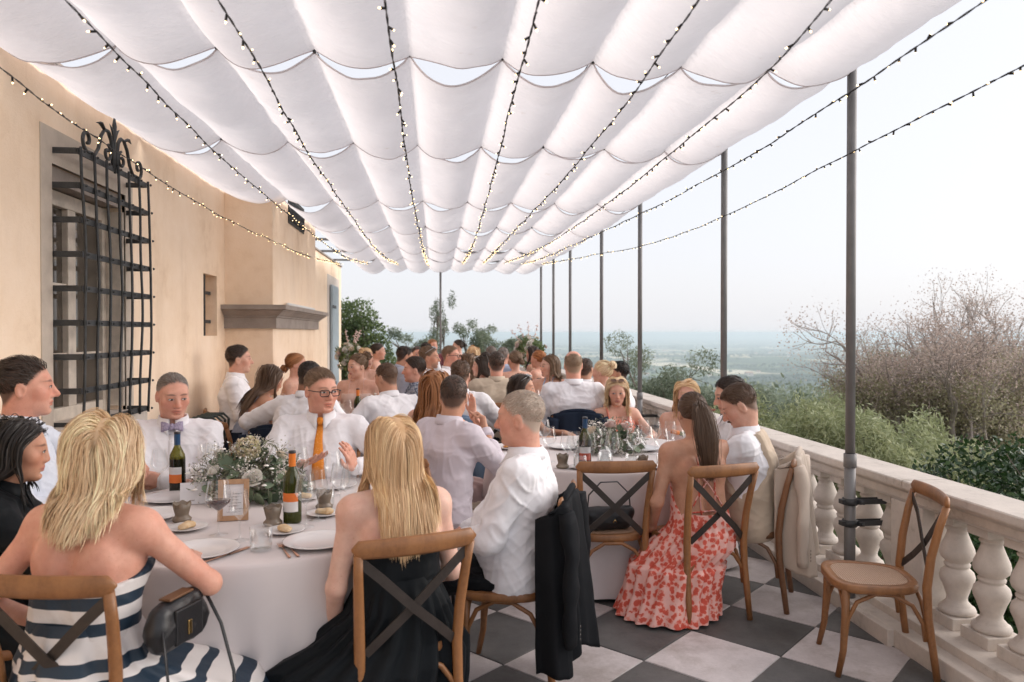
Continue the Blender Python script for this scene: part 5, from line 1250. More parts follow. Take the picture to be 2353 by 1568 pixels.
def necktie(I, mt, length=.40):
    k0 = I['N']+I['fwd']*(I['nr']+.026)-I['u']*.022; hk = float((k0-I['P'])@I['u']); q = MB(); V = []; F = []; hs_ = np.linspace(hk-.012, hk-length, 16)
    for k, h in enumerate(hs_):
        wd = .015+.029*min(1,(k/12)**1.1) if k < 15 else .002
        for x in (-1,-.5,0,.5,1):
            p = chest_point(I, x*wd+.004*math.sin(k*.4), h, .020)+I['fwd']*(.014+.003*(1-abs(x))); f = max(0,1-k/3.); V.append(p*(1-f)+f*(k0-I['u']*(hk-h)+I['right']*x*wd+I['fwd']*.003*(1-abs(x))))
    for k in range(15):
        for j in range(4): F.append((k*5+j,k*5+j+1,(k+1)*5+j+1,(k+1)*5+j))
    q.add(V,F,0); o = q.build('necktie', mt, I['t']); m = o.modifiers.new('thick','SOLIDIFY'); m.thickness = .004
    kq = MB(); kq.tube([k0+I['u']*.020-I['fwd']*.006,k0+I['u']*.004+I['fwd']*.004,k0-I['u']*.020+I['fwd']*.004],[.019,.019,.012],8,flat=(.7,1)); kq.build('knot', mt, o)
    return o
def bowtie(I, mt):
    c = I['N']+I['fwd']*(I['nr']+.030)-I['u']*.018; q = MB(); r, u, f = I['right'], I['u'], I['fwd']; V = []; F = []
    for sg in (-1,1):
        b = len(V)
        for i, (x, h, yv) in enumerate(((.004,.012,.008),(.020,.018,.012),(.040,.026,.008),(.055,.028,.002))):
            for z in (-1,-.33,.33,1): V.append(c+r*sg*x+u*h*z+f*(yv-.005*(abs(z)<.5)*(i>1)))
        for i in range(3):
            for j in range(3): F.append((b+i*4+j,b+i*4+j+1,b+(i+1)*4+j+1,b+(i+1)*4+j))
    q.add(V,F,0); o = q.build('bow_tie', mt, I['t']); m = o.modifiers.new('thick','SOLIDIFY'); m.thickness = .012; m.offset = 0
    k = MB(); k.tube([c+u*.016+f*.008,c+f*.014,c-u*.016+f*.008],[.009,.011,.009],8); k.build('knot', mt, o); return o
def placket(I, mt):
    q = MB(); V = []; F = []
    hs_ = np.linspace(.44*I['s'], .0, 14)
    for h in hs_:
        for x in (-.016,.016): V.append(chest_point(I, x, h, .013)+I['fwd']*.004)
    for k in range(13): F.append((2*k,2*k+1,2*k+3,2*k+2))
    q.add(V,F,0); o = q.build('placket', mt, I['t']); m = o.modifiers.new('thick','SOLIDIFY'); m.thickness = .004
    for h in np.linspace(.40*I['s'],.06,5):
        c = chest_point(I, 0, h, .013)+I['fwd']*.007; b = MB(); b.lathe([(0,.002),(.005,.001),(.0055,-.001)],8); o2 = b.build('button', M['shell'], o); o2.location = tuple(c); o2.rotation_euler = (-PI/2,0,0)
M['shell'] = mat('shirt_button', (.7,.68,.66), .3, .05)
# ================================================================== CHAIRS, TABLES AND TABLEWARE
def wood(name, c1, c2):
    m, N, L, b = new_mat(name); t = noise(N, L, 7, 8, .65, stretch=(1,1,.16)); t2 = noise(N, L, 55, 4, .7); ma = mnode(N,L,'MULTIPLY_ADD',t2.outputs[0],.4,t.outputs[0])
    r = ramp(N, [(.42,c2),(.72,c1),(.95,tuple(np.array(c1)*1.35))]); L.new(ma, r.inputs[0]); L.new(r.outputs[0], b.inputs['Base Color']); b.inputs['Roughness'].default_value = .42; bump(N,L,ma,b,.2,.003); return m
M['oak'] = wood('stained_oak', (.27,.118,.043), (.12,.048,.018)); M['oak_dark'] = wood('darker_oak', (.20,.095,.045), (.09,.042,.02))
M['band'] = mat('aged_steel_band', (.042,.032,.027), .5, .35, 12, .3, 70, metal=.2)
def cane_mat():
    m, N, L, b = new_mat('woven_cane'); tc = N.new('ShaderNodeTexCoord'); w1 = N.new('ShaderNodeTexWave'); w1.inputs['Scale'].default_value = 34; w2 = N.new('ShaderNodeTexWave'); w2.bands_direction = 'Y'; w2.inputs['Scale'].default_value = 34
    L.new(tc.outputs['Object'], w1.inputs[0]); L.new(tc.outputs['Object'], w2.inputs[0]); mm = mnode(N,L,'MULTIPLY',w1.outputs['Fac'],w2.outputs['Fac']); r = ramp(N,[(0,(.32,.19,.115)),(.5,(.62,.43,.31))]); L.new(mm,r.inputs[0]); L.new(r.outputs[0],b.inputs['Base Color']); b.inputs['Roughness'].default_value = .6; bump(N,L,mm,b,.6,.004); return m
M['cane'] = cane_mat()
ZS = .435; ZB = .845
def seat_outline(n=44, k=1.0):
    out = []
    for i in range(n):
        a = 2*PI*i/n; c, s_ = math.cos(a), math.sin(a); x = np.sign(c)*abs(c)**.62*.205*k; y = np.sign(s_)*abs(s_)**.62*.20*k; x *= 1+.09*y/.2; out.append((x, y))
    return out
def chair_proto(oak):
    t = empty('cross_back_chair', (0,0,0))
    q = MB(); O = seat_outline(); n = len(O)
    lev = [(.97,ZS-.038),(1.0,ZS-.034),(1.01,ZS-.02),(1.0,ZS-.004),(.985,ZS),(.80,ZS),(.795,ZS-.006)]
    for kx, z in lev: q.V += [(x*kx,y*kx,z) for x,y in O]
    for i in range(len(lev)-1):
        for j in range(n): q.F.append((i*n+j,i*n+(j+1)%n,(i+1)*n+(j+1)%n,(i+1)*n+j)); q.M.append(0); q.S.append(True)
    q.F.append(tuple(range(n-1,-1,-1))); q.M.append(0); q.S.append(False)
    seat = q.build('seat', oak, t)
    c = MB(); V = [(0,0,ZS+.004)]; 
    for kx in (.3,.55,.796): V += [(x*kx,y*kx,ZS-.003+.007*(1-(kx/.8)**2)) for x,y in O]
    F = [(0,1+j,1+(j+1)%n) for j in range(n)]
    for i in range(2): F += [(1+i*n+j,1+(i+1)*n+j,1+(i+1)*n+(j+1)%n,1+i*n+(j+1)%n) for j in range(n)]
    c.add(V,F); c.build('cane_panel', M['cane'], seat)
    tops = []
    for sg in (-1,1):
        pts = [(sg*.190,-.245,0),(sg*.187,-.225,.15),(sg*.182,-.205,.30),(sg*.180,-.200,.44),(sg*.186,-.215,.58),(sg*.196,-.245,.72),(sg*.203,-.272,ZB-.03)]
        p = MB(); p.tube(pts, [.0155,.017,.0185,.020,.019,.0175,.016], 10); p.build('back_post', oak, t); tops.append(pts[-1])
        f = MB(); f.tube([(sg*.185,.185,0),(sg*.178,.160,.12),(sg*.172,.150,.28),(sg*.170,.148,ZS-.03)], [.013,.0155,.018,.0185], 10); f.build('leg', oak, t)
        a = MB(); a.tube([(sg*.180,-.195,.19),(sg*.178,-.185,.27),(sg*.176,-.14,.35),(sg*.175,-.06,.392),(sg*.174,.02,.392),(sg*.174,.10,.35),(sg*.172,.138,.27),(sg*.174,.148,.19)], .0105, 8); a.build('side_arch', oak, t)
        bd = MB(); path = [(sg*.196,-.262,ZB-.055),(sg*.12,-.262,.72),(0,-.250+sg*.006,.60),(-sg*.10,-.232+sg*.004,.51),(-sg*.165,-.205,ZS+.01)]
        bd.tube(path, .019, 6, flat=(1,.16) if False else (.20,1.0)); 
        bd = MB(); Vv = []
        for (x,y,z) in path:
            d = nrm((sg*-.36,0,-.33)); w_ = np.cross(d,(0,1,0))*.0165; Vv += [np.array((x,y-.0028,z))+w_, np.array((x,y-.0028,z))-w_, np.array((x,y+.0028,z))-w_, np.array((x,y+.0028,z))+w_]
        Ff = []
        for i in range(4):
            for j in range(4): Ff.append((i*4+j,i*4+(j+1)%4,(i+1)*4+(j+1)%4,(i+1)*4+j))
        Ff += [(3,2,1,0),(16,17,18,19)]; bd.add(Vv,Ff,0,False); bd.build('cross_band', M['band'], t)
    fa = MB(); fa.tube([(-.174,.150,.19),(-.168,.150,.27),(-.12,.150,.35),(-.05,.150,.392),(.05,.150,.392),(.12,.150,.35),(.168,.150,.27),(.174,.150,.19)], .0105, 8); fa.build('front_arch', oak, t)
    ba = MB(); ba.tube([(-.182,-.205,.19),(-.176,-.200,.27),(-.12,-.198,.35),(-.05,-.196,.39),(.05,-.196,.39),(.12,-.198,.35),(.176,-.200,.27),(.182,-.205,.19)], .0105, 8); ba.build('back_arch', oak, t)
    r = MB(); V = []; ns = 21
    for i in range(ns):
        x = -.225+.45*i/(ns-1); e = abs(x)/.225; yy = -.300+.030*e*e; zz = ZB-.012-.010*(1-e*e)*0; hh = (.031+.004*(1-e*e))*(1-.85*max(0,(e-.93)/.07)**2); th_ = .0125*(1-.6*max(0,(e-.93)/.07)**2)
        for j in range(10): an = 2*PI*j/10; V.append((x, yy+th_*math.cos(an)*(1 if abs(math.sin(an))<.9 else .7), zz+hh*np.sign(math.sin(an))*abs(math.sin(an))**.7))
    F = [(i*10+j,(i+1)*10+j,(i+1)*10+(j+1)%10,i*10+(j+1)%10) for i in range(ns-1) for j in range(10)]+[tuple(range(10)),tuple((ns-1)*10+j for j in range(9,-1,-1))]
    r.add(V,F); r.build('top_rail', oak, t)
    for sg in (-1,1):
        b = MB(); b.lathe([(0,.004),(.006,.002),(.007,0)],7); o = b.build('bolt', M['band'], t, (sg*.196,-.283,ZB-.03)); o.rotation_euler = (PI/2,0,0)
    return t
CH_PROTO = [chair_proto(M['oak']), chair_proto(M['oak_dark'])]; CH_USED = [False, False]
def chair(label, x, y, face, kind=0, sc=1.0):
    if not CH_USED[kind]: o = CH_PROTO[kind]; CH_USED[kind] = True
    else: o = copy_tree(CH_PROTO[kind])
    o.location = (x, y, 0); o.rotation_euler = (0,0,-math.radians(face)); o.scale = (sc,)*3; return tag(o, label, 'chair', 'cross back wooden chairs')
def chair_behind(I, label, kind=0, back=.06, face=None):
    """a chair under a seated person"""
    f = I['face'] if face is None else math.radians(face); d = np.array([math.sin(f), math.cos(f)]); p = I['root'][:2]+d*back; return chair(label, p[0], p[1], math.degrees(f), kind)

M['linen'] = mat('table_linen', (.70,.64,.63), .9, .05, 2, .3, 380, bdist=.001, sheen=.1, spec=.15)
ZT = .74
def round_table(name_l, cx, cy, R=.80, seed=0):
    t = empty('round_table', (cx,cy,0), 0, name_l[0], 'table', 'round banquet tables')
    q = MB(); q.lathe([(0,ZT-.03),(R-.012,ZT-.03),(R-.006,ZT-.018),(R-.012,ZT-.006),(0,ZT-.006)], 48); q.build('tabletop', M['oak_dark'], t)
    for k in range(4):
        a = PI/4+k*PI/2; q = MB(); q.tube([(.45*R*math.cos(a),.45*R*math.sin(a),ZT-.03),(.5*R*math.cos(a),.5*R*math.sin(a),0)], .02, 8); q.build('leg', M['iron'], t)
    nu = 144; th = np.linspace(0,2*PI,nu,endpoint=False); V = [np.array([[0,0,ZT]])]; rr = np.linspace(.1,1,12)*R
    for r in rr[:-1]: V.append(np.stack([r*np.cos(th),r*np.sin(th),np.full(nu,ZT)+.0012*vnoise(np.stack([r*np.cos(th)*5,r*np.sin(th)*5,0*th],1),seed)],1))
    for (dr, dz) in ((-.004,0),(.003,-.004),(.007,-.014)): V.append(np.stack([(R+dr)*np.cos(th),(R+dr)*np.sin(th),np.full(nu,ZT+dz)],1))
    ph = vnoise(np.stack([np.cos(th)*2,np.sin(th)*2,0*th+seed],1),seed)*3
    for z in np.linspace(ZT-.03,.02,18):
        f = (ZT-z)/ZT; fold = np.sin(th*11+ph)*.6+np.sin(th*17-ph*1.4)*.4; r = R+.008+.05*f+.075*f**.8*fold*min(1,f*2.2)
        V.append(np.stack([r*np.cos(th),r*np.sin(th),np.full(nu,z)+.012*f*fold],1))
    n = [len(a) for a in V]; V = np.concatenate(V); F = [(0,1+j,1+(j+1)%nu,1+(j+1)%nu) for j in range(nu)]; F3 = [(0,1+j,1+(j+1)%nu) for j in range(nu)]
    k = (len(V)-1)//nu; F4 = [(1+i*nu+j,1+(i+1)*nu+j,1+(i+1)*nu+(j+1)%nu,1+i*nu+(j+1)%nu) for i in range(k-1) for j in range(nu)]
    o = obj('tablecloth', mesh_np('tablecloth', V, F3+F4, M['linen']), None, (cx,cy,0)); tag(o, name_l[1], 'tablecloth', 'floor length tablecloths')
    return t
M['glass'] = glass_mat('clear_glass', (.97,.98,.98)); M['green_glass'] = None
m, N, L, b = new_mat('green_bottle_glass'); b.inputs['Base Color'].default_value = (.05,.06,.008,1); b.inputs['Roughness'].default_value = .06; b.inputs['Transmission Weight'].default_value = .35; b.inputs['IOR'].default_value = 1.45; M['green_glass'] = m
m, N, L, b = new_mat('olive_bottle_glass'); b.inputs['Base Color'].default_value = (.20,.19,.02,1); b.inputs['Roughness'].default_value = .05; b.inputs['Transmission Weight'].default_value = .6; b.inputs['IOR'].default_value = 1.35; M['olive_glass'] = m
m, N, L, b = new_mat('red_wine'); b.inputs['Base Color'].default_value = (.035,.004,.006,1); b.inputs['Roughness'].default_value = .05; M['wine'] = m
m, N, L, b = new_mat('porcelain'); b.inputs['Base Color'].default_value = (.78,.76,.76,1); b.inputs['Roughness'].default_value = .18; M['china'] = m
M['copper'] = mat('rose_gold_steel', (.62,.36,.26), .28, .1, 20, metal=1); M['steel'] = mat('cutlery_steel', (.5,.48,.46), .25, .1, 20, metal=1)
M['bread'] = mat('bread', (.62,.40,.20), .9, .3, 35, .6, 60, col2=(.75,.60,.40)); M['pasta'] = mat('sauced_pasta', (.70,.22,.03), .45, .4, 60, .6, 80, col2=(.75,.42,.12))
M['paper'] = mat('white_paper', (.78,.77,.79), .8, .03); M['kraft'] = mat('pale_wood_frame', (.50,.30,.17), .6, .2, 9, .2, 60, stretch=(1,1,.2)); M['ink'] = mat('ink', (.10,.10,.11), .8, .1)
m, N, L, b = new_mat('smoky_votive_glass'); b.inputs['Base Color'].default_value = (.34,.27,.20,1); b.inputs['Roughness'].default_value = .22; b.inputs['Metallic'].default_value = .0; b.inputs['Transmission Weight'].default_value = .35; M['votive'] = m
def wineglass_mesh(h, rb, wine=0):
    pr = [(.036,0),(.035,.002),(.010,.006),(.0042,.012),(.0038,.05),(.0040,h*.42),(.010,h*.445),(rb*.80,h*.56),(rb,h*.635),(rb*.97,h*.68),(rb*.72,h),]
    q = MB(); q.lathe(pr, 24, m=0)
    if wine:
        q.lathe([(.002,h*.435),(.010,h*.452),(rb*.78,h*.56),(rb*.93,h*.615),(0,h*.616)], 24, m=1)
    return q.mesh('wine_glass', [M['glass'], M['wine']])
GL = dict(tall=wineglass_mesh(.225,.046), red=wineglass_mesh(.225,.052,1), small=wineglass_mesh(.20,.040))
tq = MB(); tq.lathe([(0,.004),(.036,.004),(.037,0),(.040,.002),(.042,.03),(.041,.088),(.0395,.088),(.040,.03),(.036,.009),(0,.008)], 22); TUMB = tq.mesh('tumbler', M['glass'])
cq = MB(); cq.lathe([(0,.0),(.048,.0),(.052,.006),(.051,.03),(.030,.145),(.027,.16),(.030,.18),(.038,.215)], 24, m=0); cq.lathe([(0,.005),(.046,.005),(.049,.02),(.042,.085),(0,.0855)], 20, m=1); m, N, L, b = new_mat('water'); b.inputs['Base Color'].default_value = (.9,.93,.95,1); b.inputs['Transmission Weight'].default_value = 1; b.inputs['IOR'].default_value = 1.1; b.inputs['Roughness'].default_value = .02; M['water'] = m
CARAFE = cq.mesh('carafe', [M['glass'], M['water']])
pq = MB(); pq.lathe([(0,.004),(.085,.004),(.092,.006),(.135,.016),(.137,.018),(.134,.018),(.090,.010),(.084,.008),(0,.008)], 40); pq.lathe([(0,0),(.08,0),(.092,.005)],40); PLATE = pq.mesh('plate', M['china'])
sq = MB(); sq.lathe([(0,.003),(.05,.003),(.078,.013),(.080,.014),(.077,.015),(.05,.007),(0,.006)], 32); sq.lathe([(0,0),(.045,0),(.052,.003)],32); SIDEP = sq.mesh('side_plate', M['china'])
vq = MB()
nn = 64; V = []; pr = [(.030,0),(.036,.004),(.038,.014),(.030,.022),(.026,.030),(.032,.055),(.038,.082),(.037,.082),(.030,.055),(.022,.035),(0,.034)]
for (r,z) in pr:
    for j in range(nn):
        a = 2*PI*j/nn; f = 1+(.045 if z < .08 else .02)*math.cos(32*a)*(r>.001); zz = z+((.004*math.cos(6*a)) if z > .08 else 0); V.append((r*f*math.cos(a), r*f*math.sin(a), zz))
vq.add(V, [(i*nn+j,i*nn+(j+1)%nn,(i+1)*nn+(j+1)%nn,(i+1)*nn+j) for i in range(len(pr)-1) for j in range(nn)]); vq.lathe([(0,.05),(.019,.05),(.019,.034)],16,m=1); VOTIVE = vq.mesh('votive', [M['votive'], mat('wax',(.75,.7,.62),.5,.05)])
def bread_mesh(seed):
    r = np.random.default_rng(seed); V, F = polygonise([ell((0,0,.010),(.040,.022,.011)), ell((.012,.006,.013),(.030,.022,.010),None,.008), ell((-.02,-.006,.012),(.018,.018,.010),None,.008)], .004, lambda p: -(p[...,2]-.001)); V = folds(V,F,.004,seed,sc=3); return mesh_np('bread',V,F,M['bread'])
BREAD = [bread_mesh(1), bread_mesh(2)]
def pasta_mesh():
    r = np.random.default_rng(4); q = MB()
    for k in range(46):
        a = r.uniform(0,2*PI); rad = .052*math.sqrt(r.uniform()); c = np.array([rad*math.cos(a), rad*math.sin(a), .012+.018*(1-(rad/.055)**2)*r.uniform(.5,1)]); d = r.normal(size=3)*np.array([1,1,.25]); d = nrm(d)*.015; e = np.cross(d,(0,0,1))*.5; q.tube([c-d, c+e*.5, c+d], .0042, 5)
    return q.mesh('pasta', M['pasta'])
PASTA = pasta_mesh()
kq = MB(); kq.box(-.009,.009,0,.10,.002,.0045,bev=.001); kq.tube([(0,-.11,.004),(0,-.02,.0045),(0,.0,.004)],[.0055,.0045,.004],7,flat=(.6,1)); KNIFE = kq.mesh('knife', M['copper'])
fq = MB(); fq.tube([(0,-.11,.004),(0,-.02,.004),(0,.03,.006)],[.0055,.0035,.003],7,flat=(.6,1)); fq.box(-.011,.011,.028,.048,.005,.0075,bev=.001)
for x in (-.009,-.003,.003,.009): fq.tube([(x,.047,.0063),(x,.075,.0055),(x,.088,.0075)],[.0016,.0015,.0008],5)
FORK = fq.mesh('fork', M['copper'])
def place(name, me, x, y, z, label, cat, group=None, rz=None, parent=None):
    o = obj(name, me, parent, (x,y,z), (0,0,random.uniform(0,6) if rz is None else rz)); return tag(o, label, cat, group) if parent is None else o
def bottle(x, y, label, capsule, labelcol, band=None, z=ZT, glass='green_glass', level=None):
    t = empty('wine_bottle', (x,y,z), 0, label, 'bottle')
    q = MB(); q.lathe([(0,.002),(.030,.002),(.037,.004),(.0385,.012),(.0385,.175),(.036,.195),(.022,.225),(.0150,.240),(.0142,.262)], 24)
    if level: q.M = [1 if q.V[f[0]][2] < level else 0 for f in q.F]
    q.build('body', [M[glass], M['dark_wine_glass']], t); c = MB(); c.lathe([(.0150,.245),(.0153,.300),(.0158,.302),(.0158,.310),(.013,.312),(0,.312)], 18, mfun=lambda i: 0 if i < 1 else 1); c.build('capsule', [capsule, M['cap_top']], t)
    l = MB(); V = []; na = 14
    a0, a1 = -2.75, -.75
    for zz in (.055,.098,.135):
        for i in range(na+1): a = a0+(a1-a0)*i/na; V.append((.0392*math.cos(a),.0392*math.sin(a),zz))
    F = [(r*(na+1)+i,r*(na+1)+i+1,(r+1)*(na+1)+i+1,(r+1)*(na+1)+i) for r in range(2) for i in range(na)]
    l.add(V,F); l.M = [0]*na+[1]*na; l.build('label', [labelcol, band or labelcol], t); return t
M['dark_wine_glass'] = mat('dark_wine_behind_glass', (.012,.012,.006), .06, .1); M['cap_top'] = mat('capsule_top', (.02,.02,.025), .3, .1)
M['foil_blue'] = mat('blue_foil', (.02,.07,.16), .35, .1); M['foil_orange'] = mat('orange_foil', (.80,.22,.03), .4, .1); M['label_orange'] = mat('orange_label', (.80,.20,.04), .7, .05); M['label_white'] = mat('white_label', (.75,.74,.74), .7, .04)
# flower centrepieces
M['petal_white'] = mat('white_petals', (.90,.87,.81), .6, .1, 25, sss=.1); M['petal_cream'] = mat('cream_petals', (.86,.76,.63), .6, .15, 25); M['petal_pink'] = mat('blush_petals', (.72,.56,.52), .6, .15, 25); M['hydr'] = leaf_mat('hydrangea_florets', (.50,.52,.28), (.78,.62,.50), .2); L_euc = leaf_mat('eucalyptus_leaves', (.065,.105,.06), (.24,.31,.20), .1, .45); L_gyp = leaf_mat('baby_breath', (.40,.38,.33), (.80,.77,.72), .2); L_twig = leaf_mat('sprig_leaves', (.08,.09,.05), (.25,.26,.17), .2)
def rose_mesh(r, mt, seed=0):
    g = np.random.default_rng(seed); q = MB()
    for k in range(26):
        a = k*2.4; lay = (k/25); rad = r*(.10+.90*lay**.8); op = .25+1.05*lay; V = []; 
        for i in range(5):
            for j in range(4):
                uu = (i/4-.5)*1.5*(.9); vv = j/3; wd = rad*(.55+.5*vv)*(1 if 0<i<4 else .92); an = a+uu; rr_ = rad*(.35+.65*vv**.7*math.sin(min(op,1.45))); z = r*(.9*vv*math.cos(op*.75)+.10*(1-lay))+.10*r*math.sin(i*1.7+k)*vv; V.append((rr_*math.cos(an), rr_*math.sin(an), z-.25*r))
        q.add(V, [(i*4+j,(i+1)*4+j,(i+1)*4+j+1,i*4+j+1) for i in range(4) for j in range(3)])
    return q.mesh('rose', mt)
ROSES = {k: rose_mesh(1.0, M[m_], i) for i, (k, m_) in enumerate((('white','petal_white'),('cream','petal_cream'),('pink','petal_pink')))}
def leaf_discs(P, size, mt, rng, name='leaf'):
    n = len(P); nrmls = rng.normal(size=(n,3)); nrmls[:,2] += .7; nrmls /= np.linalg.norm(nrmls,axis=1)[:,None]; a = np.cross(nrmls, rng.normal(size=(n,3))); a /= np.linalg.norm(a,axis=1)[:,None]; b = np.cross(nrmls,a); sz = size*rng.uniform(.6,1.25,(n,1)); V = []
    V = np.concatenate([(P+sz*(math.cos(t)*a+.72*math.sin(t)*b)+nrmls*sz*.12*math.cos(2*t))[:,None,:] for t in np.linspace(0,2*PI,9)[:-1]],1).reshape(-1,3); me = mesh_np(name, V, [tuple(range(i*8,i*8+8)) for i in range(n)], mt, smooth=False); fattr(me,'rnd',np.repeat(np.clip(.5+.25*rng.normal(size=n),0,1),8)); return me
def centrepiece(x, y, z, r, h, label, roses, hyd=None, seed=0, detail=1.0):
    g = np.random.default_rng(seed); t = empty('flower_centrepiece', (x,y,z), 0, label, 'flowers', 'table flower centrepieces')
    q = MB(); q.lathe([(0,0),(r*.32,0),(r*.40,h*.25),(r*.36,h*.30),(0,h*.30)], 18); q.build('bowl', M['stone'], t)
    def dome(n, k0=.75, k1=1.05):
        d = g.normal(size=(n,3)); d[:,2] = np.abs(d[:,2])*.9-.12; d /= np.linalg.norm(d,axis=1)[:,None]; return d*np.array([r,r*.85,h])*g.uniform(k0,k1,(n,1))+np.array([0,0,h*.12])
    P = dome(int(85*detail),.75,1.05); P[:,2] = np.maximum(P[:,2]*.75,.02); obj('eucalyptus', leaf_discs(P, r*.15, L_euc, g, 'eucalyptus'), t)['kind'] = 'stuff'
    P = dome(int(900*detail),.45,1.12); P[:,2] = np.maximum(P[:,2],.006); obj('sprigs', leaves_mesh('sprigs', P, r*.16, L_twig, g, .16), t)['kind'] = 'stuff'
    c = dome(int(46*detail),.9,1.12); P = np.concatenate([c+g.normal(size=c.shape)*r*.06 for _ in range(22)]); P[:,2] = np.maximum(P[:,2],.012); obj('baby_breath', leaves_mesh('baby_breath', P, r*.045, L_gyp, g, .8), t)['kind'] = 'stuff'
    st = MB()
    for p in dome(int(40*detail),.9,1.15): st.tube([(0,0,h*.2),p*np.array([.6,.6,.75]),p],[.0025,.0018,.0012],4)
    st.build('stems', M['twig'], t)['kind'] = 'stuff'
    for (dx,dy,dz,rr_,col) in roses:
        o = obj('rose', ROSES[col], t, (dx*r,dy*r,dz*h)); o.scale = (rr_,)*3; d = Vector((dx,dy,dz*.8+.25)); o.rotation_mode = 'QUATERNION'; o.rotation_quaternion = d.to_track_quat('Z','Y')
    if hyd:
        dx,dy,dz,rr_ = hyd; n = 420; d = g.normal(size=(n,3)); d /= np.linalg.norm(d,axis=1)[:,None]; d[:,2] = d[:,2]*.95; P = np.array([dx*r,dy*r,dz*h])+d*rr_*g.uniform(.75,1.05,(n,1)); obj('hydrangea', leaf_discs(P, .0085, M['hydr'], g, 'hydrangea'), t)
    # small daisies
    dm = MB(); 
    for p in dome(int(22*detail),1.0,1.12):
        dm.lathe([(0,.004),(.006,.004),(.012,.001),(.013,-.002),(0,-.004)],9,p)
    dm.build('daisies', M['petal_white'], t)['kind'] = 'stuff'
    return t
def jacket_on_chair(label, I_or_xy, face, mt, lining=None, w=.21, ztop=.89, length=.62, back=-.275, seed=0, shift=0, vox=.011, sleeve=(1,1)):
    """a jacket hung over a chair back; local y forward"""
    x0, y0 = I_or_xy; t = empty('draped_jacket', (x0,y0,0), -math.radians(face), label, 'jacket')
    g = np.random.default_rng(seed); nu, nv = 72, 40; zb = ztop-length; A = np.linspace(-1,1,nu); Vv = np.linspace(0,1,nv); V = np.zeros((nv,nu,3))
    ph = g.uniform(0,6,6)
    for k, v in enumerate(Vv):
        f = v**.8; wd = w*(1.0+.10*f); dp = .045+.05*f
        ab = np.abs(A); sd = np.sign(A); tt_ = np.clip((ab-.56)/.44,0,1)
        x = np.where(ab < .56, A/.56*wd*.88, sd*(wd*.88+wd*.16*np.sin(tt_*PI*.75)-.035*tt_*f)); y = np.where(ab < .56, back-dp*(1-.25*(ab/.56)**2), back-dp*.75+(dp*.75+.10)*tt_)
        fold = (.030*np.sin(A*7.5+ph[0]+.8*v)+.018*np.sin(A*15+ph[1]-1.2*v)+.010*np.sin(A*27+ph[2]))*(.08+.92*f)*np.where(ab > .95,.4,1)
        y = y-np.where(ab < .7, 1, .35)*fold; x = x+np.where(ab > .6, 1, .15)*fold*sd*.8
        z = ztop-.012-(.075*ab**2.2)*(1-.5*v)-v*(length-.05+.03*np.cos(A*3+ph[3])+.02*np.sin(A*9+ph[4]))
        V[k] = np.stack([x+shift, y, z],-1)
    # top edge closes over the rail
    V[0,:,1] = V[0,:,1]*.25+(back-.005)*.75
    V = V.reshape(-1,3); V += np.stack([vnoise(V*9+seed,1),vnoise(V*9+seed,2),vnoise(V*7+seed,3)],1)*.006
    idx = np.arange(nv*nu).reshape(nv,nu); F = np.stack([idx[:-1,:-1],idx[1:,:-1],idx[1:,1:],idx[:-1,1:]],-1).reshape(-1,4)
    cl = obj('cloth', mesh_np('cloth',V,F,mt), t); m_ = cl.modifiers.new('thick','SOLIDIFY'); m_.thickness = .006
    for sg in (-1,1):
        if not sleeve[(sg+1)//2]: continue
        pts = []; rr = []
        for k in range(16):
            v = k/15; pts.append((sg*(w*.98+.035*math.sin(v*2.2)+.012*math.sin(v*9+ph[5]))+shift, back-.03-.035*v-.012*math.sin(v*5), ztop-.075-.545*v)); rr.append(.058-.012*v+.004*math.sin(v*17+sg))
        q = MB(); q.tube(pts, rr, 16, flat=(1.0,.62)); so = np.array(q.V); so += np.stack([vnoise(so*14+seed,4),vnoise(so*14,5),0*so[:,0]],1)*.008; q.V = [tuple(p) for p in so]; q.build('sleeve', mt, t)
    # collar roll
    q = MB(); pts = [(shift+(f-.5)*1.5*w, back-.012-.012*math.sin(PI*f), ztop-.012-.075*abs((f-.5)*2*.66)**2.2) for f in np.linspace(0,1,15)]; q.tube(pts, [.008]+[.019]*13+[.008], 8, flat=(1.0,.8)); q.build('collar', mt, t)
    for sg in (-1,1):
        if not sleeve[(sg+1)//2]: continue
        for k in range(4): b = MB(); b.lathe([(0,.003),(.006,.002),(.007,0)],8); o = b.build('button', M['horn'], t, (sg*(w*.98+.03)+shift, back-.062-.030, ztop-.53-.018*k)); o.rotation_euler = (PI/2,0,0)
    return t
M['horn'] = mat('horn_button', (.05,.045,.04), .25, .2)
# ================================================================== THE PARTY
# ---- tables
T1 = (-.79, 3.50); T2 = (1.15, 5.02); T3 = (-.95, 6.78); T4 = (.25, 8.2); T5 = (1.40, 7.55); T6 = (-.95, 11.05); T7 = (1.25, 11.75)
for (c, R_, lt, lc, sd_) in ((T1,.82,'round table where the orange tie and bow tie men sit','beige linen cloth on the table of the bow tie man',1),(T2,.79,'round table where the coral dressed women sit','beige linen cloth behind the empty chair and black handbag',2),(T3,.55,'round table beside the chimney breast','beige linen cloth on the table beside the chimney breast',3),(T4,.5,'round table beyond the man in a beige blazer','beige linen cloth beyond the man in a beige blazer',4),(T5,.5,'round table in front of the balding man in white','beige linen cloth in front of the balding man in white',5),(T6,.6,'far round table with tall white flowers','beige linen cloth under the tall white flowers',6),(T7,.6,'farthest round table near the balustrade','beige linen cloth on the farthest table near the balustrade',7)):
    round_table((lt, lc), c[0], c[1], R_, sd_)
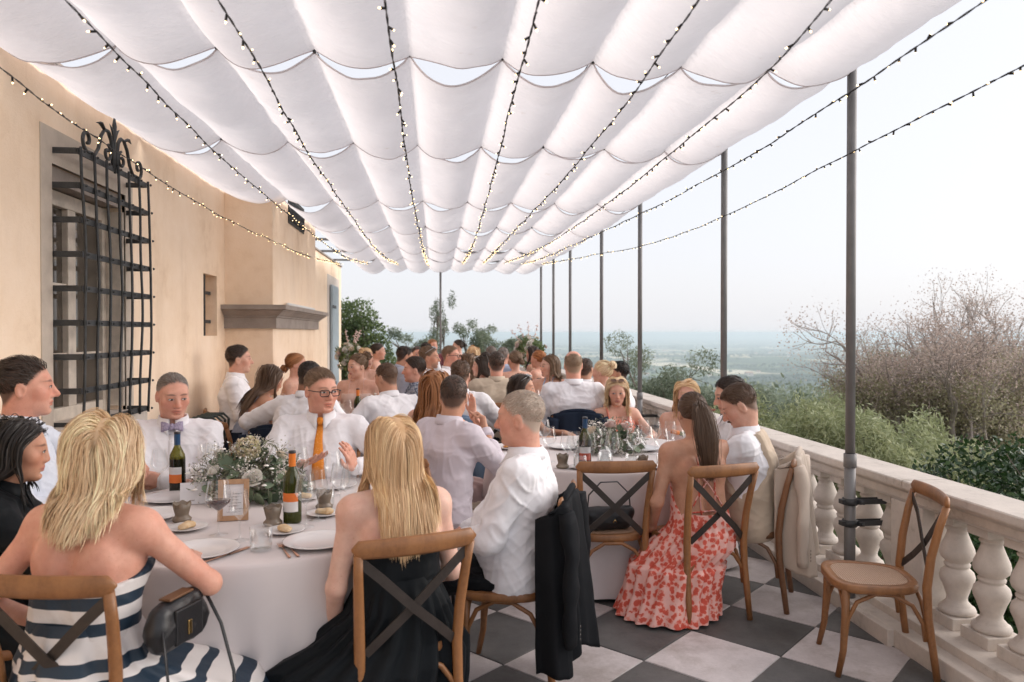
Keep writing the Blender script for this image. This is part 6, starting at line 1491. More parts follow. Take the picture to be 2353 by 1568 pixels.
# ---- cloth for the clothes
LAV = cloth('lavender_shirt_cotton', (.66,.60,.65)); NAVY = cloth('navy_wool', (.016,.024,.042), .8); BLACKW = cloth('black_wool', (.012,.013,.015), .75, sheen=.08); BEIGE = cloth('beige_linen_suiting', (.56,.47,.39)); SAND = cloth('sand_blazer', (.58,.48,.37)); GREYB = cloth('grey_blue_shirt', (.36,.38,.46)); STEELB = cloth('steel_blue_jacket', (.17,.25,.36)); BLUE = cloth('pale_blue_shirt', (.50,.57,.66)); BLACKD = cloth('black_dress_satin', (.010,.012,.014), .5, .1, .1); KHAKI = cloth('khaki_chino', (.36,.29,.215)); NUDE = cloth('nude_satin', (.66,.47,.40), .5); CORAL = cloth('coral_crepe', (.80,.27,.19)); BURG = cloth('burgundy_cloth', (.16,.04,.05)); GREYJ = cloth('charcoal_jacket', (.09,.09,.095)); PERIW = cloth('periwinkle_cloth', (.34,.38,.50)); ROSEP = cloth('pale_rose_cloth', (.68,.52,.50)); BROWNB = cloth('brown_beaded_cloth', (.13,.07,.05)); TANT = cloth('tan_trouser', (.50,.41,.33))
def speckle(name, c1, c2, scale, th):
    m, N, L, b = new_mat(name); t = noise(N, L, scale, 3, .6); r = ramp(N, [(th-.03,c1),(th+.03,c2)]); L.new(t.outputs[0], r.inputs[0]); L.new(r.outputs[0], b.inputs['Base Color']); b.inputs['Roughness'].default_value = .85; return m
PATT = speckle('blue_patterned_shirt', (.08,.11,.18), (.42,.46,.54), 60, .5); HALT = speckle('blue_floral_halter', (.42,.53,.68), (.05,.07,.12), 45, .62); OTIE = speckle('orange_dotted_silk', (.72,.24,.02), (.85,.45,.18), 130, .62); LILAC = speckle('lilac_bow_silk', (.30,.26,.38), (.44,.38,.50), 160, .5); PINKT = cloth('pink_silk', (.72,.36,.33), .5); VEST = cloth('oatmeal_vest', (.55,.44,.33))
def stripe_mat(name, src, freq, off=0.):
    m, N, L, b = new_mat(name)
    if src == 'v': a = N.new('ShaderNodeAttribute'); a.attribute_name = 'v'; val = a.outputs['Fac']
    else: tc = N.new('ShaderNodeTexCoord'); sx = N.new('ShaderNodeSeparateXYZ'); L.new(tc.outputs['Object'], sx.inputs[0]); val = sx.outputs[2]
    f = mnode(N,L,'FRACT',mnode(N,L,'MULTIPLY_ADD',val,freq,off)); r = ramp(N, [(0,(.010,.028,.052)),(.48,(.74,.70,.68))]); r.color_ramp.interpolation = 'CONSTANT'; L.new(f, r.inputs[0]); L.new(r.outputs[0], b.inputs['Base Color']); b.inputs['Roughness'].default_value = .55; t2 = noise(N,L,14,4,.6); bump(N,L,t2.outputs[0],b,.3,.01); return m
def floral_mat():
    m, N, L, b = new_mat('coral_floral_chiffon'); t = noise(N,L,9,2,.5); vm = N.new('ShaderNodeVectorMath'); vm.operation = 'SCALE'; vm.inputs['Scale'].default_value = .07; L.new(t.outputs['Color'], vm.inputs[0]); tc = N.new('ShaderNodeTexCoord'); ad = N.new('ShaderNodeVectorMath'); L.new(tc.outputs['Object'],ad.inputs[0]); L.new(vm.outputs[0],ad.inputs[1])
    v = N.new('ShaderNodeTexVoronoi'); v.inputs['Scale'].default_value = 33; L.new(ad.outputs[0], v.inputs['Vector']); t3 = noise(N,L,95,4,.7); d = mnode(N,L,'MULTIPLY_ADD',t3.outputs[0],.75,v.outputs['Distance']); r = ramp(N, [(.78,(.60,.085,.05)),(.85,(.74,.21,.15)),(.92,(.78,.36,.30)),(1.03,(.80,.45,.39))]); L.new(d, r.inputs[0]); L.new(r.outputs[0], b.inputs['Base Color']); b.inputs['Roughness'].default_value = .7; t2 = noise(N,L,24,4,.6); bump(N,L,t2.outputs[0],b,.3,.008); return m
FLORAL = floral_mat(); STR_B = stripe_mat('striped_bodice', 'z', 13.5, .25); STR_S = stripe_mat('striped_skirt', 'v', 7.6, .0)

# ---- table one
p1 = person('dark haired man in pale blue shirt by the grille, in profile', (58,890), 3.34, 74, hs=1.10, skin='pink', hair=dict(style='short',col='dark',L=.036,comb_dir=(.3,-1,.5),vol=.03), top=dict(kind='shirt',mat=cloth('pale_sky_shirt',(.66,.70,.78))), vox=.006, hyaw=-6, armL=dict(h=(.20,.40,.30),p=(.9,-.2,-.5),d=(-.4,.7,-.35),n=(0,-.3,-1),c=.8), armR='lap', belly=.03, s=1.02)
p2 = person('dark haired woman in black top leaning on folded hands', (40,1034), 2.80, 72, 'f', skin='tan', hair=dict(style='bob',col='black',L=.27,wave=.003,vol=.030,part=.01), top=dict(kind='shirt',mat=BLACKD), bottom='skirt', bcol=BLACKD, vox=.006, lean=.20, hyaw=-2, hpitch=6, armL=dict(h=(.02,.36,.40),p=(.5,0,-1),d=(-.1,.3,.85),n=(-.3,-.9,.1),c=1.5), armR=dict(h=(.03,.35,.37),p=(.7,0,-.9),d=(-.2,.3,.8),n=(-.3,-.9,.1),c=1.5))
p3 = person('blonde woman in strapless navy and white striped dress seen from behind', (240,1046), 2.42, 14, 'f', s=1.0, skin='pink', hair=dict(style='long',col='blond',L=.255,wave=.008,freq=9,vol=.042,part=.015,wd=.52), top=dict(kind='dress',mat=STR_B,h=.335,back=.265,o=.014), bottom=None, vox=.006, lean=.14, hyaw=-14, hpitch=10, armL=dict(h=(.24,.16,.06),p=(.6,-1,.1),d=(-.6,.8,-.1),n=(0,0,-1),c=.6), armR=dict(h=(.15,.36,.24),p=(.9,-.4,-.45),d=(-.7,.6,.0),n=(0,0,-1),c=.5), nstr=9500, belly=.0)
obj('skirt', skirt_mesh('skirt', STR_S, None, [(p3['zh']+.17,0,.02,.150,.125,0),(p3['zh']+.04,.01,.02,.205,.180,.4),(p3['zh']-.04,.05,.09,.285,.26,.7),(.40,.12,.13,.37,.31,.8),(.20,.17,.15,.43,.34,1.0),(.03,.20,.16,.47,.38,1.1)], 9, .024, 3, 144), p3['t'])
p4 = person('man with lilac bow tie and folded arms', (397,908), 4.22, 166, skin='pink', hair=dict(style='short',col='grey',L=.018,comb_dir=(.1,-1,.2),lift=.012,vol=.012), vox=.0055, hyaw=-20, hpitch=12, belly=.05, stub=.08, wide=1.04, brow=(.10,.07,.05), gaze=(-.003,-.003),
  armL=dict(h=(-.03,.30,.22),p=(.9,.1,-.4),d=(-1,.15,.25),n=(0,-1,.1),c=.25,s=.05), armR=dict(h=(-.06,.33,.19),p=(.9,.1,-.4),d=(-1,.1,.1),n=(0,-.6,-1),c=.4), fold=.011)
placket(p4, WHITE); bowtie(p4, LILAC)
p5 = person('man with black glasses and orange tie, hands spread mid talk', (737,897), 4.30, 176, skin='pink', hair=dict(style='short',col='lbrown',L=.032,comb_dir=(.35,-1,.3),vol=.024,part=-.03), vox=.0055, hyaw=-34, hpitch=4, belly=.08, wide=1.06, stub=.05, brow=(.22,.13,.08), gaze=(-.002,-.001),
  armR=dict(h=(.10,.30,.27),p=(.9,-.2,-.5),d=(-.75,.35,.25),n=(.25,-.2,.95),c=.22,s=.14), armL=dict(h=(.20,.36,.26),p=(.9,-.2,-.5),d=(-.2,.5,.8),n=(-.9,-.3,.2),c=.25,s=.14), fold=.011)
placket(p5, WHITE); necktie(p5, OTIE, .42); spectacles(p5, mat('black_acetate',(.012,.012,.013),.25,.1))
p6 = person('woman with long straight honey blonde hair in a black dress', (900,1032), 2.82, -20, 'f', s=.96, skin='pale', hair=dict(style='long',col='honey',L=.37,wave=.0025,freq=8,vol=.028,part=.0,wd=.52), top=dict(kind='dress',mat=BLACKD,h=.33,back=.275,o=.010,straps=[(.075,.275,.085,.33)],sw=.009,smat=BLACKD), bottom=None, vox=.006, lean=.10, hyaw=-8, hpitch=4, armL=dict(h=(.22,.15,-.07),p=(.5,-1,.0),d=(-.3,.8,-.4),n=(-.6,0,-.6),c=.5), armR=dict(h=(.12,.24,.05),p=(.6,-.8,-.3),d=(-.4,.9,0),n=(0,0,-1),c=.5), nstr=9500)
obj('skirt', skirt_mesh('skirt', BLACKD, None, [(p6['zh']+.18,0,.01,.142,.115,0),(p6['zh']+.06,0,.02,.19,.165,.5),(p6['zh']-.05,-.03,.10,.275,.26,.8),(.36,-.08,.16,.38,.345,.9),(.20,-.13,.19,.44,.37,1.0),(.02,-.17,.20,.47,.38,1.1)], 21, .017, 5, 144), p6['t'])
p7 = person('white haired man in white shirt seen from behind, jacket on his chair', (1196,960), 3.36, -72, s=1.02, skin='pink', hair=dict(style='short',col='white',L=.013,comb_dir=(.1,.6,-.3),vol=.010,lift=.004), vox=.0055, lean=-.08, hyaw=4, hpitch=4, belly=.05, stub=.1, bcol=BLACKW, armL=dict(h=(.12,.30,.12),p=(.6,-.8,-.3),d=(-.2,.9,-.3),n=(0,0,-1),c=.5), armR=dict(h=(.14,.28,.10),p=(.7,-.8,-.3),d=(-.2,.9,-.3),n=(0,0,-1),c=.6), fold=.012, nstr=2600)
# ---- table two
p8 = person('man with cropped dark hair in lavender shirt, hand at his chin', (1043,910), 4.45, 50, skin='tan', hair=dict(style='short',col='dark',L=.014,comb_dir=(.1,.5,-.4),vol=.010), top=dict(kind='shirt',mat=LAV), bcol=KHAKI, vox=.006, lean=.10, hyaw=-42, hpitch=6, armR=dict(h=(.05,.30,.42),p=(.7,.1,-1),d=(-.3,.1,.9),n=(-.5,-.8,.1),c=1.2), armL='table', fold=.011, stub=.25)
p9 = person('woman with long wavy auburn hair half pinned up, hand raised', (1003,893), 5.0, 40, 'f', skin='fair', hair=dict(style='long',col='auburn',L=.36,wave=.016,freq=26,vol=.035,part=.0), top=dict(kind='dress',mat=ROSEP,h=.36,straps=[(.08,.33,.08,.36)]), bottom='skirt', bcol=ROSEP, vox=.0085, hyaw=-18, armR=dict(h=(.13,.30,.45),p=(.9,-.2,-.7),d=(-.1,.1,1),n=(-.2,-1,0),c=.15,s=.2), armL='table')
p10 = person('blonde woman in coral dress with sunglasses on her head', (1418,900), 6.5, 178, 'f', skin='fair', hair=dict(style='long',col='blond',L=.34,wave=.016,freq=24,vol=.03,part=.0), top=dict(kind='dress',mat=CORAL,h=.39,back=.38,straps=[(.105,.38,.105,.39)],sw=.022), bottom='skirt', bcol=CORAL, vox=.0065, hyaw=14, hpitch=8, gaze=(.004,-.002), armL='table', armR='table')
sunglasses_up(p10, mat('brown_lens',(.10,.05,.03),.1,.1), mat('tortoise_rim',(.30,.16,.08),.3,.3,40))
p11 = person('strawberry blonde woman in a strapless dress beyond the ponytail', (1578,908), 6.0, 196, 'f', skin='fair', hair=dict(style='long',col='honey',L=.30,wave=.008,vol=.03,part=.02), top=dict(kind='dress',mat=ROSEP,h=.34), bottom='skirt', bcol=ROSEP, vox=.008, eyes=True)
p12 = person('woman with dark ponytail in a coral floral dress tied across her back', (1590,950), 4.22, -8, 'f', s=.97, skin='tan', hair=dict(style='pony',col='brown',L=.40,wave=.001,vol=.012,wd=.55,tie=(0,-.112,.045),sway=(.35,-.1,0)), top=dict(kind='dress',mat=FLORAL,h=.31,back=.05,o=.008,straps=[(.04,.06,.10,.33)],sw=.009), bottom=None, vox=.006, lean=.13, hyaw=10, hpitch=6, armL=dict(h=(.22,.18,-.03),p=(.6,-1,-.0),d=(-.3,.9,-.3),n=(-.5,0,-.7),c=.5), armR=dict(h=(.18,.34,.24),p=(.9,-.3,-.5),d=(-.4,.8,0),n=(0,0,-1),c=.4), nstr=4200)
obj('skirt', skirt_mesh('skirt', FLORAL, None, [(p12['zh']+.10,0,.0,.145,.125,0),(p12['zh']+.0,0,.0,.19,.175,.5),(p12['zh']-.09,-.04,.03,.235,.215,.8),(.30,-.11,.05,.235,.215,.8),(.28,-.115,.05,.262,.235,1.0),(.14,-.15,.05,.262,.24,.9),(.02,-.18,.04,.29,.26,1.1)], 19, .015, 8, 160), p12['t'])
# crossed ties on her back
for (xa, ha, xb, hb) in ((.10,.36,-.11,.13),(-.10,.36,.11,.13),(-.12,.10,.12,.10)):
    pts = []
    for f in np.linspace(0,1,18):
        pts.append(p12['P']+p12['right']*(xa+(xb-xa)*f)+p12['u']*(ha+(hb-ha)*f)-p12['fwd']*.16)
    pts = snap(p12['torso'](0.0), np.array(pts), .003)
    q = MB(); q.tube(pts, .0045, 5); q.build('tie_cord', FLORAL, p12['t'])
p13 = person('man with moustache in oatmeal vest looking down, hand at his mouth', (1700,932), 4.38, -60, skin='fair', hair=dict(style='short',col='brown',L=.026,comb_dir=(.1,.5,.6),vol=.022), top=dict(kind='vest',mat=WHITE,vest=VEST), bcol=TANT, vox=.0055, lean=.05, hyaw=-6, hpitch=30, armL=dict(h=(.05,.34,.46),p=(.8,0,-1),d=(-.2,.2,.9),n=(-.4,-.8,.2),c=1.0), armR=dict(h=(.16,.36,.24),p=(.9,-.3,-.5),d=(-.3,.9,0),n=(0,0,-1),c=.5), fold=.011, shoes=mat('white_trainer',(.72,.71,.72),.5,.05), legs=dict(k=.40,sp=.09,f=-.06))
q = MB(); T_ = lambda a: p13['Hc']+p13['Rh']@(np.array(a)*p13['hs']); q.tube([T_((-.026,.084,-.062)),T_((-.012,.100,-.053)),T_((0,.104,-.052)),T_((.012,.100,-.053)),T_((.026,.084,-.062))],[.002,.005,.006,.005,.002],6); q.build('moustache', hair_mat(HC['lbrown']), p13['t'])
q = MB(); cN = p13['N']+p13['fwd']*.085-p13['u']*.05; q.tube([cN+p13['u']*.05-p13['fwd']*.012,cN,cN-p13['u']*.10+p13['fwd']*.03],[.018,.020,.028],6,flat=(.5,1)); q.build('necktie', PINKT, p13['t'])
p14 = person('dark haired man in white shirt seated beyond the moustached man', (1678,908), 5.15, -82, skin='fair', hair=dict(style='short',col='dark',L=.034,comb_dir=(.3,.7,.5),vol=.026), vox=.0075, hyaw=-4, hpitch=14, armL='table', armR='chin', bcol=TANT)
p45 = person('long brown haired woman with sunglasses on her head behind the white haired man', (1200,893), 6.1, 118, 'f', skin='tan', hair=dict(style='long',col='dark',L=.36,wave=.003,vol=.022,part=.02), top=dict(kind='dress',mat=BLACKD,h=.34,straps=[(.08,.3,.08,.34)]), bottom='skirt', bcol=BLACKD, vox=.0075, hyaw=-16, armL='table', armR='table')
sunglasses_up(p45, mat('black_lens',(.02,.02,.022),.1,.1), mat('silver_rim',(.4,.4,.4),.3,.1,metal=1))
# ---- table three
p15 = person('young man in white open collar shirt standing tall by the chimney breast', (549,826), 6.8, 78, skin='fair', hair=dict(style='short',col='dark',L=.032,comb_dir=(.2,-.6,.6),vol=.028), vox=.0075, hyaw=-2, armL='lap', armR='lap', bcol=NAVY)
p16 = person('woman with long brown hair bending toward the table', (622,872), 6.15, 58, 'f', skin='tan', hair=dict(style='long',col='brown',L=.40,wave=.006,vol=.03,part=.0), top=dict(kind='dress',mat=PERIW,h=.32,back=.22,straps=[(.09,.22,.09,.32)]), bottom='skirt', bcol=NAVY, vox=.009, lean=.42, hpitch=22, armL='table', armR='table')
p17 = person('auburn haired woman with low bun against the bright wall', (682,838), 7.65, 96, 'f', skin='fair', hair=dict(style='bun',col='auburn',vol=.03,tie=(.02,-.108,-.03),curl=.3), top=dict(kind='dress',mat=NUDE,h=.345), bottom='skirt', bcol=NUDE, vox=.010, hyaw=-10)
p18 = person('black haired man in white shirt leaning over, navy jacket on his chair', (712,868), 5.75, 24, skin='brown', hair=dict(style='short',col='black',L=.020,comb_dir=(.1,-.4,.5),vol=.014), vox=.0085, lean=.34, hpitch=16, armL=dict(h=(.34,.34,.25),p=(.9,-.3,-.3),d=(-.3,.9,0),n=(0,0,-1),c=.4), armR='table', belly=.04, s=1.06, fold=.012)
p19 = person('curly haired woman in nude slip dress looking aside', (821,842), 7.5, 188, 'f', skin='fair', hair=dict(style='bun',col='lbrown',vol=.06,tie=(-.02,-.09,.085),curl=.9,bun_r=.045), top=dict(kind='dress',mat=NUDE,h=.36,straps=[(.07,.3,.08,.33)],sw=.004), bottom='skirt', bcol=NUDE, vox=.0075, hyaw=40, hpitch=4, eyes=True)
p20 = person('brown haired man in white shirt seen from behind beside white flowers', (888,868), 6.3, -34, skin='tan', hair=dict(style='short',col='brown',L=.018,comb_dir=(.2,.4,-.2),vol=.012), vox=.0085, lean=.26, hpitch=12, hyaw=-14, armL='table', armR='table', s=1.06, belly=.03, fold=.012)
# ---- table four and five
p46 = person('brown haired man in white shirt with a steel blue jacket on his chair', (1058,862), 6.45, 12, skin='fair', hair=dict(style='short',col='brown',L=.036,comb_dir=(.3,.3,.2),vol=.024), vox=.0085, lean=.12, hyaw=-6, armL='table', armR='table', s=1.03)
p23 = person('man in blue patterned shirt looking toward the chimney breast', (952,850), 7.45, -100, skin='pink', hair=dict(style='short',col='dark',L=.036,comb_dir=(.2,.5,.7),vol=.030), top=dict(kind='shirt',mat=PATT), vox=.0075, hyaw=8, armL='lap', armR='table', bcol=NAVY)
p26 = person('bearded man in white shirt with sunglasses pushed up on brown hair', (987,822), 8.4, 100, skin='tan', hair=dict(style='short',col='lbrown',L=.036,comb_dir=(.2,-1,.4),vol=.028), vox=.009, stub=.75, hyaw=0, eyes=True)
sunglasses_up(p26, mat('grey_lens',(.05,.05,.055),.1,.1), mat('clear_rim',(.5,.5,.5),.3,.1))
p27 = person('man with short hair and dark glasses in white shirt, in profile', (1036,818), 8.9, 112, skin='pink', hair=dict(style='short',col='lbrown',L=.016,comb_dir=(.1,-.3,.3),vol=.014), vox=.009, eyes=True, s=1.04)
spectacles(p27, mat('dark_frame',(.015,.015,.016),.25,.1))
p33 = person('dark haired man in sand blazer seen from behind', (1141,836), 7.65, 2, skin='pink', hair=dict(style='short',col='dark',L=.024,comb_dir=(.1,.2,.3),vol=.018), top=dict(kind='blazer',mat=SAND,under=SAND), vox=.0095, s=1.06, belly=.02)
p30 = person('woman with shoulder length curly brown hair facing away', (1077,836), 9.0, -40, 'f', skin='fair', hair=dict(style='bob',col='lbrown',L=.22,wave=.014,vol=.045), top=dict(kind='dress',mat=ROSEP,h=.36), bottom='skirt', bcol=ROSEP, vox=.011)
p32 = person('dark haired woman in profile with sunglasses on her head', (1106,842), 8.6, -88, 'f', skin='fair', hair=dict(style='long',col='dark',L=.34,wave=.008,vol=.028), top=dict(kind='dress',mat=ROSEP,h=.35), bottom='skirt', bcol=BURG, vox=.010, hyaw=6, eyes=True)
sunglasses_up(p32, mat('smoke_lens',(.03,.03,.03),.1,.1), mat('white_rim',(.6,.6,.6),.3,.1))
p34 = person('brown haired woman half hidden behind the sand blazer man', (1121,832), 9.4, 20, 'f', skin='tan', hair=dict(style='long',col='dark',L=.32,wave=.008,vol=.03), top=dict(kind='dress',mat=BROWNB,h=.35,straps=[(.08,.3,.08,.35)]), bottom='skirt', bcol=BROWNB, vox=.012)
p37 = person('light brown haired woman with low bun and bare back', (1183,828), 9.2, -14, 'f', skin='fair', hair=dict(style='bun',col='lbrown',vol=.02,tie=(.02,-.108,-.01)), top=dict(kind='dress',mat=BROWNB,h=.33,back=.10,straps=[(.10,.10,.09,.33)],sw=.010), bottom='skirt', bcol=BROWNB, vox=.010, hyaw=-10)
p40 = person('woman with long light brown hair in blue floral halter, laughing', (1262,842), 8.2, 206, 'f', skin='fair', hair=dict(style='long',col='lbrown',L=.27,wave=.004,vol=.026), top=dict(kind='dress',mat=HALT,h=.36,back=.2,vee=.4,straps=[(.02,.45,.06,.36)],sw=.012), bottom='skirt', bcol=HALT, vox=.0085, hyaw=46, eyes=True)
p41 = person('balding man in white shirt seen from behind, navy jacket on his chair', (1317,838), 6.7, 4, skin='pink', hair=dict(style='short',col='ash',L=.010,comb_dir=(.1,.2,-.3),vol=.008,bald=True), vox=.0075, s=1.08, lean=.05, belly=.05, fold=.012, hyaw=2)
p42 = person('man in white beyond the balding man, head just showing', (1346,848), 8.5, 30, skin='tan', hair=dict(style='short',col='dark',L=.018,comb_dir=(.1,.2,.2),vol=.014), top=dict(kind='blazer',mat=cloth('white_jacket',(.70,.68,.68)),under=WHITE), vox=.011)
p43 = person('blonde woman with loose pinned updo in pale pink', (1383,856), 7.6, -36, 'f', skin='fair', hair=dict(style='bun',col='blond',vol=.045,tie=(0,-.10,.07),curl=.7,bun_r=.040), top=dict(kind='dress',mat=ROSEP,h=.36,back=.33), bottom='skirt', bcol=ROSEP, vox=.009, hyaw=-14)
p44 = person('man with dark curly hair in profile by the rail', (1421,858), 8.1, -70, skin='tan', hair=dict(style='short',col='black',L=.040,comb_dir=(.3,.2,.6),vol=.034,curl=1.6), vox=.0085, hyaw=-4, eyes=True, stub=.4)
# ---- far guests
p21 = person('brunette woman in profile by the tall white flowers', (869,808), 10.6, 92, 'f', skin='fair', hair=dict(style='bun',col='dark',vol=.012,tie=(0,-.11,-.02)), top=dict(kind='dress',mat=ROSEP,h=.365), bottom='skirt', bcol=ROSEP, vox=.010, eyes=True, lean=.05)
p22 = person('dark haired man in grey blue shirt leaning forward', (930,820), 9.0, 64, skin='tan', hair=dict(style='short',col='black',L=.026,comb_dir=(.1,-.3,.4),vol=.02), top=dict(kind='shirt',mat=GREYB), vox=.011, lean=.40, hpitch=10, s=1.05)
p24 = person('dark haired man facing the camera beyond the bearded man', (958,815), 11.5, 184, skin='pink', hair=dict(style='short',col='dark',L=.03,comb_dir=(.2,-1,.4),vol=.02), vox=.012, hyaw=-20, eyes=True)
p25 = person('black haired person half hidden at the far end', (980,805), 12.5, 30, skin='tan', hair=dict(style='short',col='black',L=.03,comb_dir=(.2,-.2,.4),vol=.03), vox=.014)
p28 = person('man with auburn hair and burgundy top at the far end', (994,796), 13.5, 150, skin='pink', hair=dict(style='short',col='auburn',L=.03,comb_dir=(.2,-.8,.4),vol=.025), top=dict(kind='shirt',mat=BURG), vox=.013)
p29 = person('dark haired woman with small bun at the far end', (1052,796), 13.5, -96, 'f', skin='fair', hair=dict(style='bun',col='dark',vol=.02,tie=(.0,-.11,.02)), top=dict(kind='dress',mat=WHITE,h=.4,straps=[(.08,.3,.08,.4)]), bottom='skirt', bcol=WHITE, vox=.012)
p31 = person('woman with straight blonde bob at the far end', (1089,814), 11.6, 20, 'f', skin='fair', hair=dict(style='bob',col='honey',L=.20,wave=.003,vol=.03), top=dict(kind='dress',mat=GREYB,h=.36), bottom='skirt', bcol=GREYB, vox=.013)
p35 = person('grey haired man behind the sand blazer man', (1128,814), 11.2, -20, skin='pink', hair=dict(style='short',col='grey',L=.02,comb_dir=(.2,-.2,.2),vol=.014), top=dict(kind='shirt',mat=GREYB), vox=.013)
p36 = person('grey haired man in blue shirt beside the bare backed woman', (1157,818), 10.6, 30, skin='pink', hair=dict(style='short',col='grey',L=.02,comb_dir=(.2,-.2,.2),vol=.014), top=dict(kind='shirt',mat=PERIW), vox=.013)
p38 = person('dark haired woman in black by the white flower stand', (1224,814), 11.0, -60, 'f', skin='tan', hair=dict(style='long',col='dark',L=.36,wave=.006,vol=.03), top=dict(kind='dress',mat=BLACKD,h=.37), bottom='skirt', bcol=BLACKD, vox=.012)
p39 = person('ginger haired woman in a black printed dress', (1236,826), 9.6, -50, 'f', s=.85, hs=.95, skin='fair', hair=dict(style='bun',col='ginger',vol=.03,tie=(0,-.11,.0),curl=.5), top=dict(kind='dress',mat=BLACKD,h=.38), bottom='skirt', bcol=BLACKD, vox=.011)
p47 = person('auburn curly haired woman behind the curly updo woman', (842,824), 8.9, 150, 'f', skin='fair', hair=dict(style='bun',col='honey',vol=.05,tie=(0,-.09,.07),curl=.8,bun_r=.04), top=dict(kind='dress',mat=NUDE,h=.37), bottom='skirt', bcol=NUDE, vox=.012)
PEOPLE = [p for n_, p in globals().items() if n_[0] == 'p' and n_[1:].isdigit()]

# ---- chairs
chair_behind(p3, 'oak cross back chair holding the striped dress woman', 0, .10, 10)
chair_behind(p6, 'oak cross back chair holding the woman in black with straight hair', 0, .07, -20)
chair_behind(p7, 'oak cross back chair with a black jacket over its back', 0, .05, -72)
chair_behind(p12, 'oak cross back chair holding the coral floral dress woman', 0, .06, -14)
chair_behind(p13, 'darker oak chair with a beige blazer over its back', 1, .03, -60)
c = at_z(1404,1407,0); chair('empty oak cross back chair with a black handbag on its seat', c[0]+.01, c[1]+.175, 1, 0)
b1 = at_z(2035.5,1490,0); b2 = at_z(2124,1581,0); f1 = at_z(1877,1488.6,0); f2 = at_z(1937,1556,0)
cc = (b1+b2+f1+f2)/4; dv = (f1+f2-b1-b2)/2; chair('empty oak cross back chair with woven cane seat beside the balustrade', cc[0]+.02, cc[1]+.02, math.degrees(math.atan2(dv[0],dv[1])), 0, .97)
EMPTY_XY = (c[0]+.01, c[1]+.175)
chair_behind(p8, 'oak chair holding the lavender shirt man', 0, .05, 60)
chair_behind(p15, 'oak chair beside the wall under the white shirted young man', 0, .04, 70)
chair_behind(p16, 'oak chair of the long brown haired woman in periwinkle', 0, .10)
chair_behind(p18, 'dark oak chair under the navy jacket near the wall', 1, .05, 20)
chair_behind(p33, 'oak chair behind the sand blazer', 0, .02)
chair_behind(p46, 'oak chair under the steel blue jacket', 1, .03)
chair_behind(p41, 'oak chair under the balding man with navy jacket', 1, .03)
chair_behind(p20, 'oak chair under the charcoal jacket', 1, .08, -24)
chair_behind(p10, 'oak chair holding the coral dress blonde', 0, .04)
chair_behind(p4, 'oak chair holding the bow tie man', 0, .02); chair_behind(p5, 'oak chair holding the orange tie man', 0, .02); chair_behind(p1, 'oak chair of the man in pale blue shirt', 0, .02); chair_behind(p2, 'oak chair of the dark haired woman in black top', 0, .08)
# ---- jackets over chair backs
jx = lambda I, b=.05: tuple(I['root'][:2]+b*np.array([math.sin(I['face']),math.cos(I['face'])]))
jacket_on_chair('black suit jacket hanging low over a chair back', jx(p7,.05), -72, BLACKW, w=.20, ztop=.885, length=.76, seed=3, vox=.010, shift=-.05)
jacket_on_chair('beige linen blazer hanging over the chair by the balustrade', jx(p13,.03), -60, BEIGE, w=.185, ztop=.90, length=.66, seed=5, vox=.010)
jacket_on_chair('shiny navy jacket over the chair of the balding man', jx(p41,.03), 4, NAVY, w=.22, ztop=.90, length=.60, seed=7, vox=.014)
jacket_on_chair('dark navy jacket over a chair near the wall', jx(p18,.05), 20, NAVY, w=.22, ztop=.90, length=.60, seed=8, vox=.014)
jacket_on_chair('steel blue jacket over the chair of a brown haired man', jx(p46,.03), 12, STEELB, w=.21, ztop=.89, length=.60, seed=9, vox=.014)
jacket_on_chair('charcoal jacket over a chair behind the straight haired blonde', jx(p20,.08), -24, GREYJ, w=.23, ztop=.88, length=.55, seed=10, vox=.014)

# ---- tableware helpers by pixel on the table top
def onT(x, y, z=ZT, m=.07):
    p = at_z(x, y, z); c, r = min(((T1,.82),(T2,.79)), key=lambda a: math.hypot(p[0]-a[0][0], p[1]-a[0][1])-a[1]); d = math.hypot(p[0]-c[0], p[1]-c[1]); f = min(1., (r-m)/max(d,1e-6)); return c[0]+(p[0]-c[0])*f, c[1]+(p[1]-c[1])*f
ZC = ZT+.002
def wg(x, y, kind, label, group): px_, py_ = onT(x,y); return place('wine_glass', GL[kind], px_, py_, ZC, label, 'glass', group)
g1 = 'glasses on the bow tie man table'; g2 = 'glasses on the coral women table'
wg(502,1230,'red','stemmed glass a third full of red wine before the framed card', None)
wg(551,1243,'small','empty stemmed glass just right of the red wine glass', None)
for (x,y,lab) in ((703,1212,'empty stemmed glass just right of the orange labelled bottle'),(730,1196,'empty stemmed glass between the votive and the plate of the straight haired woman'),(782,1178,'empty stemmed glass beside the shoulder of the straight haired woman'),(806,1190,'empty stemmed glass touching the hair of the straight haired blonde'),(690,1128,'empty stemmed glass in front of the orange tie tip'),(345,1130,'empty stemmed glass left of the blue capped bottle'),(470,1105,'empty stemmed glass between bow tie man and centrepiece'),(765,1140,'empty stemmed glass before the left hand of the orange tie man'),(640,1120,'empty stemmed glass behind the centrepiece before the orange tie man')): wg(x,y,'tall',lab,g1)
for (x,y,lab) in ((1275,1092,'empty stemmed glass beside the left votive on the coral women table'),(1301,1090,'empty stemmed glass left of the dark blue capped bottle'),(1342,1096,'empty stemmed glass in front of the dark blue capped bottle'),(1412,1092,'empty stemmed glass just right of the water carafe'),(1455,1068,'empty stemmed glass left of the right hand votive'),(1486,1062,'empty stemmed glass behind the right hand votive'),(1520,1068,'empty stemmed glass beside the arm of the ponytail woman')): wg(x,y,'tall',lab,g2)
for (x,y) in ((1505,1045),(1480,1040),(1540,1046),(1262,1062),(1440,1030),(1250,1040),(1558,1058)): wg(x,y,'tall','empty stemmed glass on the far half of the coral women table', g2)
def tumbler(x,y,label,group): px_, py_ = onT(x,y); return place('water_tumbler', TUMB, px_, py_, ZC, label, 'glass', group)
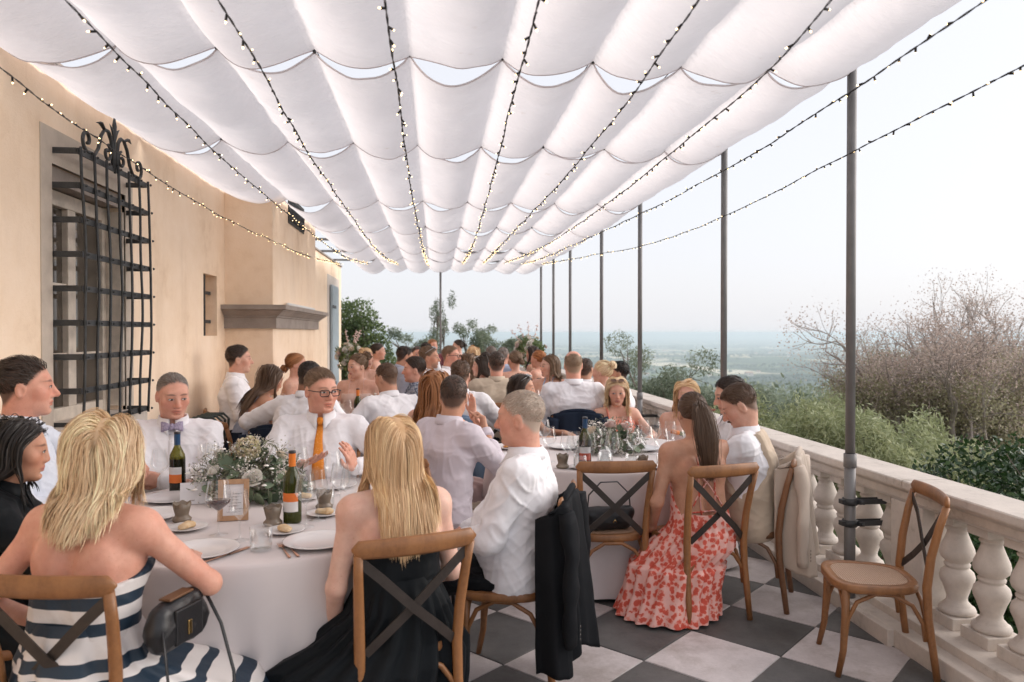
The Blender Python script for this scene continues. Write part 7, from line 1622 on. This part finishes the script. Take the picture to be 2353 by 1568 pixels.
tumbler(600,1265,'clear water tumbler beside the two copper forks', None)
for (x,y) in ((748,1165),(655,1135),(420,1120)): tumbler(x,y,'clear water tumbler on the table of the orange tie man', 'tumblers on the bow tie man table')
for (x,y) in ((1303,1105),(1478,1098),(1550,1085),(1390,1075)): tumbler(x,y,'clear water tumbler on the table of the coral dressed women', 'tumblers on the coral women table')
def plate(x,y,label,group=None,me=PLATE,name='dinner_plate',z=ZC): px_, py_ = onT(x,y,ZT,.15 if me is PLATE else .10); return place(name, me, px_, py_, z, label, 'plate', group)
plate(462,1272,'white dinner plate beside the knife at the striped dress woman'); plate(735,1252,'white dinner plate before the woman with straight hair'); 
for (x,y) in ((395,1150),(560,1105),(760,1120),(350,1190)): plate(x,y,'white dinner plate before the seated men at the far rim', 'dinner plates on the bow tie man table')
plate(1392,1098,'white dinner plate with dark napkin before the empty chair'); plate(1150,1055,'white dinner plate before the lavender shirt man')
for (x,y) in ((1150,1030),(1545,1098)):
    o = plate(x,y,'white plate of orange sauced pasta' + (' before the auburn haired woman' if x < 1300 else ' beside the coral floral dress woman')); obj('pasta', PASTA, o)
for (x,y) in ((1470,1035),(1300,1030),(1420,1020)): plate(x,y,'white dinner plate at the far rim of the coral women table','plates at the far rim')
for i,(x,y,lab) in enumerate(((430,1218,'small bread plate by the elbow of the striped dress woman'),(655,1225,'small bread plate beside the copper forks'),(745,1185,'small bread plate behind the orange labelled bottle'),(700,1148,'small bread plate near the orange tie man'),(1500,1108,'small bread plate right of the empty chair'),(1290,1118,'small bread plate left of the empty chair'))):
    o = plate(x,y,lab,None,SIDEP,'bread_plate'); bx_, by_ = onT(x,y,ZT,.10); b_ = place('bread_roll', BREAD[i%2], bx_, by_, ZC+.006, 'torn piece of bread on the '+lab.replace('small bread plate ','small plate '), 'bread')
def cut(me, name, x, y, rz, label, group=None, z=ZC): px_, py_ = onT(x,y,ZT,.13); return place(name, me, px_, py_, z, label, name, group, math.radians(rz))
cut(KNIFE,'knife',516,1288,-32,'copper knife right of the plate at the striped dress woman'); cut(FORK,'fork',655,1272,22,'left one of two copper forks by the straight haired woman'); cut(FORK,'fork',673,1270,24,'right one of two copper forks by the straight haired woman')
cut(KNIFE,'knife',1478,1108,-30,'copper knife right of the plate at the empty chair'); cut(FORK,'fork',1310,1108,20,'copper fork left of the plate at the empty chair'); cut(KNIFE,'knife',1560,1118,60,'copper knife beside the pasta of the floral dress woman')
M['red_label'] = mat('red_white_label', (.55,.12,.08), .7, .3, 30)
x, y = onT(408,1133); bottle(x, y, 'wine bottle with blue capsule beside the centrepiece of the bow tie man table', M['foil_blue'], M['label_orange'], M['label_white'], ZC, 'olive_glass', .16)
x, y = onT(672,1203); bottle(x, y, 'green wine bottle with orange capsule and orange and white label', M['foil_orange'], M['label_white'], M['label_orange'], ZC, 'green_glass')
x, y = onT(1344,1078); bottle(x, y, 'dark wine bottle with blue capsule on the table behind the empty chair', M['foil_blue'], M['red_label'], M['label_white'], ZC, 'green_glass', .17)
x, y = T3[0]+.25, T3[1]+.05; bottle(x, y, 'dark wine bottle with orange capsule on the table by the chimney', M['foil_orange'], M['red_label'], M['label_white'], ZC, 'green_glass', .17)
for (x,y,lab) in ((1390,1066,'glass carafe of water behind the empty chair'),(432,1098,'glass carafe of water near the bow tie man')): px_, py_ = onT(x,y); place('carafe', CARAFE, px_, py_, ZC, lab, 'carafe')
place('carafe', CARAFE, T3[0]+.33, T3[1]-.10, ZC, 'glass carafe of water on the table by the chimney', 'carafe')
for (x,y,lab) in ((627,1208,'fluted smoky glass votive before the orange labelled bottle'),(418,1200,'fluted smoky glass votive beside the white card'),(745,1170,'fluted smoky glass votive behind the wine glasses'),(1280,1082,'fluted smoky glass votive left of the dark wine bottle'),(1475,1080,'fluted smoky glass votive right of the carafe')): px_, py_ = onT(x,y); place('votive_holder', VOTIVE, px_, py_, ZC, lab, 'candle holder')
# framed card with handwriting lines
x, y = onT(535,1198); fr = empty('framed_card', (x,y,ZC), math.radians(10), 'pale wooden frame with a handwritten card before the flowers', 'frame')
fr.rotation_euler = (math.radians(-14),0,math.radians(8))
q = MB(); w_, h_ = .064, .178
for (x0,x1,z0,z1) in ((-w_,-w_+.022,0,h_),(w_-.022,w_,0,h_),(-w_+.022,w_-.022,0,.022),(-w_+.022,w_-.022,h_-.022,h_)): q.box(x0,x1,-.006,.006,z0,z1,bev=.0015)
q.build('border', M['kraft'], fr); q = MB(); q.box(-w_+.021,w_-.021,.0,.003,.021,h_-.021); q.build('card', M['paper'], fr)
q = MB(); rs = random.Random(3)
for k in range(7):
    z = .036+k*.013; x0 = -.030+.012*rs.random(); pts = []
    for i in range(26): pts.append((x0+i*.0016*(1.0+.5*rs.random()), -.0012, z+.0022*math.sin(i*1.9)+.001*rs.random()))
    q.tube(pts, .0005, 3)
q.build('handwriting', M['ink'], fr)
x, y = onT(450,1160); q = MB(); q.add([(-.07,0,0),(.07,0,0),(.07,.03,.10),(-.07,.03,.10),(.07,.06,0),(-.07,.06,0)], [(0,1,2,3),(3,2,4,5)], 0, False); o = q.build('tent_card', M['paper'], None, (x,y,ZC), (0,0,.25)); tag(o, 'folded white card standing beside the fluted votive', 'card')
# napkins
NAP = cloth('taupe_napkin', (.34,.28,.235))
def napkin(x, y, z, w_, d_, rz, label, mt=NAP):
    n = 14; V = np.array([[(i/(n-1)-.5)*w_, (j/(n-1)-.5)*d_, 0] for i in range(n) for j in range(n)]); V[:,2] = .008+.006*vnoise(V*40+x*9,3)+.004; F = np.array([(i*n+j,(i+1)*n+j,(i+1)*n+j+1,i*n+j+1) for i in range(n-1) for j in range(n-1)]); o = obj('napkin', mesh_np('napkin',V,F,mt), None, (x,y,z), (0,0,rz)); m = o.modifiers.new('thick','SOLIDIFY'); m.thickness = .006; return tag(o, label, 'napkin')
px_, py_ = onT(1392,1098,ZT,.15); napkin(px_+.02,py_-.01,ZC+.012,.20,.05,.1,'dark napkin lying across the plate at the empty chair',BLACKW)
# flowers
x, y = onT(572,1140,ZT,.3); centrepiece(x, y, ZC, .275, .245, 'eucalyptus and white rose centrepiece with a cream hydrangea', [(.25,-.75,.50,.052,'white'),(-.55,.1,.85,.036,'white'),(.55,.1,.78,.036,'cream'),(-.45,-.55,.62,.036,'white'),(.70,-.35,.45,.034,'cream'),(-.15,-.70,.30,.030,'white')], (.0,-.05,.98,.062), 4, 1.4)
x, y = onT(1404,1040,ZT,.3); centrepiece(x, y, ZC, .22, .20, 'blush rose and baby breath centrepiece behind the carafe', [(-.1,-.35,.95,.045,'pink'),(-.65,-.2,.75,.046,'cream'),(.35,-.3,.90,.036,'pink'),(.05,.2,1.0,.032,'white')], None, 9, 1.2)
centrepiece(T3[0]+.42, T3[1]+.10, ZC, .19, .22, 'white flower centrepiece on the table by the chimney', [(-.3,-.5,.8,.045,'white'),(.1,-.5,.6,.04,'cream'),(.4,-.2,.85,.04,'white')], (.5,0,.95,.06), 12, .9)
centrepiece(T5[0]-.12, T5[1]-.1, ZC, .17, .16, 'small pale centrepiece before the balding man', [(-.2,-.5,.8,.04,'pink'),(.3,-.3,.85,.04,'white')], None, 15, .7)
for k,(dx,dy) in enumerate(((-.30,-.1),(-.22,-.22),(-.36,.05))): place('wine_glass', GL['tall'], T5[0]+dx, T5[1]+dy, ZC, 'stemmed wine glass before the woman in blue floral halter', 'glass', 'glasses on the table of the balding man')
for k,(dx,dy) in enumerate(((.1,-.25),(.18,-.15),(.05,-.3))): place('wine_glass', GL['tall'], T3[0]+dx, T3[1]+dy, ZC, 'stemmed wine glass on the table by the chimney', 'glass', 'glasses on the chimney table')
def flower_stand(c, h, r, label, seed):
    g = np.random.default_rng(seed); t = empty('flower_stand', (c[0],c[1],ZC), 0, label, 'flowers'); q = MB(); q.lathe([(0,0),(.10,0),(.03,.02),(.02,h*.35),(.05,h*.5),(.06,h*.52)], 14); q.build('vase', M['glass'], t)
    P = crown_points([((0,0,h),(r,r,r*.95))], 1100, g, .5); obj('foliage', leaves_mesh('foliage', P, .07, L_ivy, g, .4), t)['kind'] = 'stuff'
    for k in range(34):
        d = nrm(g.normal(size=3)+np.array([0,-.25,.15])); o = obj('bloom', ROSES[('white','white','cream','white','pink')[k%5]], t, tuple(np.array([0,0,h])+d*r*g.uniform(.85,1.1))); o.scale = (g.uniform(.035,.06),)*3; o.rotation_mode = 'QUATERNION'; o.rotation_quaternion = Vector(d).to_track_quat('Z','Y')
    for k in range(4):
        d = nrm(np.array([g.normal()*.5,g.normal()*.3,1.4])); q = MB(); e = np.array([0,0,h])+d*r*2.1; q.tube([np.array([0,0,h])+d*r*.7, e], [.006,.002], 4)
        for i in range(9): q.lathe([(0,.012),(.014,.006),(.016,0),(0,-.012)],6,np.array([0,0,h])+d*r*(1.1+.11*i)+g.normal(size=3)*.012)
        q.build('spike', M['petal_pink'], t)
    return t
c = at_depth(805,815,11.0); flower_stand((c[0],c[1]), 1.0-ZC+.20, .20, 'tall arrangement of white and pink blooms by the villa corner', 3)
c = at_depth(1218,812,12.0); flower_stand((c[0],c[1]), .5, .24, 'tall arrangement of cream blooms near the far balustrade corner', 6)
# ---- bags, bottle being poured, phone
HB = mat('black_bag_leather', (.014,.014,.016), .38, .15, 30, .15, 120); HBB = mat('brown_strap_leather', (.16,.075,.035), .5, .2); GOLD = mat('gold_buckle', (.75,.52,.22), .25, .1, metal=1)
ex, ey = EMPTY_XY
t = empty('handbag', (ex,ey-.08,ZS+.004), .1, 'black shoulder bag resting on the empty chair seat', 'handbag'); V, F = polygonise([cone((-.09,0,.06),(.09,0,.06),.045,.045,.03), cone((-.12,0,.10),(.12,0,.10),.030,.030,.04), cone((-.10,0,.03),(.10,0,.03),.030,.030,.03)], .008); obj('pouch', mesh_np('pouch',folds(V,F,.005,2),F,HB), t)
q = MB(); q.tube([(-.13,0,.10),(-.12,0,.20),(-.05,.0,.27),(.05,0,.27),(.12,0,.20),(.13,0,.10)], .008, 6, flat=(.5,1)); q.build('handle', HB, t); q = MB(); q.tube([(.01,-.048,.05),(.02,-.048,.065),(.03,-.048,.05)], .003, 5); q.build('clasp', GOLD, t)
c = p3['root']+p3['Rw']@np.array([.285,.06,.0]); t = empty('handbag', (c[0],c[1],.575), -.35, 'black leather handbag with gold buckle beside the striped dress', 'handbag')
V, F = polygonise([cone((0,-.07,.04),(0,.08,.04),.040,.040,.02), cone((0,-.07,.12),(0,.07,.13),.030,.030,.03), cone((0,-.08,.08),(0,.085,.08),.040,.038,.03)], .006); obj('body', mesh_np('body',folds(V,F,.005,4),F,HB), t)
q = MB(); q.box(.033,.046,-.055,.07,.02,.13,bev=.005); q.build('flap', HB, t); q = MB(); q.box(.046,.051,-.006,.010,.04,.085,bev=.002); q.build('buckle', GOLD, t); q = MB(); q.box(-.02,.022,-.055,.055,.156,.164,bev=.003); q.build('trim', HBB, t)
q = MB(); q.tube([(.02,-.09,.12),(.06,-.12,.0),(.085,-.13,-.15),(.10,-.13,-.30),(.125,-.10,-.40),(.155,-.05,-.43),(.18,.0,-.38),(.18,.05,-.25),(.15,.08,-.10),(.09,.10,.04),(.03,.10,.14)], .006, 6, flat=(.4,1)); q.build('strap', HB, t)
c = at_depth(1545,992,5.0); t = empty('poured_bottle', tuple(c), 0, 'green wine bottle with orange capsule held tilted behind the ponytail', 'bottle'); ax = nrm(np.array([.23,.05,-.06])); q = MB()
q.tube([np.zeros(3),ax*.06,ax*.075,ax*.13,ax*.15,ax*.30],[.0135,.0145,.015,.033,.038,.038],16); q.build('body', M['olive_glass'], t); q = MB(); q.tube([ax*-.006,ax*.05],[.0152,.0155],14); q.build('capsule', M['foil_orange'], t)
px_, py_ = onT(1128,1078); q = MB(); q.box(-.036,.036,-.075,.075,0,.009,bev=.003); o = q.build('phone', mat('black_phone',(.012,.012,.014),.12,.1), None, (px_,py_,ZC), (0,0,.9)); tag(o,'black phone lying on the cloth beside the lavender shirt man','phone')
# stacked chairs against the wall by the chimney: dark green metal folded chairs
MG = mat('dark_green_metal', (.02,.035,.032), .45, .1); 
for k in range(4):
    t = empty('folding_chair', (-2.02+.0*k, 5.95+.10*k, 0), 0, 'dark green metal folding chair leaning in a row against the wall', 'chair', 'folded metal chairs by the wall'); q = MB(); q.tube([(-.08,-.0,.0),(.10,0,.86),(.16,0,.90),(.30,0,.90),(.34,0,.86),(.28,0,0)], .011, 6); q.build('frame', MG, t); q = MB(); q.tube([(.02,.02,.45),(.30,.02,.45)], .010, 6); q.tube([(.06,.02,.62),(.32,.02,.62)], .009, 6); q.build('seat_rail', MG, t)
